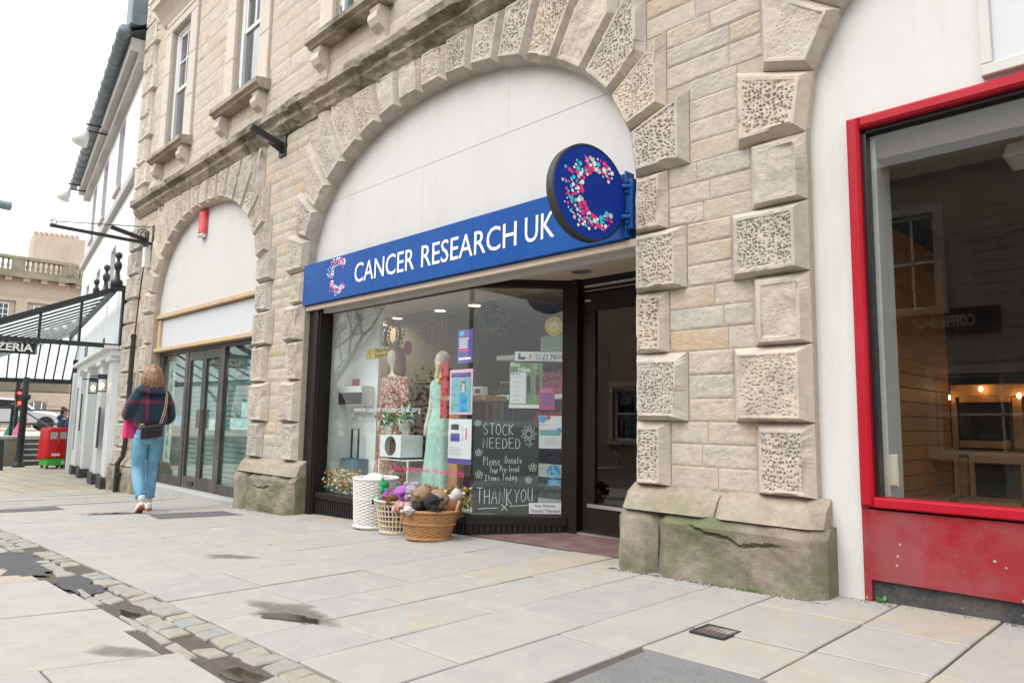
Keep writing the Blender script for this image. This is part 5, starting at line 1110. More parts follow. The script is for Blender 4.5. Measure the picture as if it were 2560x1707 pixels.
ym = yarn_mesh(); YC = {3: ('yarn_pink', (.72, .16, .26)), 2: ('yarn_red', (.55, .01, .015)), 1: ('yarn_navy', (.02, .03, .14)), 0: ('yarn_grey', (.25, .28, .32)), -1: ('yarn_purple', (.18, .02, .2))}
base = {-1: .07, 0: shz[0], 1: shz[1], 2: shz[2], 3: shz[3]}; wordc = {3: 'pink', 2: 'red', 1: 'navy blue', 0: 'grey', -1: 'purple'}; rw = {3: ('bottom', 'second', 'third'), 2: ('bottom', 'upper', ''), 1: ('bottom', 'upper', ''), 0: ('bottom', 'upper', ''), -1: ('bottom', 'upper', '')}
for s_, (mn, c) in YC.items():
    mat(mn, c, .95, var=.35, scale=120, bump=.8, bscale=200)
    me = ym.copy(); me.materials.append(MATS[mn])
    for r_ in range(3 if s_ == 3 else 2):
        for k in range(5):
            o = bpy.data.objects.new('yarn_ball', me); COL.objects.link(o); o.location = (xb-.02-.1*k+(.04 if r_ % 2 else 0), YY+.07+random.uniform(0, .02), base[s_]+.038+.07*r_); o.rotation_euler = (random.uniform(-.3, .3), random.uniform(-.3, .3), random.uniform(0, 3)); tag(o, '%s yarn ball, %s from the right in the %s row of its shelf' % (wordc[s_], ('first', 'second', 'third', 'fourth', 'fifth')[k], rw[s_][r_]), 'yarn ball', '%s yarn balls on the shelves' % wordc[s_])
pd_ = thing('storage_case', 'pale green polka dot storage case on top of the yarn shelves', 'case', (0, 0, 0)); (xa2, za2), (xb2, zb2) = XZ(1346, 840, YY), XZ(1410, 876, YY); MB().boxb(xa2, xb2, YY+.02, YY+.22, shz[4]+.002, za2, .012).build('case', 'cloth_mint', pd_); m = MB()
for i in range(6):
    for j in range(3): m.disc((xa2+.03+i*(xb2-xa2-.05)/5+(j % 2)*.015, YY+.0185, shz[4]+.03+j*.035), .007, (1, 0, 0), (0, 0, 1), 8)
part(m.build('dots', 'white_vinyl', pd_), None, 'stuff'); MB().tube([((xa2+xb2)/2-.05, YY+.1, za2), ((xa2+xb2)/2-.04, YY+.1, za2+.03), ((xa2+xb2)/2+.04, YY+.1, za2+.03), ((xa2+xb2)/2+.05, YY+.1, za2)], .006, 6).build('handle', 'cloth_brown', pd_)
# signs fixed to the angled pane (inside face)
def asheet(name, label, cat, p0, p1, mname, off=-.012, th=.002):
    (u0, z1), (u1, z0) = uvA(*p0, off), uvA(*p1, off); t = thing(name, label, cat, (0, 0, 0)); m = MB(); abox(m, u0, u1, off-th, off, z0, z1); m.build('sheet', mname, t); return t, u0, u1, z0, z1
def aprint(t, u0, u1, z0, z1, mname, off=-.012, lv=.0012): m = MB(); abox(m, u0, u1, off, off+lv, z0, z1); return m.build('print', mname, t)
AFo = lambda off: (lambda u, z, o_: AF(u, z, off+o_))
def zp(a, b): return (1140+a*.4717, 660+b*.4717)
t, u0, u1, z0, z1 = asheet('wool_sign', 'white paper sign reading WOOL 1.79 with a black swan', 'sign', zp(312, 463), zp(568, 517), 'paper')
W = u1-u0
for ch_, cc_, k in (('W', 'cloth_red', 0), ('O', 'cloth_yellow', 1), ('O', 'cloth_green', 2), ('L', 'cyan_vinyl', 3)): lettering(ch_, u0+W*(.29+.075*k), u0+W*(.35+.075*k), z0+.012, z1-.018, AFo(-.011), cc_, t, ext=.0005)
lettering('£1.79', u0+W*.58, u0+W*.84, z0+.008, z1-.022, AFo(-.011), 'ink', t, ext=.0005, bold=.01); lettering('Ltd', u0+W*.86, u0+W*.98, z0+.025, z1-.008, AFo(-.011), 'ink', t, ext=.0005)
sw = [(.05, .25), (.1, .15), (.2, .15), (.24, .4), (.16, .45), (.12, .4), (.11, .7), (.13, .8), (.1, .85), (.07, .75), (.08, .5)]
MB().add([AF(u0+W*a, z0+(z1-z0)*b, -.0108) for a, b in sw], [tuple(range(len(sw)))]).build('swan', 'ink', t)
t, u0, u1, z0, z1 = asheet('hike_poster', 'Big Hike poster with two walkers on a green path', 'poster', zp(284, 520), zp(458, 765), 'photo_green'); W, H = u1-u0, z1-z0
lettering('Big', u0+W*.05, u0+W*.33, z0+H*.88, z1-H*.01, AFo(-.011), 'white_vinyl', t, bold=.02, ext=.0005); lettering('Hike', u0+W*.26, u0+W*.62, z0+H*.79, z0+H*.9, AFo(-.011), 'white_vinyl', t, bold=.02, ext=.0005); aprint(t, u0+W*.03, u0+W*.5, z0+H*.1, z0+H*.78, 'paper')
aprint(t, u0, u1, z0, z0+H*.08, 'paper', lv=.0015); lettering('C', u0+W*.72, u0+W*.82, z0+H*.88, z1-H*.03, AFo(-.011), 'white_vinyl', t, ext=.0005)
for k in range(6): aprint(t, u0+W*.12, u0+W*(.3+.03*(k % 3)), z0+H*(.16+.1*k), z0+H*(.18+.1*k), 'grey_vinyl', lv=.0018)
lettering('Big steps', u0+W*.05, u0+W*.32, z0+H*.72, z0+H*.77, AFo(-.009), 'ink', t, ext=.0004)
for k, (a, mm) in enumerate(((.58, 'cloth_navy'), (.84, 'cloth_plum'))):
    ps_ = [(a-.04, .3), (a-.01, .3), (a, .42), (a+.01, .3), (a+.04, .3), (a+.06, .62), (a+.04, .68), (a+.02, .74), (a-.02, .74), (a-.04, .68), (a-.06, .62)]
    MB().add([AF(u0+W*b, z0+H*c, -.0105) for b, c in ps_], [tuple(range(len(ps_)))]).build('walker_print', mm, t, fix=True)
t, u0, u1, z0, z1 = asheet('battery_poster', 'magenta battery recycling poster overlapping the Big Hike poster', 'poster', zp(442, 652), zp(523, 772), 'sign_magenta', -.009); W, H = u1-u0, z1-z0
MB().add([AF(u0+W*.5+W*.36*math.cos(k*.3142), z0+H*.46+W*.36*math.sin(k*.3142), -.0085) for k in range(20)], [tuple(range(20))]).build('print', 'poster_violet', t); aprint(t, u0+W*.36, u0+W*.47, z0+H*.34, z0+H*.6, 'sign_magenta', -.0085, .001); aprint(t, u0+W*.53, u0+W*.64, z0+H*.34, z0+H*.6, 'sign_magenta', -.0085, .001); lettering('Recycle your', u0+W*.1, u0+W*.8, z0+H*.87, z0+H*.94, AFo(-.0085), 'white_vinyl', t, ext=.0004); lettering('batteries here', u0+W*.1, u0+W*.75, z0+H*.78, z0+H*.85, AFo(-.0085), 'white_vinyl', t, ext=.0004)
t, u0, u1, z0, z1 = asheet('recycling_poster', 'white recycling poster with blue circles on the angled pane', 'poster', zp(438, 803), zp(558, 978), 'paper'); W, H = u1-u0, z1-z0
for a, b, r_, mm in ((.17, .9, .17, 'sticker_blue'), (.42, .94, .1, 'cloth_red'), (.9, .55, .11, 'sticker_blue')): MB().add([AF(u0+W*a+W*r_*math.cos(k*.3927), z0+H*b+W*r_*math.sin(k*.3927), -.011) for k in range(16)], [tuple(range(16))]).build('print', mm, t)
lettering('Recycling', u0+W*.06, u0+W*.45, z0+H*.69, z0+H*.74, AFo(-.011), 'cloth_red', t, ext=.0004); aprint(t, u0+W*.06, u0+W*.95, z0+H*.40, z0+H*.57, 'poster_teal'); [aprint(t, u0+W*.3, u0+W*(.8-.1*(k % 2)), z0+H*(.12+.06*k), z0+H*(.145+.06*k), 'grey_vinyl') for k in range(4)]
t, u0, u1, z0, z1 = asheet('access_sticker', 'blue wheelchair access sticker on the angled pane', 'sticker', zp(487, 1142), zp(556, 1176), 'sticker_blue'); W = u1-u0; uc, zc_ = uvA(*zp(518, 1102), -.012); rr = uvA(*zp(555, 1102), -.012)[0]-uc
MB().add([AF(uc+rr*math.cos(k*.2094), zc_+rr*math.sin(k*.2094), -.011) for k in range(30)], [tuple(range(30))]).build('disc', 'sticker_blue', t)
wm = MB(); g = lambda pts, r_: wm.tube([AF(uc+rr*a, zc_+rr*b, -.009) for a, b in pts], r_, 6)
g([(-.15, .45), (-.12, .0), (.35, .0), (.5, -.5), (.68, -.5)], rr*.055); g([(-.12, .22), (.25, .22)], rr*.05); g([(-.25+.42*math.cos(a), -.25+.42*math.sin(a)) for a in np.linspace(1.9, 6.0, 14)], rr*.05); wm.ball(AF(uc-rr*.15, zc_+rr*.66, -.009), rr*.11, 8, 6); wm.build('wheelchair_symbol', 'white_vinyl', t)
for k, s_ in enumerate(('PLEASE', 'ASK FOR', 'ASSISTANCE')): lettering(s_, u0+W*(.5-.2-.1*(k > 0)-.12*(k > 1)), u0+W*(.5+.2+.1*(k > 0)+.12*(k > 1)), z0+(z1-z0)*(.7-.3*k), z0+(z1-z0)*(.9-.3*k), AFo(-.011), 'white_vinyl', t, ext=.0004)
t, u0, u1, z0, z1 = asheet('dogs_sign', 'white card reading Dogs Welcome Humans Tolerated at the foot of the angled pane', 'sign', zp(387, 1264), zp(561, 1324), 'paper', -.005); lettering('Dogs Welcome', u0+.05, u1-.06, (z0+z1)/2+.005, z1-.012, AFo(-.004), 'ink', t, ext=.0004); lettering('Humans Tolerated', u0+.02, u1-.02, z0+.012, (z0+z1)/2-.005, AFo(-.004), 'letter_grey', t, ext=.0004)
uc, zc_ = uvA(*zp(520, 330), -.012); rr = uvA(*zp(570, 330), -.012)[0]-uc; t = thing('round_sticker', 'yellow round sticker with a little house near the top of the angled pane', 'sticker', (0, 0, 0))
for r_, mm, lv in ((1, 'sign_yellow', -.0118), (.8, 'cloth_brown', -.0112), (.76, 'sign_yellow', -.0108)): MB().add([AF(uc+rr*r_*math.cos(k*.2094), zc_+rr*r_*math.sin(k*.2094), lv) for k in range(30)], [tuple(range(30))]).build('disc', mm, t)
MB().add([AF(uc+rr*a, zc_+rr*b, -.0104) for a, b in ((-.45, -.4), (.45, -.4), (.45, .15), (0, .6), (-.45, .15))], [(0, 1, 2, 3, 4)]).build('house_print', 'white_vinyl', t); MB().add([AF(uc+rr*a, zc_+rr*b, -.0101) for a, b in ((-.25, -.38), (.25, -.38), (.25, .02), (-.25, .02))], [(0, 1, 2, 3)]).build('people_print', 'sign_yellow', t)
# chalk board
mat('chalkboard', (.008, .022, .020), .45, var=.15, scale=6); mat('chalk', (.80, .82, .80), .8)
t, u0, u1, z0, z1 = asheet('chalkboard', 'black board hand lettered STOCK NEEDED Please Donate, THANK YOU', 'board', zp(96, 826), zp(434, 1324), 'chalkboard', -.010, .004)
GL = {'S': [[(.85, .9), (.5, 1), (.15, .85), (.2, .62), (.75, .42), (.85, .2), (.5, 0), (.1, .1)]], 'T': [[(0, 1), (1, 1)], [(.5, 1), (.5, 0)]], 'O': [[(.5, 1), (.1, .75), (.05, .3), (.45, 0), (.9, .25), (.92, .7), (.5, 1)]], 'C': [[(.9, .85), (.5, 1), (.1, .6), (.15, .2), (.5, 0), (.9, .12)]], 'K': [[(.1, 1), (.1, 0)], [(.85, 1), (.12, .45), (.9, 0)]], 'N': [[(.08, 0), (.08, 1), (.88, 0), (.9, 1)]], 'E': [[(.85, 1), (.1, 1), (.1, 0), (.88, 0)], [(.1, .52), (.7, .52)]], 'D': [[(.1, 0), (.1, 1), (.6, .95), (.92, .55), (.7, .1), (.1, 0)]], 'H': [[(.1, 1), (.1, 0)], [(.88, 1), (.88, 0)], [(.1, .5), (.88, .52)]], 'A': [[(.02, 0), (.5, 1), (.95, 0)], [(.22, .38), (.78, .38)]], 'Y': [[(.05, 1), (.5, .5), (.95, 1)], [(.5, .5), (.4, 0)]], 'U': [[(.1, 1), (.1, .25), (.4, 0), (.8, .15), (.85, 1), (.85, .1), (1, 0)]], 'P': [[(.1, 0), (.1, 1), (.6, 1), (.8, .75), (.5, .5), (.1, .5)]], 'I': [[(.1, 1), (.9, 1)], [(.5, 1), (.5, 0)], [(.1, 0), (.9, 0)]], 'X': [[(0, 1), (1, 0)], [(1, 1), (0, 0)]],
      'l': [[(.5, 1), (.5, 0), (.7, 0)]], 'e': [[(.15, .32), (.85, .36), (.6, .6), (.2, .45), (.2, .1), (.6, 0), (.9, .12)]], 'a': [[(.8, .55), (.4, .6), (.1, .3), (.35, 0), (.75, .2), (.8, .58), (.82, .08), (1, 0)]], 's': [[(.8, .52), (.45, .6), (.2, .45), (.75, .2), (.55, 0), (.15, .08)]], 'o': [[(.5, .6), (.12, .35), (.4, 0), (.85, .25), (.5, .6)]], 'n': [[(.12, .6), (.15, 0), (.2, .4), (.55, .6), (.8, .4), (.82, 0)]], 't': [[(.45, .95), (.45, .1), (.7, 0)], [(.15, .62), (.8, .64)]], 'u': [[(.12, .6), (.15, .15), (.45, 0), (.8, .2), (.82, .6), (.84, 0)]], 'r': [[(.15, .6), (.18, 0), (.25, .4), (.7, .6)]], '-': [[(.1, .35), (.9, .36)]], 'v': [[(.1, .6), (.45, 0), (.85, .62)]], 'd': [[(.85, 1), (.82, 0), (.8, .35), (.45, .55), (.12, .25), (.4, 0), (.8, .2)]], 'm': [[(.05, .6), (.08, 0), (.1, .45), (.32, .58), (.45, 0), (.5, .45), (.75, .58), (.88, 0)]], 'y': [[(.15, .6), (.3, .2), (.7, .2), (.85, .6), (.7, -.2), (.3, -.35)]]}
def chalk(txt, a0, b0, a1, b1, sw=.0028, slant=0.0):
    """single-stroke lettering in a box given by two sight points on the board"""
    (ua, za), (ub, zb2) = uvA(*zp(a0, b0), -.008), uvA(*zp(a1, b1), -.008); W = (ub-ua)/len(txt); H = abs(za-zb2); zlo = min(za, zb2); m = MB()
    for i, c in enumerate(txt):
        jz = random.uniform(-.05, .05)*H
        for st_ in GL.get(c, []):
            m.tube([AF(ua+W*(i+.08+.84*x)+slant*y*H, zlo+y*H+jz+(ub-ua)*0, -.0085) for x, y in st_], sw, 5)
    return m.build('chalk_lettering', 'chalk', t)
chalk('STOCK', 140, 905, 310, 848); chalk('NEEDED', 138, 975, 345, 925); chalk('Please', 143, 1065, 235, 1020, .0022); chalk('Donate', 258, 1055, 352, 1018, .0022); chalk('Your', 178, 1108, 225, 1075, .0022); chalk('Pre-loved', 232, 1100, 335, 1068, .0022); chalk('Items', 150, 1145, 232, 1118, .0022); chalk('Today', 243, 1145, 326, 1112, .0022); chalk('THANK', 105, 1268, 302, 1190, .003); chalk('YOU', 305, 1258, 412, 1192, .003)
def stroke(pts, sw=.003): m = MB(); m.tube([AF(*uvA(*zp(a, b), -.008), -.0085) for a, b in pts], sw, 5); m.build('chalk_lettering', 'chalk', t)
stroke([(115, 1296), (220, 1291)]); stroke([(285, 1283), (388, 1277)]); stroke([(240, 1270), (272, 1306)]); stroke([(276, 1268), (240, 1306)])
def flower(cx, cy, r_, np_=5):
    m = MB(); uc, zc_ = uvA(*zp(cx, cy), -.008); rr = abs(uvA(*zp(cx+r_, cy), -.008)[0]-uc)
    for k in range(np_):
        a = 2*math.pi*k/np_+.4; m.tube([AF(uc+rr*.62*math.cos(a)+rr*.36*math.cos(b), zc_+rr*.62*math.sin(a)+rr*.36*math.sin(b), -.0085) for b in np.linspace(0, 2*math.pi, 9)], .002, 5)
    m.build('chalk_flower', 'chalk', t)
for cx, cy, r_ in ((116, 842, 17), (120, 998, 19), (122, 1115, 21), (407, 1077, 22), (384, 1145, 19)): flower(cx, cy, r_)
for k in range(9): a = 2*math.pi*k/9; stroke([(385+12*math.cos(a), 900+14*math.sin(a)), (385+30*math.cos(a-.25), 898+34*math.sin(a-.25)), (385+42*math.cos(a), 898+46*math.sin(a)), (385+30*math.cos(a+.25), 898+34*math.sin(a+.25)), (385+12*math.cos(a), 900+14*math.sin(a))], .0022)
stroke([(395, 935), (392, 955), (362, 948), (390, 968), (410, 950), (392, 955)], .0022)
# ------------------------------------------------------------------ baskets and soft toys in front of the window
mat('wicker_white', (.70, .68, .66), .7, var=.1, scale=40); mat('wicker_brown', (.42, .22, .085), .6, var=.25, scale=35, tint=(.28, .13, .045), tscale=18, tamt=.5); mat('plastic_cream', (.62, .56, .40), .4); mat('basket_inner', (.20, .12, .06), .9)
def weave(t, prof, nst, mname, rx=1.0, ry=1.0, sr=.0075, wr=.0075, step=.0145, amp=.006, rnd=.0):
    """basket wall: upright stakes with strands woven in and out; prof(z)->radius"""
    z0, z1, pr = prof; m = MB(); npt = nst*2
    z = z0; row = 0
    while z < z1:
        pts = []
        for k in range(npt*2+1):
            a = 2*math.pi*k/(npt*2); w_ = math.sin(a*nst/2*1.0+math.pi*row)*amp; r_ = pr(z)+w_+random.uniform(-rnd, rnd); pts.append((r_*rx*math.cos(a), r_*ry*math.sin(a), z+random.uniform(-.001, .001)))
        m.tube(pts, wr, 5, False); z += step; row += 1
    part(m.build('woven_strands', mname, t, True), None, 'stuff')
    s_ = MB()
    for k in range(nst): a = 2*math.pi*(k+.5)/nst; s_.tube([(pr(zz)*rx*math.cos(a), pr(zz)*ry*math.sin(a), zz) for zz in np.linspace(z0-.01, z1+.01, 7)], sr, 5)
    part(s_.build('stakes', mname, t, True), None, 'stuff')
def braid(t, r_, z, mname, rx=1, ry=1, rr=.011, n=60, name='rim', wv=.006):
    m = MB()
    for ph in (0, 2.1, 4.2): m.tube([((r_+wv*math.cos(a*14+ph))*rx*math.cos(a), (r_+wv*math.cos(a*14+ph))*ry*math.sin(a), z+wv*math.sin(a*14+ph)) for a in np.linspace(0, 2*math.pi, n*2)], rr, 6, False)
    return m.build(name, mname, t, True)
gb = lambda x, y: G(x, y)+.002
wx, wyy = -5.74, -.10
WB = thing('laundry_basket', 'tall white round wicker laundry basket outside the shop window', 'basket', (wx, wyy, gb(wx, wyy)))
pr = lambda z: .185+.022*z/.46
weave(WB, (.02, .445, pr), 30, 'wicker_white', sr=.006, wr=.0078, step=.0145); braid(WB, .207, .455, 'wicker_white', rr=.010); braid(WB, .187, .018, 'wicker_white', rr=.012)
braid(WB, .198, .275, 'wicker_white', rr=.006, name='band'); MB().lathe([(.17, .03), (.17, .42), (.01, .425)], n=32, cap=False).build('liner', 'wicker_white', WB, True)
m = MB(); m.ball((-.03, 0, .44), .11, 18, 12, sz=.55, jit=.05); o = m.build('white_cushion', 'curtain', smooth=True); o.location = WB.location; tag(o, 'white fabric bundle sticking out of the white wicker basket', 'cushion')
cx_, cy_ = -5.27, -.16
CB = thing('plastic_basket', 'cream plastic lattice laundry basket full of soft toys', 'basket', (cx_, cy_, gb(cx_, cy_)))
R0, R1, HH = .165, .212, .29; rr_ = lambda z: R0+(R1-R0)*z/HH
MB().lathe([(.02, .02), (R0-.02, .02), (R0-.02, .0), (R0+.005, .0), (R0+.006, .03), (R0-.005, .032)], n=40).build('base', 'plastic_cream', CB, True)
MB().lathe([(R1-.012, HH-.045), (R1-.004, HH-.045), (R1+.005, HH-.01), (R1+.022, HH-.008), (R1+.022, HH+.004), (R1-.004, HH+.005), (R1-.012, HH-.005)], n=40, cap=False).build('rim', 'plastic_cream', CB, True)
m = MB()
for k in range(34): a = 2*math.pi*k/34; m.tube([(rr_(z)*math.cos(a), rr_(z)*math.sin(a), z) for z in (.02, .15, HH-.04)], .006, 5)
part(m.build('ribs', 'plastic_cream', CB), None, 'stuff'); m = MB()
for k in range(1, 6): z = .03+.043*k; m.tube([(rr_(z)*math.cos(a), rr_(z)*math.sin(a), z) for a in np.linspace(0, 2*math.pi, 49)], .005, 5, False)
part(m.build('rings', 'plastic_cream', CB), None, 'stuff')
a = -2.35; bx0 = (CB.location.x+(R1+.024)*math.cos(a), CB.location.y+(R1+.024)*math.sin(a)); mat('label_blue', (.02, .10, .45), .5)
m = MB(); m.cur = 0; tv = Vector((-math.sin(a), math.cos(a), 0)); nv = Vector((math.cos(a), math.sin(a), 0)); c0 = Vector((*bx0, CB.location.z+HH-.02))
m.add([c0+tv*u_+Vector((0, 0, v_))+nv*.002 for u_, v_ in ((-.06, -.03), (.05, -.03), (.06, .025), (-.06, .025))], [(0, 1, 2, 3)]); m.cur = 1; m.add([c0+tv*u_+Vector((0, 0, v_))+nv*.0035 for u_, v_ in ((-.05, -.012), (.045, -.012), (.05, .02), (-.05, .02))], [(0, 1, 2, 3)])
o = m.build('price_label', ['label_blue', 'paper'], CB); o.matrix_parent_inverse = Matrix.Translation(CB.location).inverted()
bxx, byy = -4.74, -.24
BB = thing('wicker_basket', 'brown oval wicker basket with loop handles heaped with soft toys', 'basket', (bxx, byy, gb(bxx, byy)), rz=R(40))
pr2 = lambda z: .17+.075*z/.24
weave(BB, (.03, .225, pr2), 34, 'wicker_brown', 1.0, .72, sr=.006, wr=.0065, step=.0115, amp=.005); braid(BB, .247, .238, 'wicker_brown', 1, .72, .009); braid(BB, .175, .016, 'wicker_brown', 1, .72, .011); braid(BB, .219, .135, 'wicker_brown', 1, .72, .006, name='band')
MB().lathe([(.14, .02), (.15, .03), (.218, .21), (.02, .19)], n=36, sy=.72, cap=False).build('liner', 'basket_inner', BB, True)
for s_ in (-1, 1):
    m = MB()
    for ph in (0, 2.1, 4.2): m.tube([(s_*(.245+.012*math.sin(t_)+.006*math.cos(t_*6+ph)), .085*math.cos(t_)+.006*math.sin(t_*6+ph), .235+.075*math.sin(t_)) for t_ in np.linspace(0, math.pi, 24)], .008, 6)
    m.build('handle', 'wicker_brown', BB, True)
def fur(name, c, **k): return mat(name, c, .95, var=.22, scale=70, bump=1.0, bscale=160, sheen=.12, **k)
fur('fur_purple', (.50, .14, .62)); fur('fur_green', (.02, .40, .14)); fur('fur_lilac', (.56, .47, .66), tint=(.75, .72, .78), tscale=60, tamt=.8); fur('fur_black', (.012, .012, .016)); fur('fur_teddy', (.44, .27, .15), tint=(.58, .42, .28), tscale=40, tamt=.7); fur('fur_red', (.58, .02, .03)); fur('fur_pink', (.75, .45, .45)); fur('fur_brown', (.28, .11, .04)); fur('fur_white', (.74, .72, .7)); fur('fur_magenta', (.5, .05, .5))
def toy(label, mname, loc, s_, rot, ear='fur_white', muzzle=None, group='soft toys in the baskets', jit=.05):
    t = thing('soft_toy', label, 'soft toy', loc, group); t.rotation_euler = rot; t.scale = (s_*1.32,)*3
    m = MB().ball((0, 0, 0), .5, 44, 30, sx=.85, sy=.75, sz=1.0, jit=jit).ball((0, 0, .78), .42, 40, 28, sy=.92, jit=jit)
    for sx_ in (-1, 1):
        m.ball((sx_*.32, .05, 1.14), .17, 18, 12, sy=.5, jit=jit); m.ball((sx_*.52, -.12, .22), .17, 22, 14, sx=.9, sz=1.7, jit=jit); m.ball((sx_*.32, -.38, -.4), .2, 22, 14, sy=1.7, jit=jit)
    m.build('body', mname, t, True)
    m = MB().ball((0, -.36, .7), .17, 12, 8, sz=.8, jit=.02); m.build('muzzle', muzzle or mname, t, True); MB().ball((0, -.52, .76), .05, 8, 6).build('nose', 'fur_black', t, True)
    for sx_ in (-1, 1): MB().ball((sx_*.15, -.36, .9), .045, 8, 6).build('eye', 'black_plastic', t, True)
    return t
zc_ = gb(cx_, cy_)
toy('purple plush bear lying face down across the cream basket', 'fur_purple', (cx_+.02, cy_+.02, zc_+.34), .15, (R(85), 0, R(65))); toy('bright green plush toy with white eye at the left of the cream basket', 'fur_green', (cx_-.13, cy_-.06, zc_+.33), .085, (R(20), R(-20), R(-60)), muzzle='fur_white')
toy('orange brown plush toy half buried in the cream basket', 'fur_brown', (cx_+.06, cy_-.07, zc_+.27), .1, (R(70), 0, R(20)), muzzle='petal_orange'); toy('magenta plush toy inside the cream basket lattice', 'fur_magenta', (cx_-.06, cy_-.06, zc_+.19), .11, (R(10), R(10), R(-40))); toy('grey brown plush toy at the bottom of the cream basket', 'fur_teddy', (cx_+.05, cy_-.04, zc_+.10), .11, (R(5), R(30), R(-20)))
zb3 = gb(bxx, byy)
def onb(u_, v_, z): c, s_ = math.cos(R(40)), math.sin(R(40)); return (bxx+u_*c-v_*s_, byy+u_*s_+v_*c, zb3+z)
toy('curly light brown teddy lying on its side in the wicker basket', 'fur_teddy', onb(.07, .02, .33), .15, (R(75), R(15), R(-20)), jit=.09); toy('black plush dog in the front of the wicker basket', 'fur_black', onb(-.06, -.06, .30), .12, (R(80), 0, R(100)), jit=.05); toy('lilac speckled fluffy plush toy at the back of the wicker basket', 'fur_lilac', onb(-.10, .04, .31), .12, (R(40), 0, R(20)), jit=.09)
toy('red plush toy between the teddy and the lilac toy', 'fur_red', onb(-.01, .13, .33), .07, (R(30), R(20), R(-30)), muzzle='fur_white'); toy('pale pink plush toy hanging over the left rim of the wicker basket', 'fur_pink', onb(-.24, -.02, .27), .075, (R(90), R(20), R(120))); toy('dark brown plush toy at the right handle of the wicker basket', 'fur_brown', onb(.20, .03, .27), .11, (R(60), R(10), R(-60)), jit=.07); toy('white plush toy lying on the front rim of the wicker basket', 'fur_white', onb(-.16, -.09, .25), .07, (R(90), 0, R(60)))
toy('small black and white plush toy at the front rim of the wicker basket', 'fur_black', onb(.09, -.12, .255), .06, (R(70), 0, R(30)), muzzle='fur_white'); toy('cream plush toy behind the teddy in the wicker basket', 'fur_white', onb(.16, .1, .31), .09, (R(60), R(-20), R(200)), jit=.08)
# weeds and litter at the wall foot
m = MB()
def tuft(m, x, y, n, s_, h):
    for i in range(n):
        px_, py_ = x+random.gauss(0, s_), y+random.uniform(-.012, .01); z = G(px_, py_); a = random.uniform(0, 2*math.pi); l_ = random.uniform(.3, 1)*h; d = Vector((math.cos(a)*.5, math.sin(a)*.5-.1, 1))*l_; q = Vector((px_, py_, z)); w_ = Vector((-math.sin(a), math.cos(a), 0))*.0025; m.add([q-w_, q+w_, q+d*.6+w_*.7+Vector((0, 0, 0)), q+d], [(0, 1, 2), (0, 2, 3)])
tuft(m, -1.93, -.19, 90, .05, .03); tuft(m, -2.1, -.185, 50, .05, .02); tuft(m, -7.6, -.17, 60, .2, .02); tuft(m, -13.3, -.16, 90, .1, .06); tuft(m, -7.0, .07, 30, .1, .02)
db = MB()
for i in range(900):
    x = random.choice((random.uniform(-2.9, -1.5), random.uniform(-2.9, -.6), random.uniform(-8.8, -4.6))); y = (-.175 if -2.9 < x < -1.5 or x < -7.3 else .03 if x > -1.5 else .09)-abs(random.gauss(0, .02)); s_ = random.uniform(.002, .006); z = G(x, y); db.add([(x-s_, y-s_, z), (x+s_, y-s_*.6, z), (x+s_*.5, y+s_, z), (x, y, z+s_)], [(0, 1, 3), (1, 2, 3), (2, 0, 3)])
db_ = db.build('wall_foot_grit', 'joint_dirt'); tag(db_, 'brown grit and crumbs along the foot of the walls', 'grit', kind='stuff')
g_ = m.build('wall_foot_grass', 'moss'); tag(g_, 'thin green grass and moss at the foot of the stone wall', 'grass', kind='stuff')
wd = thing('weed', 'small green leafy weed at the foot of the black base', 'weed', (XZ(2210, 1507, .03)[0], .03, G(-1.28, .03))); m = MB()
for i in range(9):
    a = random.uniform(0, 2*math.pi); d = Vector((math.cos(a), math.sin(a)*.5-.3, .5)).normalized(); q = d*random.uniform(.005, .02); s_ = Vector((-d.y, d.x, 0)).normalized()*.011; l_ = random.uniform(.025, .045); m.add([q, q+d*l_*.5+s_, q+d*l_, q+d*l_*.5-s_], [(0, 1, 2, 3)])
m.build('leaves', 'leaf_green', wd)
for k, (px, py) in enumerate(((2062, 1478), (2075, 1474), (2172, 1497), (2235, 1512), (1880, 1470))):
    q = None; x, _ = XZ(px, py, -.02); o = MB().add([(0, 0, .004), (.02, .006, .012), (.034, -.002, .006), (.018, -.012, .003)], [(0, 1, 2, 3)]).build('dead_leaf', 'dead_leaf'); o.location = (x, -.03 if k > 1 else -.06, G(x, -.03)+.002); o.rotation_euler[2] = k*1.3; tag(o, ['dead brown leaf below the white strip, nearest the plinth', 'dead brown leaf below the white strip beside another leaf', 'dead leaf at the corner of the black base', 'dead leaf beside the green weed', 'dark scrap at the foot of the big plinth'][k], 'leaf')
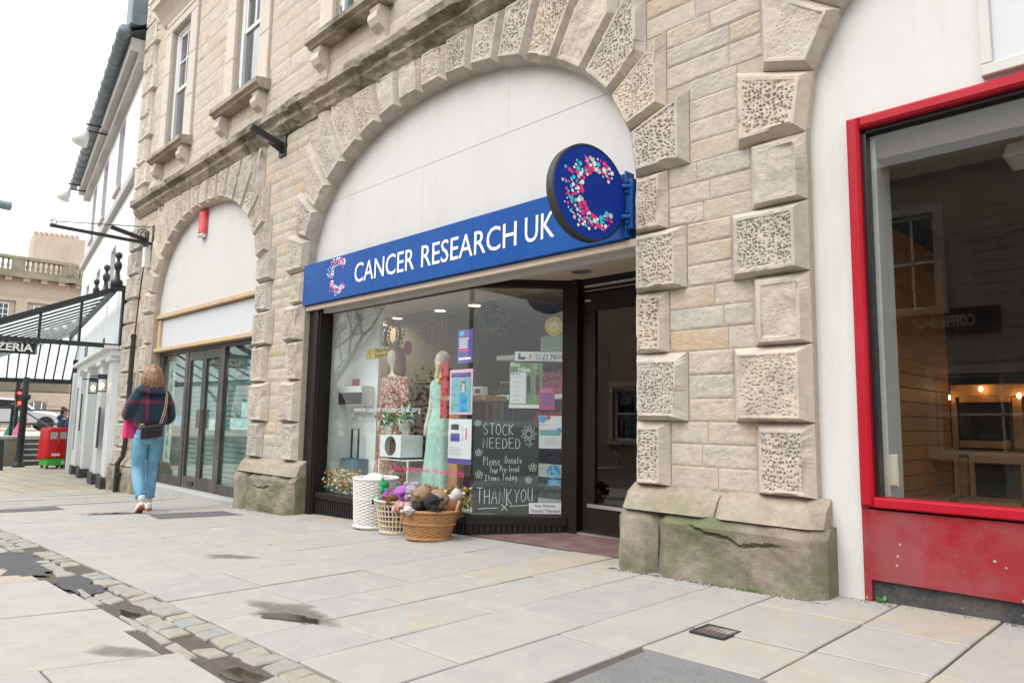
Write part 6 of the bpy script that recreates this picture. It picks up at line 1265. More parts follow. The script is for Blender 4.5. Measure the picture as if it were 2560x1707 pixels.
# ------------------------------------------------------------------ people
mat('skin', (.56, .34, .25), .6); mat('denim', (.13, .34, .52), .85, var=.18, scale=16, bump=.4, bscale=220, tint=(.26, .47, .62), tscale=5, tamt=.6); mat('shoe_white', (.70, .69, .67), .6); mat('shoe_sole', (.34, .13, .08), .7); mat('leather_black', (.012, .013, .016), .32); mat('hair_auburn', (.20, .11, .055), .5, var=.5, scale=60, tint=(.42, .28, .16), tscale=26, tamt=.8); mat('strap_cream', (.62, .57, .47), .7); mat('pink_cloth', (.72, .04, .19), .7); mat('gold', (.6, .42, .18), .3, metal=.9)
def plaid():
    m, n, l, p = newmat('plaid'); p.inputs['Roughness'].default_value = .95; p.inputs['Sheen Weight'].default_value = .3
    tc = n.new('ShaderNodeTexCoord'); sp = n.new('ShaderNodeSeparateXYZ'); l.new(tc.outputs['Object'], sp.inputs[0])
    def band(sock, period, off, wd, soft=.006):
        a = n.new('ShaderNodeMath'); a.operation = 'ADD'; a.inputs[1].default_value = off+period*20; l.new(sock, a.inputs[0])
        q = n.new('ShaderNodeMath'); q.operation = 'PINGPONG'; q.inputs[1].default_value = period/2; l.new(a.outputs[0], q.inputs[0])
        r_ = n.new('ShaderNodeMapRange'); r_.inputs['From Min'].default_value = wd/2; r_.inputs['From Max'].default_value = wd/2+soft; r_.inputs['To Min'].default_value = 1; r_.inputs['To Max'].default_value = 0; l.new(q.outputs[0], r_.inputs[0]); return r_.outputs[0]
    v = band(sp.outputs['X'], .27, .09, .035); h = band(sp.outputs['Z'], .30, -1.30, .035); wide = band(sp.outputs['X'], .27, .225, .10, .03)
    t = n.new('ShaderNodeTexNoise'); t.inputs['Scale'].default_value = 240; l.new(tc.outputs['Object'], t.inputs['Vector'])
    def mix(a, col, f, k=1):
        mi = n.new('ShaderNodeMix'); mi.data_type = 'RGBA'; mm = n.new('ShaderNodeMath'); mm.operation = 'MULTIPLY'; mm.inputs[1].default_value = k; l.new(f, mm.inputs[0]); l.new(mm.outputs[0], mi.inputs['Factor'])
        if isinstance(a, tuple): mi.inputs[6].default_value = (*a, 1)
        else: l.new(a, mi.inputs[6])
        mi.inputs[7].default_value = (*col, 1); return mi.outputs[2]
    c = mix((.007, .011, .032), (.004, .028, .055), wide, .8); c = mix(c, (.15, .012, .045), v, .6); c = mix(c, (.15, .014, .05), h, .6); 
    low = n.new('ShaderNodeMapRange'); low.inputs['From Min'].default_value = 1.10; low.inputs['From Max'].default_value = 1.04; l.new(sp.outputs['Z'], low.inputs[0]); c = mix(c, (.06, .008, .03), low.outputs[0], .8)
    bo = n.new('ShaderNodeMath'); bo.operation = 'MULTIPLY'; l.new(v, bo.inputs[0]); l.new(h, bo.inputs[1]); c = mix(c, (.32, .02, .045), bo.outputs[0], .8); l.new(c, p.inputs['Base Color'])
    b = n.new('ShaderNodeBump'); b.inputs['Strength'].default_value = .5; b.inputs['Distance'].default_value = .01; l.new(t.outputs[0], b.inputs['Height']); l.new(b.outputs[0], p.inputs['Normal'])
plaid()
def skin_body(name, joints, edges, parent, mname, sub=2, root=0):
    """one continuous figure grown over a skeleton"""
    me = bpy.data.meshes.new(name); me.from_pydata([j[0] for j in joints], edges, []); o = link(name, me, mname, parent)
    md = o.modifiers.new('skin', 'SKIN'); md.use_smooth_shade = True
    if not me.skin_vertices: 
        bm = bmesh.new(); bm.from_mesh(me); bm.verts.layers.skin.verify(); bm.to_mesh(me); bm.free()
    for i, j in enumerate(joints): me.skin_vertices[0].data[i].radius = j[1] if isinstance(j[1], tuple) else (j[1], j[1]); me.skin_vertices[0].data[i].use_root = (i == root)
    s_ = o.modifiers.new('sub', 'SUBSURF'); s_.levels = sub; s_.render_levels = sub
    dg = bpy.context.evaluated_depsgraph_get(); dg.update(); nm = bpy.data.meshes.new_from_object(o.evaluated_get(dg)); o.modifiers.clear(); o.data = nm; bpy.data.meshes.remove(me)
    nm.polygons.foreach_set('use_smooth', [True]*len(nm.polygons)); return o
def limb(pts, rad, n=16, wr=0.0, fr_=9, sq=1.0):
    """loft along a path with soft folds"""
    m = MB(); P = [Vector(p) for p in pts]; K = 22; C_ = []; Rr = []
    for i in range(K+1):
        f = i/K*(len(P)-1); a = int(min(f, len(P)-2)); t = f-a; t2 = t*t*(3-2*t)
        p0 = P[max(a-1, 0)]; p1 = P[a]; p2 = P[a+1]; p3 = P[min(a+2, len(P)-1)]
        C_.append(.5*((2*p1)+(p2-p0)*t+(2*p0-5*p1+4*p2-p3)*t*t+(3*p1-p0-3*p2+p3)*t**3)); Rr.append(rad[a]*(1-t2)+rad[a+1]*t2)
    for i, (c, r_) in enumerate(zip(C_, Rr)):
        tg = (C_[min(i+1, K)]-C_[max(i-1, 0)]).normalized(); u = Vector((1, 0, 0)); u = (u-tg*u.dot(tg)).normalized(); v = tg.cross(u)
        for k in range(n):
            a = 2*math.pi*k/n; q = r_*(1+wr*math.sin(i*1.9+a*2+math.sin(i*.7)*2)); m.v.append(tuple(c+(u*math.cos(a)+v*math.sin(a)*sq)*q))
    m.f = [(i*n+k, i*n+(k+1) % n, (i+1)*n+(k+1) % n, (i+1)*n+k) for i in range(K) for k in range(n)]+[tuple(reversed(range(n))), tuple(range(K*n, (K+1)*n))]; m.mi = [0]*len(m.f); return m
def hand(o_pts, parent, mname, s_=1.0, curl=.9):
    """palm with four bent fingers and a thumb, at o_pts=(wrist, direction, palm normal)"""
    w_, d, nr = [Vector(q) for q in o_pts]; d = d.normalized(); nr = nr.normalized(); sd = d.cross(nr).normalized(); m = MB()
    m.tube([w_, w_+d*.03*s_, w_+d*.075*s_, w_+d*.088*s_], [.024*s_, .034*s_, .036*s_, .026*s_], 10)
    for k, ln in enumerate((.062, .07, .066, .052)):
        b = w_+d*.08*s_+sd*(k-1.5)*.018*s_; p1 = b+(d*math.cos(curl*.5)+nr*math.sin(curl*.5))*ln*.45*s_; p2 = p1+(d*math.cos(curl*1.3)+nr*math.sin(curl*1.3))*ln*.35*s_; p3 = p2+(d*math.cos(curl*2)+nr*math.sin(curl*2))*ln*.25*s_; m.tube([b, p1, p2, p3], [.0095*s_, .009*s_, .008*s_, .006*s_], 7)
    b = w_+d*.03*s_+sd*.03*s_; m.tube([b, b+(d*.6+sd*.7+nr*.3)*.03*s_, b+(d*.9+sd*.5+nr*.6)*.055*s_], [.012*s_, .01*s_, .007*s_], 7); return m.build('hand', mname, parent, True)
WX, WY = -9.30, -1.02
W_ = thing('person', 'woman in navy plaid jacket and blue jeans walking away past the vacant shop', 'person', (WX, WY, G(WX, WY)), rz=R(88))
W_.scale = (.86, .9, 1.02)
J = [((0, 0, .93), (.13, .10)), ((0, 0, 1.1), (.115, .085)), ((0, .01, 1.28), (.13, .09)), ((0, 0, 1.40), (.10, .07)), ((0, .0, 1.48), (.048, .048)), ((0, .01, 1.55), (.06, .065)), ((0, .02, 1.63), (.078, .092)), ((0, .02, 1.71), (.05, .06)),
     ((.09, 0, .88), (.09, .09)), ((.10, .10, .50), (.06, .06)), ((.10, .12, .16), (.045, .045)), ((.10, .15, .07), (.04, .04)), ((-.09, 0, .88), (.09, .09)), ((-.10, .04, .49), (.06, .06)), ((-.09, -.17, .20), (.045, .045)), ((-.09, -.19, .11), (.04, .04)),
     ((.17, 0, 1.38), (.06, .06)), ((.24, .03, 1.14), (.045, .045)), ((.16, .20, 1.08), (.035, .035)), ((-.17, 0, 1.38), (.06, .06)), ((-.26, .03, 1.16), (.045, .045)), ((-.17, .20, 1.17), (.035, .035))]
skin_body('body', J, [(0, 1), (1, 2), (2, 3), (3, 4), (4, 5), (5, 6), (6, 7), (0, 8), (8, 9), (9, 10), (10, 11), (0, 12), (12, 13), (13, 14), (14, 15), (3, 16), (16, 17), (17, 18), (3, 19), (19, 20), (20, 21)], W_, 'skin')
hand(((.16, .20, 1.08), (-.5, .8, .1), (-.6, -.2, -.4)), W_, 'skin'); hand(((-.17, .20, 1.17), (.5, .8, .2), (.6, -.2, -.2)), W_, 'skin')
jn = ring_loft([(0, 0, .80, .165, .125), (0, -.012, .86, .178, .142), (0, -.012, .93, .172, .135), (0, 0, 1.0, .150, .115), (0, 0, 1.05, .145, .11)], 24)
for pts in ([(.088, -.005, .90), (.098, .035, .70), (.103, .10, .48), (.102, .125, .16)], [(-.088, -.005, .90), (-.098, .02, .70), (-.102, .03, .48), (-.092, -.165, .205)]):
    q = limb(pts, [.102, .100, .080, .070], 18, .05); jn.add(q.v, q.f)
jn.build('jeans', 'denim', W_, True)
for pts in ([(.102, .125, .185), (.102, .127, .155)], [(-.0935, -.15, .222), (-.091, -.172, .196)]): q = limb([pts[0], tuple((np.array(pts[0])+np.array(pts[1]))/2), pts[1]], [.073, .0735, .073], 18, 0); q.build('hem', 'denim', W_, True)
m = MB().add([(a, -.152-.01*(1-abs(c-.88)/.1), c) for a, c in ((.045, .95), (.13, .955), (.132, .86), (.088, .835), (.045, .86))], [(0, 1, 2, 3, 4)]); m.build('back_pocket', 'denim', W_)
def shoe(parent, M):
    m = MB(); rings = []
    for y, hw, h in ((-.10, .028, .05), (-.085, .038, .075), (-.03, .040, .085), (.04, .043, .07), (.10, .045, .05), (.15, .036, .04), (.172, .015, .03)): rings.append([(hw*math.cos(a), y, .028+h*max(0, math.sin(a))) for a in np.linspace(0, math.pi, 9)])
    n = 9; m.add([p for r_ in rings for p in r_], [(i*n+k, i*n+k+1, (i+1)*n+k+1, (i+1)*n+k) for i in range(len(rings)-1) for k in range(n-1)]+[tuple(range(n)), tuple(reversed(range(6*n, 7*n)))]); u = m.tf(M).build('shoe', 'shoe_white', parent, True, fix=True)
    m = MB(); ou = [(.03, -.108), (.042, -.06), (.042, .0), (.047, .08), (.044, .13), (.02, .178), (-.02, .178), (-.044, .13), (-.047, .08), (-.042, .0), (-.042, -.06), (-.03, -.108)]; m.slabpoly(ou, 0, .032, .004).tf(M); m.build('sole', 'shoe_sole', u)
shoe(W_, Matrix.Translation((.10, .16, .002))); shoe(W_, Matrix.Translation((-.09, -.19, .045)) @ Matrix.Rotation(R(-28), 4, 'X') @ Matrix.Translation((0, .02, 0)))
for c in ((.101, .135, .13), (-.09, -.182, .17)): MB().lathe([(.05, -.03), (.048, .05)], c, 14).build('sock', 'shoe_white', W_, True)
jk = MB(); n = 32; zs = [1.0, 1.015, 1.05, 1.12, 1.22, 1.32, 1.39, 1.44, 1.475]; rx_ = [.175, .192, .215, .225, .222, .215, .195, .145, .085]; ry_ = [.135, .15, .165, .165, .15, .14, .12, .10, .08]
for i in range(len(zs)):
    for k in range(n): a = 2*math.pi*k/n; f = 1+.02*math.sin(a*5+i*1.3); jk.v.append((rx_[i]*f*math.cos(a), ry_[i]*f*math.sin(a)-.01, zs[i]+.006*math.sin(a*3+i)))
jk.f = [(i*n+k, i*n+(k+1) % n, (i+1)*n+(k+1) % n, (i+1)*n+k) for i in range(len(zs)-1) for k in range(n)]; jk.mi = [0]*len(jk.f)
for pts in ([(.15, -.01, 1.40), (.225, -.01, 1.27), (.262, .02, 1.12), (.19, .17, 1.085)], [(-.15, -.01, 1.40), (-.235, -.01, 1.28), (-.285, .02, 1.15), (-.20, .17, 1.175)]):
    q = limb(pts, [.085, .088, .08, .055], 16, .045); jk.add(q.v, q.f)
jk.build('jacket', 'plaid', W_, True)
m = MB(); n = 32
for (rx2, ry2, z, dy) in ((.075, .075, 1.50, 0), (.10, .095, 1.525, .0), (.135, .12, 1.51, -.005), (.175, .15, 1.445, -.012), (.20, .165, 1.40, -.015), (.195, .16, 1.40, -.015), (.13, .115, 1.49, 0)):
    for k in range(n): a = 2*math.pi*k/n; pk = max(0, -math.cos(a))**6*.05 if z < 1.45 else 0; m.v.append((rx2*math.cos(a)-pk, ry2*math.sin(a)+dy, z+.012*math.cos(2*a)))
m.f = [(i*n+k, i*n+(k+1) % n, (i+1)*n+(k+1) % n, (i+1)*n+k) for i in range(6) for k in range(n)]; m.mi = [0]*len(m.f); m.build('collar', 'plaid', W_, True)
m = MB(); n = 40; rr = random.Random(4)
for (rx2, ry2, z, dy) in ((.140, .122, 1.465, -.014), (.145, .132, 1.53, -.012), (.135, .136, 1.60, .0), (.108, .125, 1.67, .008), (.083, .10, 1.73, .012), (.04, .05, 1.757, .015), (.005, .005, 1.76, .015)):
    for k in range(n):
        a = 2*math.pi*k/n; lk = 1+.05*math.sin(a*11+z*20)+.03*math.sin(a*17); front = max(0, math.sin(a)); y = ry2*math.sin(a)*lk+dy
        if z < 1.66 and front > .6: y = min(y, .05)
        m.v.append((rx2*math.cos(a)*lk, y, z+(rr.uniform(-.03, .02) if z < 1.48 else 0)))
m.f = [(i*n+k, i*n+(k+1) % n, (i+1)*n+(k+1) % n, (i+1)*n+k) for i in range(6) for k in range(n)]; m.mi = [0]*len(m.f)
for k in range(90):
    a = rr.uniform(math.pi*.95, math.pi*2.05); z1_ = rr.uniform(1.44, 1.5); c_, s2 = math.cos(a), math.sin(a)
    m.tube([(c_*.06, s2*.07+.01, 1.745), (c_*.116, s2*.125, 1.67), (c_*(.142+rr.uniform(-.004, .012)), s2*.138-.004, 1.58), (c_*(.146+rr.uniform(-.008, .014)), s2*.14-.01, 1.52), (c_*(.13+rr.uniform(-.02, .02)), s2*.125-.012, z1_)], [.008, .009, .009, .008, .003], 5)
m.build('hair', 'hair_auburn', W_, True)
# face, turned away from the camera
MB().tube([(0, .108, 1.61), (0, .13, 1.59), (0, .112, 1.575)], [.008, .014, .010], 8).build('nose', 'skin', W_, True); MB().box(-.022, .022, .100, .108, 1.543, 1.552).build('mouth', 'pink_cloth', W_)
for s_ in (-1, 1): MB().ball((s_*.032, .098, 1.63), .012, 8, 6).build('eye', 'white_plastic', W_, True); MB().ball((s_*.079, .02, 1.61), .02, 8, 6, sx=.4, sz=1.4).build('ear', 'skin', W_, True)
tagp = lambda o, l_, c_: tag(o, l_, c_)
def in_w(o): o.parent = None; o.matrix_world = Matrix.Translation(W_.location) @ Matrix.Rotation(R(88), 4, 'Z') @ Matrix.Diagonal((.86, .9, 1.02, 1)); return o
bag = thing('handbag', 'black leather cross body bag on the back of the walking woman', 'bag'); in_w(bag)
m = MB().boxb(-.165, .105, -.265, -.165, .875, 1.035, .022); m.v = [(x, y, z+(x*.12)) for x, y, z in m.v]; o = m.build('pouch', 'leather_black', bag); o.modifiers.new('b', 'BEVEL').width = .012; o.modifiers['b'].segments = 3
MB().boxb(-.135, .08, -.282, -.266, .895, .975, .01).build('front_pocket', 'leather_black', bag)
sp_ = [(.085, -.19, 1.03), (.11, -.195, 1.12), (.145, -.175, 1.25), (.165, -.125, 1.40), (.13, -.03, 1.475), (.06, .09, 1.42), (-.1, .15, 1.2), (-.17, .08, 1.08), (-.16, -.13, 1.02), (-.13, -.19, 1.02)]
for off, mm, wd in ((0, 'leather_black', .036), (-.014, 'strap_cream', .008), (.014, 'strap_cream', .008)):
    m = MB(); P = [Vector(p) for p in sp_]
    vs = []
    for i, p in enumerate(P):
        tg = (P[min(i+1, len(P)-1)]-P[max(i-1, 0)]).normalized(); out_ = Vector((p.x*.4, p.y, .2 if p.z > 1.4 else 0)).normalized(); sd = tg.cross(out_).normalized()
        for k in (-1, 1): vs.append(p+sd*(off+k*wd/2)+out_*(.004 if mm != 'leather_black' else 0)); vs.append(vs[-1]-out_*.004)
    fs = []
    for i in range(len(P)-1): a = i*4; fs += [(a, a+2, a+6, a+4), (a+1, a+5, a+7, a+3), (a, a+4, a+5, a+1), (a+2, a+3, a+7, a+6)]
    m.add(vs, fs).build('strap', mm, bag)
for c in ((.085, -.195, 1.03), (-.135, -.195, 1.02), (.125, -.195, 1.16)): MB().tube([Vector(c)+Vector((.015*math.cos(a), 0, .02*math.sin(a))) for a in np.linspace(0, 2*math.pi, 12)], .004, 6).build('buckle', 'gold', bag)
pk = thing('shopping_bag', 'bright pink bag carried at the left side of the woman', 'bag'); in_w(pk); MB().prism([(-.30, .86), (-.10, .86), (-.08, 1.10), (-.285, 1.12)], .10, .18, .02).build('sack', 'pink_cloth', pk); MB().tube([(-.25, .14, 1.1), (-.22, .18, 1.18), (-.15, .2, 1.16), (-.12, .14, 1.1)], .006, 6).build('handles', 'pink_cloth', pk)
# ------------------------------------------------------------------ ironwork and pipes on the stone building
def bracket(name, label, x, z, L, parts_):
    t = thing(name, label, 'bracket', (0, 0, 0)); MB().box(x-.09, x+.09, -.03, -.006, z-.14, z+.14).build('wall_plate', 'black_iron', t); MB().bar((x, -.03, z), (x, -L, z+.12), .055, .065).build('arm', 'black_iron', t)
    MB().add([(x-.006, -.03, z-.12), (x+.006, -.03, z-.12), (x-.006, -.22, z-.02), (x+.006, -.22, z-.02), (x-.006, -.03, z-.02), (x+.006, -.03, z-.02)], [(0, 2, 4), (1, 5, 3), (0, 1, 3, 2), (2, 3, 5, 4), (4, 5, 1, 0)]).build('gusset', 'black_iron', t); return t
bracket('sign_bracket', 'short black iron bracket below the cornice between the two arches', -8.22, 4.45, .45, 0); bracket('sign_bracket', 'short black iron bracket above the long sign arm at the left corner', -13.3, 4.1, .6, 0)
t = thing('scroll_bracket', 'long black iron sign arm with scroll at the left corner of the building', 'sign arm', (0, 0, 0)); zA = 3.99
MB().bar((-12.98, -.01, zA-.02), (-12.98, -1.55, zA), .05, .05).build('beam', 'black_iron', t); MB().tube([(-12.98, -.02, zA+.28), (-12.98, -.6, zA+.2), (-12.98, -1.45, zA+.08)], .008, 6).build('stay', 'black_iron', t); MB().tube([(-12.98, -.16-.1*math.cos(a)*(1-a/14), zA+.13+.1*math.sin(a)*(1-a/14)) for a in np.linspace(0, 10, 40)], .009, 6).build('scroll', 'black_iron', t); MB().tube([(-12.98, -1.5-.05*math.cos(a)*(1-a/14), zA+.06+.05*math.sin(a)*(1-a/14)) for a in np.linspace(0, 8, 26)], .007, 6).build('scroll', 'black_iron', t); MB().box(-13.02, -12.94, -.02, -.006, zA-.1, zA+.32).build('wall_plate', 'black_iron', t)
jb = MB().boxb(-13.14, -13.0, -.12, -.02, 3.55, 3.92, .015).build('junction_box', 'white_plastic'); tag(jb, 'small white junction box under the sign arm on the stone wall', 'junction box')
pxp = XZ(345, 900, -.09)[0]
dp = thing('drainpipe', 'thin dark pipe and cable running down the left stone pier', 'pipe', (0, 0, 0)); MB().tube([(-13.07, -.1, 3.55), (-13.1, -.11, 3.3), (-13.18, -.1, 3.05), (-13.22, -.11, 2.4)], .012, 6).build('cable', 'black_iron', dp); MB().tube([(-13.24, -.12, 2.4), (-13.26, -.12, .5), (-13.27, -.14, .3), (-13.3, -.2, .18), (-13.31, -.2, -.32)], .04, 10).build('pipe', 'black_iron', dp)
for z in (2.35, 1.55, .75, .0): MB().lathe([(.05, -.025), (.05, .025)], (-13.25, -.12 if z > .3 else -.2, z), 12).build('collar', 'black_iron', dp)
rd = thing('rainwater_head', 'blue grey rainwater hopper and downpipe at the top left corner', 'downpipe', (0, 0, 0)); hx, hz = XZ(350, 25, .1); MB().boxb(hx-.35, hx+.02, -.05, .25, hz-.35, hz+.9, .02).build('hopper', 'teal_gutter', rd); MB().tube([(hx-.12, .1, hz-.35), (hx-.12, .1, hz-1.3)], .08, 12).build('pipe', 'teal_gutter', rd)
# ------------------------------------------------------------------ white rendered building, set at an angle
WO = np.array([-14.12, 0.0]); WD = np.array([-.9879, .1551]); WN = np.array([-.1551, -.9879])
def WW(s, o_, z): p = WO+WD*s+WN*o_; return (float(p[0]), float(p[1]), z)
def wbox(m, s0, s1, o0, o1, z0, z1):
    return m.add([WW(s, o_, z) for z in (z0, z1) for s, o_ in ((s0, o0), (s0, o1), (s1, o1), (s1, o0))], [(0, 1, 2, 3), (7, 6, 5, 4), (0, 4, 5, 1), (1, 5, 6, 2), (2, 6, 7, 3), (3, 7, 4, 0)])
HB = thing('white_house', 'white rendered house with grey gutter, left of the stone building', 'building', (0, 0, 0))
holes = [(2.7, 3.7, 6.05, 7.6), (5.7, 6.7, 6.05, 7.6), (8.4, 9.4, 6.05, 7.6), (2.6, 3.5, 3.75, 4.68), (5.6, 6.5, 3.75, 4.68), (8.3, 9.2, 3.75, 4.68), (7.0, 9.3, .0, 1.75), (2.75, 4.3, -.6, 1.95)]
S1 = 10.9
ss = sorted({0.0, S1, *[h[0] for h in holes], *[h[1] for h in holes]}); m = MB()
for a, c in zip(ss, ss[1:]):
    hs_ = sorted([h for h in holes if h[0] <= a+1e-6 and h[1] >= c-1e-6], key=lambda h: h[2]); z = -.9
    for h in hs_:
        if h[2] > z: wbox(m, a, c, -.25, 0, z, h[2])
        z = h[3]
    wbox(m, a, c, -.25, 0, z, 8.0)
m.build('wall', 'house_white', HB, fix=True); m = MB(); wbox(m, .02, S1-.02, -7, -.6, -.9, 8.0); m.build('core', 'room_dark', HB, fix=True); m = MB(); wbox(m, S1-.25, S1, -7, -.25, -.9, 8.0); m.build('wall', 'house_white', HB, fix=True)
m = MB(); wbox(m, 0, S1+.1, .0, .1, 5.48, 5.64); m.build('string_band', 'house_trim', HB, fix=True)
m = MB(); wbox(m, 0, S1+.1, 0, .16, 7.72, 7.9); wbox(m, 0, S1+.15, 0, .30, 7.9, 8.16); m.build('eaves_cornice', 'house_trim', HB, fix=True)
gt = bpy.data.objects.new('gutter', None); COL.objects.link(gt); gt.parent = HB
MB().tube([WW(-.05, .42, 8.24), WW(S1+.5, .42, 8.24)], .11, 14).build('trough', 'teal_gutter', gt, True)
for k in range(18): s = .2+.62*k; MB().tube([WW(s, .42, 8.24), WW(s+.05, .42, 8.24)], .125, 14).build('joint', 'teal_gutter', gt)
m = MB(); m.add([WW(-.1, .35, 8.3), WW(S1+.3, .35, 8.3), WW(S1+.3, -3.5, 10.4), WW(-.1, -3.5, 10.4)], [(0, 1, 2, 3)]); m.add([WW(-.1, .35, 8.2), WW(S1+.3, .35, 8.2), WW(S1+.3, -3.5, 10.3), WW(-.1, -3.5, 10.3)], [(3, 2, 1, 0)]); m.build('roof', 'slate', HB)
for (a, c, z0, z1) in holes[:6]:
    f = bpy.data.objects.new('window', None); COL.objects.link(f); f.parent = HB
    m = MB(); wbox(m, a, a+.07, -.24, -.16, z0, z1); wbox(m, c-.07, c, -.24, -.16, z0, z1); wbox(m, a+.07, c-.07, -.24, -.16, z0, z0+.07); wbox(m, a+.07, c-.07, -.24, -.16, z1-.07, z1); wbox(m, a+.07, c-.07, -.23, -.17, (z0+z1)/2-.03, (z0+z1)/2+.03); m.build('sash', 'sash_white', f, fix=True)
    m = MB(); wbox(m, a+.05, c-.05, -.205, -.20, z0+.05, z1-.05); m.build('pane', 'glass_house', f, fix=True); m = MB(); wbox(m, a-.05, c+.05, -.1, .06, z0-.08, z0); m.build('sill', 'house_trim', f, fix=True)
def wpart(nm, mm, s0, s1, o0, o1, z0, z1, par=HB): m = MB(); wbox(m, s0, s1, o0, o1, z0, z1); return m.build(nm, mm, par, fix=True)
gW = lambda s: G(*WW(s, .1, 0)[:2])
for s0, s1 in ((.22, .82), (1.75, 2.45), (4.4, 5.0), (6.3, 6.9)):
    wpart('pilaster', 'house_white', s0, s1, 0, .14, gW(s0)+.2, 2.0); wpart('pilaster_base', 'dark_plinth', s0-.05, s1+.05, 0, .2, gW(s0)-.1, gW(s0)+.2); wpart('capital', 'house_white', s0-.06, s1+.06, 0, .2, 2.0, 2.08)
wpart('entablature', 'house_white', .1, 7.1, 0, .2, 2.08, 2.2); wpart('entablature', 'house_white', .05, 7.15, 0, .32, 2.2, 2.26)
dr = bpy.data.objects.new('door', None); COL.objects.link(dr); dr.parent = HB; wpart('leaf', 'house_white', 2.78, 4.27, -.22, -.16, -.5, 1.93, dr)
for s0 in (2.9, 3.6): wpart('door_panel', 'house_trim', s0, s0+.55, -.16, -.14, .1, 1.7, dr)
wpart('fascia_letters', 'black_iron', 4.6, 4.8, .205, .215, 2.33, 2.6); wpart('fascia_letters', 'black_iron', 5.0, 5.25, .205, .215, 2.33, 2.6); wpart('fascia_letters', 'black_iron', 1.2, 1.5, .205, .215, 2.33, 2.5)
mat('maroon', (.08, .012, .018), .45)
wf = bpy.data.objects.new('shop_window', None); COL.objects.link(wf); wf.parent = HB
wpart('stall_panel', 'maroon', 7.0, 9.3, -.2, -.02, -.6, .0, wf); 
for s0 in (7.0, 7.75, 8.5, 9.2): wpart('mullion', 'maroon', s0, s0+.1, -.2, -.08, .0, 1.75, wf)
wpart('pane', 'glass_house', 7.05, 9.25, -.15, -.14, .0, 1.75, wf); wpart('corner_post', 'house_white', 9.45, 9.8, 0, .1, -.6, 2.2); wpart('corner_trim', 'black_iron', 9.82, 9.9, 0, .12, -.6, 2.6)
for s0, z0, z1, lb in ((1.55, .35, 1.15, 'narrow dark menu board beside the lanterns'), (5.6, .6, 1.5, 'tall narrow dark name board on the white shop front')):
    o = wpart('menu_board', 'black_iron', s0, s0+.18, .145, .165, z0, z1, None); tag(o, lb, 'board')
wpart('menu_frame', 'grey_trim', 1.0, 1.5, .01, .03, .45, .95)
# lit wall lanterns
mat('lantern_glow', (1, .75, .45), .5, emit=(1, .6, .28), estr=9); glass('glass_lamp', (.95, .93, .88), .6)
for k, (s0, lb) in enumerate(((.55, 'lit black wall lantern nearest the stone building'), (2.1, 'lit black wall lantern second from the stone building'))):
    t = thing('wall_lantern', lb, 'lantern', WW(s0, .26, 1.42), 'lanterns on the white house', rz=math.atan2(WD[1], WD[0])); q = .075
    MB().box(-q, q, -q, q, 0, .02).build('tray', 'black_iron', t); MB().prism([(-q, .24), (q, .24), (.02, .33), (-.02, .33)], -q, q).build('hood', 'black_iron', t)
    for a in (-1, 1):
        for c in (-1, 1): MB().box(a*q-.008*(a > 0)-.0*(a < 0), a*q+.008*(a < 0), min(c*q, c*(q-.008)), max(c*q, c*(q-.008)), .02, .24).build('post', 'black_iron', t)
    MB().ball((0, 0, .12), .035, 10, 8, sz=1.5).build('bulb', 'lantern_glow', t, True); MB().box(-.02, .02, .06, .2, .28, .3).build('arm', 'black_iron', t)
for k, s0 in enumerate((4.8, 10.3)):
    t = thing('floodlight', ['white floodlight on twin arms, the upper of two on the white house', 'white floodlight on twin arms, the lower of two at the far end'][k], 'floodlight', (0, 0, 0), 'floodlights on the white house'); z = 7.84
    for dz in (0, .16): MB().bar(WW(s0, 0, z+dz), WW(s0, .62, z+dz), .04, .04).build('arm', 'black_iron', t)
    p0 = Vector(WW(s0, .6, z-.0)); q0 = Vector(WW(s0, .74, z-.36)); MB().tube([p0, p0.lerp(q0, .4), q0], [.06, .13, .18], 14).build('head', 'white_plastic', t, True)
# ------------------------------------------------------------------ glazed iron canopy
CN = thing('iron_canopy', 'glazed black iron canopy over the pavement in front of the white house', 'canopy', (0, 0, 0))
def cbar(nm, a, c, w_, h=None, mm='black_iron'): return MB().bar(WW(*a), WW(*c), w_, h or w_).build(nm, mm, CN)
OE, ZE, OT, ZT = 3.4, 1.83, .24, 3.28
roof_z = lambda o_: ZT+(ZE-ZT)*(o_-OT)/(OE-OT)
cbar('wall_post', (.1, .05, 2.2), (.1, .05, 3.36), .09, .09); cbar('top_bar', (.1, -.0, 3.33), (.1, .30, 3.33), .12, .1); cbar('edge_rafter', (.1, OT-.05, ZT+.03), (.1, OE, ZE+.03), .07, .09); cbar('tie_beam', (.1, 0, 2.25), (.1, OE, 2.27), .07, .08); cbar('wall_beam', (.1, OT, ZT), (10.2, OT, ZT), .08, .10); cbar('eave_beam', (.1, OE, ZE), (10.2, OE, ZE), .1, .12)
for o_ in (1.32, .72): cbar('hanger', (.1, o_, 2.27), (.1, o_, roof_z(o_)), .04)
nb = 14
for k in range(nb+1):
    s = .1+k*.69
    if k: cbar('glazing_bar', (s, OT, ZT+.03), (s, OE, ZE+.03), .032, .03)
    if k < nb: MB().add([WW(s+.02, OT, ZT+.05), WW(s+.67, OT, ZT+.05), WW(s+.67, OE, ZE+.05), WW(s+.02, OE, ZE+.05)], [(0, 1, 2, 3)]).build('glass_pane', 'glass_canopy', CN)
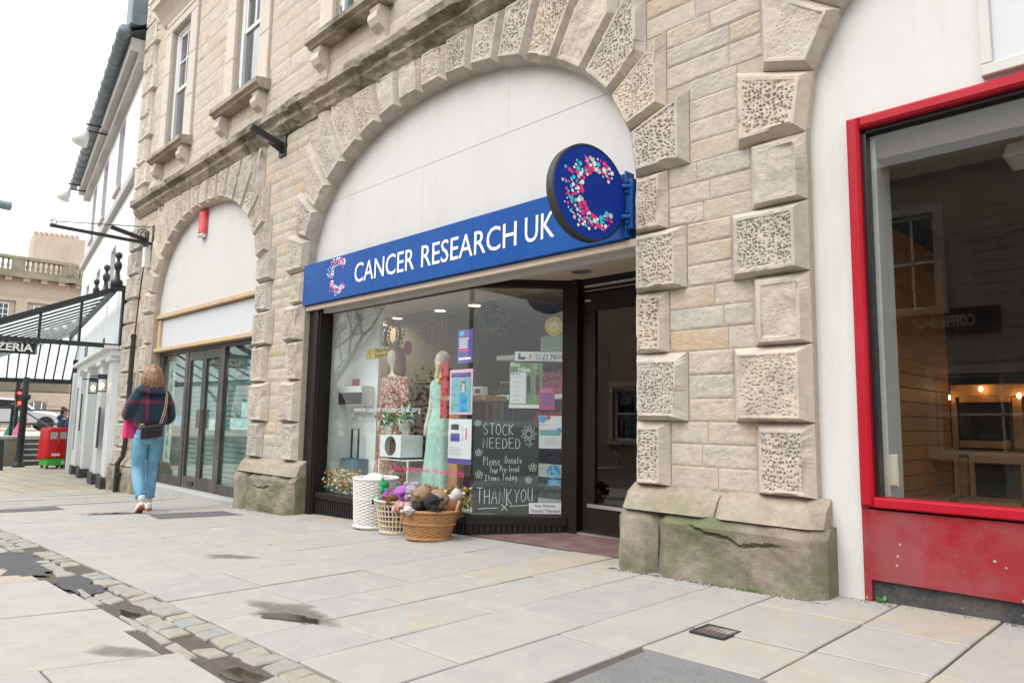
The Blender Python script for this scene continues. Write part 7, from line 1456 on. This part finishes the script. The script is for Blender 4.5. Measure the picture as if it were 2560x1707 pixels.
# far hipped end down to the lattice frieze
HS0, HS1, HZ = 9.7, 12.0, 2.03
for k in range(13):
    o_ = .0+k*.24; cbar('glazing_bar', (HS0, o_, min(roof_z(max(o_, OT)), ZT)), (HS1, o_, HZ), .04, .05)
    if k < 12: MB().add([WW(HS0, o_+.01, roof_z(max(o_, OT))+.03), WW(HS0, o_+.23, roof_z(max(o_+.23, OT))+.03), WW(HS1, o_+.23, HZ+.03), WW(HS1, o_+.01, HZ+.03)], [(0, 1, 2, 3)]).build('glass_pane', 'glass_canopy', CN)
cbar('frieze_beam', (HS1, -.1, HZ), (HS1, 3.4, HZ), .1, .16); m = MB()
for k in range(58):
    o_ = -.05+k*.06; m.bar(WW(HS1, o_, HZ-.08), WW(HS1, o_+.16, HZ-.36), .018); m.bar(WW(HS1, o_+.16, HZ-.08), WW(HS1, o_, HZ-.36), .018)
m.bar(WW(HS1, -.1, HZ-.36), WW(HS1, 3.5, HZ-.36), .03); part(m.build('lattice_frieze', 'black_iron', CN), None, 'stuff')
cp = np.array([-25.65, .62]); MB().lathe([(.16, 0), (.16, .06), (.12, .1), (.10, .2), (.09, 2.0), (.15, 2.05), (.15, 2.15), (.08, 2.2), (.08, 2.7)], (cp[0], cp[1], G(-25.65, .6)), 14).build('column', 'black_iron', CN, True)
for k, (s, o_) in enumerate(((.1, .2), (1.5, .24), (3.4, .24))):
    MB().lathe([(.10, 0), (.10, .10), (.05, .14), (.035, .28), (.06, .34), (.07, .40), (.05, .45), (.025, .48), (.03, .51), (.06, .56), (.055, .62), (.0, .65)], WW(s, o_, ZT+.08), 14).build('finial', 'black_iron', CN, True)
# string of festoon bulbs
for k in range(14):
    f = k/13; o_ = .5+f*1.9; p_ = WW(2.5+f*2, o_, roof_z(o_)-.12-.1*math.sin(f*math.pi*3)**2); MB().ball(p_, .045, 8, 6).build('festoon_bulb', 'white_plastic', CN, True)
PZ = thing('pizzeria_sign', 'hanging sign with white letters PIZZERIA under the canopy beam', 'sign', (0, 0, 0)); PF = lambda u, z, o_: WW(.1-o_, -u, z)
lettering('PIZZERIA', -2.16, -1.38, 2.055, 2.19, PF, 'white_vinyl', PZ, bold=.03, ext=.006)
MB().add([WW(.125, o_, z) for o_, z in ((1.34, 2.03), (2.24, 2.03), (2.24, 2.21), (1.34, 2.21))]+[WW(.135, o_, z) for o_, z in ((1.34, 2.03), (2.24, 2.03), (2.24, 2.21), (1.34, 2.21))], [(0, 1, 2, 3), (7, 6, 5, 4)]).build('backing', 'black_iron', PZ)
for a, c in (((.1, 1.33, 2.02), (.1, 2.25, 2.02)), ((.1, 1.33, 2.22), (.1, 2.25, 2.22)), ((.1, 1.33, 2.02), (.1, 1.33, 2.23)), ((.1, 2.25, 2.02), (.1, 2.25, 2.23))): MB().bar(WW(*a), WW(*c), .014).build('frame', 'black_iron', PZ)
# ------------------------------------------------------------------ far end of the street: steps, railing, cart, man, traffic lights
def at_depth(px, py, P): d = ray(px, py); t = ((np.array(P)-CAM)@_f)/(d@_f); return CAM+d*t
gz0 = G(-25, .8)
TZ = .26
te = bpy.data.objects.new('terrace', None); COL.objects.link(te); te['kind'] = 'structure'
MB().box(-80, -27.6, -30, 30, -1.5, TZ).build('deck', 'paver_field', te); MB().box(-27.6, -26.3, -30, .72, -1.5, TZ-.05).build('deck', 'concrete', te); MB().boxb(-27.7, -26.25, -12, .74, TZ-.049, TZ+.03, .02).build('coping', 'concrete', te)
mat('step_dark', (.12, .115, .105), .9, var=.2); mat('retaining_stone', (.27, .25, .21), .9, var=.3, scale=3, bump=.6, tint=(.12, .12, .09), tscale=1.5, tamt=.6)
MB().box(-26.3, -26.28, -12, .72, -1.2, TZ-.051).build('retaining_face', 'retaining_stone', te)
for k in range(5):
    x1 = -26.1-.30*k; z = gz0+(TZ-gz0)*(k+1)/5.4; MB().box(x1-.30, x1-.02, .74, 3.6, -1.2, z-.035).build('riser', 'step_dark', te); MB().boxb(x1-.30, x1+.02, .74, 3.6, z-.034, z, .008).build('tread', 'concrete', te)
def rail_run(label, pts, zb, hh=.95, slope=None):
    t = thing('railing', label, 'railing', (0, 0, 0), 'iron railings by the steps')
    for p in pts: MB().lathe([(.05, 0), (.045, hh), (.07, hh+.02), (.07, hh+.06), (.0, hh+.12)], (*p, zb), 10).build('post', 'black_iron', t, True)
    for z in (.45, .9):
        for a, c in zip(pts, pts[1:]): MB().tube([(*a, zb+z), (*c, zb+z)], .025, 8).build('rail', 'black_iron', t)
rail_run('black iron railing along the terrace edge right of the canopy column', [(-27.7, .8), (-27.7, 2.1), (-27.7, 3.4)], TZ-.05); rail_run('black iron railing along the terrace edge left of the canopy column', [(-27.2, .6), (-27.2, -1.0), (-27.2, -2.6)], TZ)
hr = thing('handrail', 'sloping black handrail down the steps', 'handrail', (0, 0, 0)); MB().tube([(-27.7, .95, TZ+.85), (-26.0, 1.9, gz0+.85), (-25.9, 1.95, gz0+.5)], .025, 8).build('rail', 'black_iron', hr); MB().tube([(-26.0, 1.9, gz0), (-26.0, 1.9, gz0+.85)], .025, 8).build('post', 'black_iron', hr)
mat('cart_red', (.60, .008, .012), .35, var=.06); mat('cart_green', (.06, .42, .05), .45); mat('pane_grey', (.42, .45, .45), .3)
P0 = at_depth(137, 1174, (-24.3, 1.0, 0)); CT = thing('post_cart', 'small red and green delivery trolley with two rear windows', 'trolley', (-24.2, 1.28, G(-24.2, 1.28)), rz=R(8))
bod = [(-.31, .30), (.31, .30), (.29, .62), (.27, 1.12), (.22, 1.19), (-.22, 1.19), (-.27, 1.12), (-.29, .62)]
RY = Matrix.Rotation(R(90), 4, 'Z')
MB().prism(bod, -.02, .62, .04).tf(RY).build('body', 'cart_red', CT); MB().prism(rect(-.25, .23, .09, .29), .0, .58, .01).tf(RY).build('base_box', 'cart_green', CT)
for a, c in ((-.22, -.03), (.03, .22)): MB().prism(rect(a, c, .86, 1.06), -.03, -.018, .006).tf(RY).build('rear_window', 'pane_grey', CT)
MB().prism(rect(-.02, .0, .74, .88), -.05, -.018).tf(RY).build('handle', 'alu', CT); MB().prism(rect(-.16, .06, .37, .44), -.03, -.018).tf(RY).build('plate', 'white_plastic', CT); MB().prism(rect(.12, .25, .12, .22), -.012, .0).tf(RY).build('label', 'white_plastic', CT)
for y in (.12, .48):
    for x in (-.2, .2): MB().lathe([(.06, -.02), (.06, .02)], (0, 0, 0), 14).tf(RY @ Matrix.Translation((x, y, .06)) @ Matrix.Rotation(R(90), 4, 'Y')).build('wheel', 'black_plastic', CT)
mx_, my_ = -25.3, 1.62; MN = thing('person', 'man in dark blue hooded jacket behind the red trolley, facing right', 'person', (mx_, my_, G(mx_, my_)), rz=R(-15))
Jm = [((0, 0, .93), (.14, .11)), ((0, 0, 1.12), (.14, .11)), ((0, 0, 1.3), (.15, .11)), ((0, 0, 1.42), (.11, .08)), ((0, .0, 1.49), (.055, .055)), ((0, .02, 1.56), (.065, .075)), ((0, .02, 1.65), (.08, .095)), ((0, .02, 1.73), (.05, .06)), ((.09, 0, .88), (.09, .09)), ((.09, .03, .48), (.065, .065)), ((.09, 0, .08), (.05, .05)), ((-.09, 0, .88), (.09, .09)), ((-.09, .03, .48), (.065, .065)), ((-.09, 0, .08), (.05, .05)), ((.18, 0, 1.40), (.06, .06)), ((.24, .02, 1.14), (.05, .05)), ((.2, .2, .98), (.04, .04)), ((-.18, 0, 1.40), (.06, .06)), ((-.24, .02, 1.14), (.05, .05)), ((-.2, .2, .98), (.04, .04)), ((.09, .12, .05), (.045, .04)), ((-.09, .12, .05), (.045, .04))]
mat('jacket_blue', (.012, .035, .10), .6, var=.1); mat('hair_dark', (.04, .025, .02), .6); mat('trouser_dark', (.02, .022, .03), .8)
skin_body('body', Jm, [(0, 1), (1, 2), (2, 3), (3, 4), (4, 5), (5, 6), (6, 7), (0, 8), (8, 9), (9, 10), (10, 20), (0, 11), (11, 12), (12, 13), (13, 21), (3, 14), (14, 15), (15, 16), (3, 17), (17, 18), (18, 19)], MN, 'skin')
jm = ring_loft([(0, 0, .82, .21, .16), (0, 0, 1.0, .215, .17), (0, 0, 1.25, .225, .17), (0, 0, 1.40, .20, .14), (0, 0, 1.47, .11, .1), (0, -.01, 1.50, .09, .09)], 20)
for s_ in (-1, 1): q = limb([(s_*.17, 0, 1.40), (s_*.26, .0, 1.2), (s_*.25, .08, 1.08), (s_*.2, .2, .99)], [.085, .08, .075, .055], 12, .03); jm.add(q.v, q.f)
jm.build('jacket', 'jacket_blue', MN, True); ring_loft([(0, -.09, 1.40, .13, .08), (0, -.10, 1.47, .15, .10), (0, -.09, 1.54, .12, .08), (0, -.08, 1.57, .05, .03)], 16).build('hood', 'jacket_blue', MN, True)
tr = MB()
for s_ in (-1, 1): q = limb([(s_*.09, 0, .92), (s_*.1, .02, .7), (s_*.095, .03, .45), (s_*.09, 0, .08)], [.105, .10, .085, .075], 12, .03); tr.add(q.v, q.f)
tr.build('trousers', 'trouser_dark', MN, True); ring_loft([(0, -.02, 1.60, .082, .085), (0, -.02, 1.68, .088, .10), (0, 0, 1.74, .07, .085), (0, 0, 1.77, .02, .03)], 16).build('hair', 'hair_dark', MN, True); MB().tube([(0, .11, 1.65), (0, .14, 1.62), (0, .115, 1.605)], [.009, .016, .011], 8).build('nose', 'skin', MN, True)
for s_ in (-1, 1): MB().ball((s_*.03, .1, 1.665), .011, 8, 6).build('eye', 'black_plastic', MN, True); MB().ball((s_*.085, .01, 1.64), .022, 8, 6, sx=.4, sz=1.4).build('ear', 'skin', MN, True); hand(((s_*.2, .2, .98), (0, .8, -.5), (-s_, 0, -.2)), MN, 'skin'); MB().boxb(s_*.09-.045, s_*.09+.045, -.08, .2, 0, .08, .02).build('shoe', 'black_plastic', MN)
MB().boxb(-.02, .02, -.178, -.172, 1.1, 1.18, .002).build('back_logo', 'cart_red', MN); MB().lathe([(.03, 0), (.03, .004)], (.268, -.02, 1.2), 12).build('arm_badge', 'white_vinyl', MN)
mat('red_light', (1, .05, .03), .5, emit=(1, .03, .02), estr=6)
tl = thing('traffic_light', 'pair of red traffic lights behind the canopy column', 'traffic light', (0, 0, 0))
for py in (985, 1011):
    q = at_depth(47, py, (-29, .6, 0)); MB().boxb(-.10, .10, -.1, .1, -.16, .18, .02).tf(Matrix.Translation(q) @ Matrix.Rotation(R(90), 4, 'Z')).build('head', 'black_plastic', tl); MB().disc(tuple(np.array(q)+np.array([.105, 0, .05])), .06, (0, 1, 0), (0, 0, 1), 16).build('lens', 'red_light', tl)
q = at_depth(44, 1000, (-29.1, .6, 0)); MB().tube([(q[0]-.1, q[1], TZ), (q[0]-.1, q[1], q[2]+1.0)], .06, 10).build('pole', 'black_iron', tl)
mat('board_pink', (.75, .18, .32), .5); mat('board_green', (.03, .28, .16), .5)
for k, (p0, p1, mm, lb) in enumerate((((12, 1040), (30, 1082), 'board_green', 'green board leaning at the terrace railing'), ((30, 1045), (48, 1084), 'board_pink', 'pink board leaning at the terrace railing'))):
    a, c = at_depth(*p0, (-28.5, 0, 0)), at_depth(*p1, (-28.5, 0, 0)); t = thing('leaning_board', lb, 'board', (0, 0, 0)); MB().add([(a[0], a[1]+.25, a[2]), (a[0], c[1]+.25, a[2]), (a[0]+.3, c[1]-.05, TZ), (a[0]+.3, a[1]-.05, TZ), (a[0]-.05, a[1]+.25, a[2]), (a[0]-.05, c[1]+.25, a[2]), (a[0]+.25, c[1]-.05, TZ), (a[0]+.25, a[1]-.05, TZ)], [(0, 1, 2, 3), (7, 6, 5, 4), (0, 4, 5, 1), (1, 5, 6, 2), (2, 6, 7, 3), (3, 7, 4, 0)]).build('panel', mm, t, fix=True)
ab = thing('a_board', 'black pavement sign board at the left edge of the picture', 'board', (0, 0, 0)); q = at_depth(2, 1170, (-24.5, .2, 0))
for s_ in (-1, 1): MB().bar((q[0]+s_*.25, q[1]-.2, G(q[0], q[1])), (q[0]+s_*.03, q[1]-.2, G(q[0], q[1])+.85), .42, .025).build('leaf', 'black_iron', ab)
def car(label, x, y, mm, rz=0):
    t = thing('parked_car', label, 'car', (x, y, TZ), 'cars parked beyond the terrace', rz); mat(mm[0], mm[1], .3, coat=.5) if mm[0] not in MATS else None
    MB().prism([(-2.1, .25), (2.1, .25), (2.12, .62), (1.5, .82), (.9, .92), (.35, 1.36), (-1.0, 1.40), (-1.75, .95), (-2.12, .85)], -.85, .85, .12).build('body', mm[0], t)
    for s_ in (-.86, .858): MB().prism([(-1.5, .95), (.75, .92), (.28, 1.28), (-.95, 1.32)], s_-.002, s_+.004).build('side_window', 'black_plastic', t)
    for x_ in (-1.3, 1.3):
        for y_ in (-.8, .8): MB().lathe([(.31, -.1), (.31, .1)], (0, 0, 0), 18).tf(Matrix.Translation((x_, y_, .31)) @ Matrix.Rotation(R(90), 4, 'X')).build('wheel', 'black_plastic', t)
car('silver car parked beyond the railing', -36.5, 2.0, ('car_silver', (.45, .48, .52)), R(85)); car('dark car parked at the left beyond the railing', -35.0, -2.3, ('car_dark', (.03, .035, .05)), R(85))
# ------------------------------------------------------------------ far stone building with balustrade
FB = thing('far_stone_building', 'pale classical stone building with balustrade across the square', 'building', (0, 0, 0))
kd = ray(141, 1034); kd = kd/np.hypot(kd[0], kd[1]); K = CAM+kd*46.0; lv = np.array([-.05, -1.0]); rv = np.array([-.62, .78])
mat('far_stone', (.47, .40, .32), .9, var=.12, scale=1.2, tint=(.36, .32, .25), tscale=.5, tamt=.5); mat('far_stone_dark', (.30, .27, .20), .9, var=.3, scale=1.5, tint=(.16, .15, .09), tscale=.8, tamt=.6)
def FP(f, u, o_, z):
    v = lv if f == 0 else rv; nrm = np.array([1, -.05]) if f == 0 else np.array([.78, .62]); p = np.array(K[:2])+v*u+nrm*o_; return (float(p[0]), float(p[1]), z)
def fbox(nm, mm, f, u0, u1, o0, o1, z0, z1, par=FB):
    m = MB().add([FP(f, u, o_, z) for z in (z0, z1) for u, o_ in ((u0, o0), (u0, o1), (u1, o1), (u1, o0))], [(0, 1, 2, 3), (7, 6, 5, 4), (0, 4, 5, 1), (1, 5, 6, 2), (2, 6, 7, 3), (3, 7, 4, 0)]); return m.build(nm, mm, par, fix=True)
for f, U in ((0, 14.0), (1, 6.0)):
    fbox('wall', 'far_stone', f, 0, U, -.5, 0, -1, 8.2); fbox('cornice', 'far_stone_dark', f, -.3, U, 0, .5, 8.2, 8.45); fbox('parapet', 'far_stone_dark', f, -.2, U, -.1, .25, 8.45, 8.62); fbox('coping', 'far_stone_dark', f, -.25, U, -.12, .28, 9.2, 9.36)
    fbox('string_course', 'far_stone', f, -.1, U, 0, .15, 6.95, 7.15); fbox('string_course', 'far_stone', f, -.1, U, 0, .2, 4.0, 4.3)
    for k in range(int(U/.8)): fbox('modillion', 'far_stone', f, .2+k*.8, .5+k*.8, 0, .38, 8.02, 8.2)
    u = .0
    while u < U-.1:
        fbox('pedestal', 'far_stone_dark', f, u-.25, u+.35, -.1, .25, 8.62, 9.2)
        m = MB()
        for j in range(7):
            c = u+.5+j*.24
            if c < U: m.lathe([(.06, 0), (.045, .06), (.085, .2), (.04, .42), (.06, .58)], FP(f, c, .07, 8.62), 8)
        part(m.build('balusters', 'far_stone_dark', FB, True), None, 'stuff'); u += 2.3
for u in (1.15, 2.95, 4.9, 7.2):
    w2 = fbox('window', 'sash_white', 0, u-.36, u+.36, -.02, .04, 5.9, 6.8)
    for i in range(3):
        for j in range(3): fbox('pane', 'glass_house', 0, u-.32+i*.22, u-.14+i*.22, .041, .046, 5.93+j*.29, 6.18+j*.29, w2)
for u in (.25, 2.05, 3.95, 6.0): fbox('pilaster', 'far_stone', 0, u-.25, u+.25, 0, .15, 4.3, 6.95)
for u in (.9, 3.0, 5.2):
    m = MB(); pts = [(u-.55, -1), (u+.55, -1), (u+.55, 1.1)]+[(u+.55*math.cos(a), 1.1+.6*math.sin(a)) for a in np.linspace(.1, math.pi-.1, 8)]+[(u-.55, 1.1)]
    m.add([FP(0, a, .03, b) for a, b in pts], [tuple(range(len(pts)))]); w2 = m.build('arched_window', 'glass_house', FB, fix=True)
    for o_ in (-.18, .18): fbox('glazing_bar', 'sash_white', 0, u+o_-.025, u+o_+.025, .03, .06, -1, 1.6, w2)
    for z in (.2, .7, 1.15): fbox('glazing_bar', 'sash_white', 0, u-.53, u+.53, .032, .058, z-.025, z+.025, w2)
for u in (0, 1.95, 4.1, 6.4): 
    for z in (-.6, -.2, .2, .6, 1.0, 1.4): fbox('rusticated_block', 'far_stone', 0, u-.35, u+.5, 0, .08, z, z+.37)
c0 = at_depth(80, 655, (K[0]-4, K[1], 0)); c1 = at_depth(210, 655, (K[0]-4, K[1], 0)); CHM = MB().add([(c0[0], c0[1], 8.4), (c1[0], c1[1], 8.4), (c1[0], c1[1], 11.15), (c0[0], c0[1], 11.45), (c0[0]-1.2, c0[1], 8.4), (c1[0]-1.2, c1[1], 8.4), (c1[0]-1.2, c1[1], 11.15), (c0[0]-1.2, c0[1], 11.45)], [(0, 1, 2, 3), (7, 6, 5, 4), (0, 4, 5, 1), (1, 5, 6, 2), (2, 6, 7, 3), (3, 7, 4, 0)]).build('chimney_stack', 'far_stone', FB, fix=True)
mat('chimney_pot', (.45, .33, .26), .9)
for k in range(9): f = (k+.6)/10; MB().lathe([(.14, 0), (.11, .3)], (c0[0]+(c1[0]-c0[0])*f-.5, c0[1]+(c1[1]-c0[1])*f, 11.45-.3*f), 10).build('chimney_pot', 'chimney_pot', CHM)
sl = thing('street_lamp', 'green lamp arm reaching in from the left edge against the sky', 'street lamp', (0, 0, 0)); a = at_depth(25, 516, (-20, -.9, 0)); c = at_depth(-60, 505, (-20, -.9, 0)); MB().tube([a, c, (c[0], c[1]-.2, c[2]-.1), (c[0], c[1]-.25, G(-20, -1))], [.07, .07, .07, .09], 10).build('pole', 'teal_gutter', sl); MB().tube([tuple(np.array(a)+np.array([0, .02, 0])), tuple(np.array(a)+np.array([0, -.35, .01]))], .1, 10).build('lamp_head', 'teal_gutter', sl)
# ------------------------------------------------------------------ the other side of the street (seen mirrored in the glass)
YO = -15.0
def refl(px, py, Y=YO, yg=.09):
    d = ray(px, py); t = (yg-CAM[1])/d[1]; p = CAM+d*t; d2 = np.array([d[0], -d[1], d[2]]); t2 = (Y-p[1])/d2[1]; q = p+d2*t2; return float(q[0]), float(q[2])
OB = thing('opposite_building', 'stone fronted building across the street, mirrored in the shop windows', 'building', (0, 0, 0))
wins = []
for c in (-20.4, -17.4, -13.2, -9.0, -5.2, -1.5, 2.2): wins.append((c-.55, c+.55, 3.9, 6.3))
for c in (-19.0, -14.2, -9.0, -3.5): wins.append((c-1.3, c+1.3, .4, 2.3))
xsO = sorted({-22.0, 5.0, *[w_[0] for w_ in wins], *[w_[1] for w_ in wins]}); m = MB()
for a, c in zip(xsO, xsO[1:]):
    z = -.6
    for h in sorted([h for h in wins if h[0] <= a+1e-6 and h[1] >= c-1e-6], key=lambda h: h[2]): m.box(a, c, YO-.3, YO, z, h[2]); z = h[3]
    m.box(a, c, YO-.3, YO, z, 7.6)
mat('opp_stone', (.33, .265, .2), .9, var=.2, scale=6, bump=.3); m.build('wall', 'opp_stone', OB); MB().box(-22.2, 5.2, YO-.2, YO+.35, 7.2, 7.6).build('cornice', 'opp_stone', OB); MB().box(-22, 5, YO-8, YO-.9, -.6, 7.4).build('core', 'room_dark', OB)
m2 = MB()
for k in range(30):
    z = -.3+.26*k; x = -22.0+(.25 if k % 2 else 0)
    while x < 5:
        x2 = min(x+random.uniform(.45, .7), 5)
        if not any(w_[0]-.25 < x2 and w_[1]+.25 > x and w_[2]-.2 < z+.26 and w_[3]+.25 > z for w_ in wins): m2.boxb(x+.012, x2-.012, YO, YO+.02, z+.01, z+.25, .008) if x2-x > .1 else None
        x = x2
part(m2.build('stone_facing', 'opp_stone', OB).__class__ and OB.children[-1], None, 'stuff')
for (a, c, z0, z1) in wins:
    f = bpy.data.objects.new('window', None); COL.objects.link(f); f.parent = OB
    MB().box(a-.2, a, YO-.05, YO+.06, z0-.1, z1+.2).box(c, c+.2, YO-.05, YO+.06, z0-.1, z1+.2).box(a, c, YO-.05, YO+.06, z1, z1+.2).box(a-.25, c+.25, YO-.05, YO+.15, z0-.15, z0).build('surround', 'far_stone', f)
    MB().box(a, a+.07, YO-.2, YO-.12, z0, z1).box(c-.07, c, YO-.2, YO-.12, z0, z1).box(a+.07, c-.07, YO-.2, YO-.12, z0, z0+.08).box(a+.07, c-.07, YO-.2, YO-.12, z1-.08, z1).box((a+c)/2-.025, (a+c)/2+.025, YO-.19, YO-.13, z0+.08, z1-.08).box(a+.07, c-.07, YO-.19, YO-.13, (z0+z1)/2-.03, (z0+z1)/2+.03).build('frame', 'sash_white', f); MB().box(a, c, YO-.17, YO-.165, z0, z1).build('pane', 'glass_house', f)
x1_, z1_ = refl(2285, 815); x0_, z0_ = refl(2440, 795)
CSg = thing('coffee_sign', 'dark fascia with pale letters COFFEE SHOP across the street', 'sign', (0, 0, 0)); zc_ = (z0_+z1_)/2; xa, xb = min(x0_, x1_), max(x0_, x1_)
MB().box(xa-.5, xb+.5, YO+.02, YO+.1, zc_-.3, zc_+.3).build('fascia', 'cafe_dark', CSg); lettering('COFFEE SHOP', -xb, -xa, zc_-.13, zc_+.13, lambda u, z, o_: (-u, YO+.1+o_, z), 'far_stone', CSg, bold=.02)
mat('bark', (.10, .085, .07), .9, var=.3)
def bare_tree(label, x, y, H, seed):
    rr = random.Random(seed); t = thing('bare_tree', label, 'tree', (x, y, -.6), 'bare trees across the street'); tr_ = MB(); cr = MB()
    def grow(m, p, d, l_, r_, lev):
        pts = [p]; q = p
        for i in range(4): d = (d+Vector((rr.uniform(-.2, .2), rr.uniform(-.2, .2), rr.uniform(-.05, .15)))).normalized(); q = q+d*l_/4; pts.append(q)
        m.tube(pts, [r_*(1-.12*i) for i in range(5)], 6 if lev < 2 else 4, False)
        if lev >= 5: return
        for k in range(3 if lev < 4 else 4):
            ax = Vector((rr.uniform(-1, 1), rr.uniform(-1, 1), rr.uniform(-.2, .6))).normalized(); grow(cr, pts[rr.choice((2, 3, 4))], (d*.75+ax*.75).normalized(), l_*rr.uniform(.55, .8), r_*.55, lev+1)
    grow(tr_, Vector((0, 0, 0)), Vector((0, 0, 1)), H*.32, .22, 0); tr_.build('trunk', 'bark', t); part(cr.build('crown', 'bark', t), None, 'stuff')
bare_tree('bare tree across the street, nearest the stone building', -25, -11.5, 10, 1); bare_tree('bare tree across the street, the middle one', -31, -13.5, 11, 5); bare_tree('bare tree across the street, the farthest one', -38, -12, 11, 8)
hg = MB()
for i in range(2600):
    x = random.uniform(-52, -23); y = random.uniform(-19, -16.5); z = random.uniform(-.3, 2.4+1.2*math.sin(x*.4)); s_ = .14; u = Vector((random.uniform(-1, 1), random.uniform(-1, 1), random.uniform(-1, 1))).normalized()*s_; v = u.orthogonal().normalized()*s_*.7; q = Vector((x, y, z)); hg.add([q-u, q+v, q+u, q-v], [(0, 1, 2, 3)])
o = hg.build('hedge', 'leaf_mix'); tag(o, 'dark green shrubbery below the bare trees across the street', 'shrubs', kind='stuff')
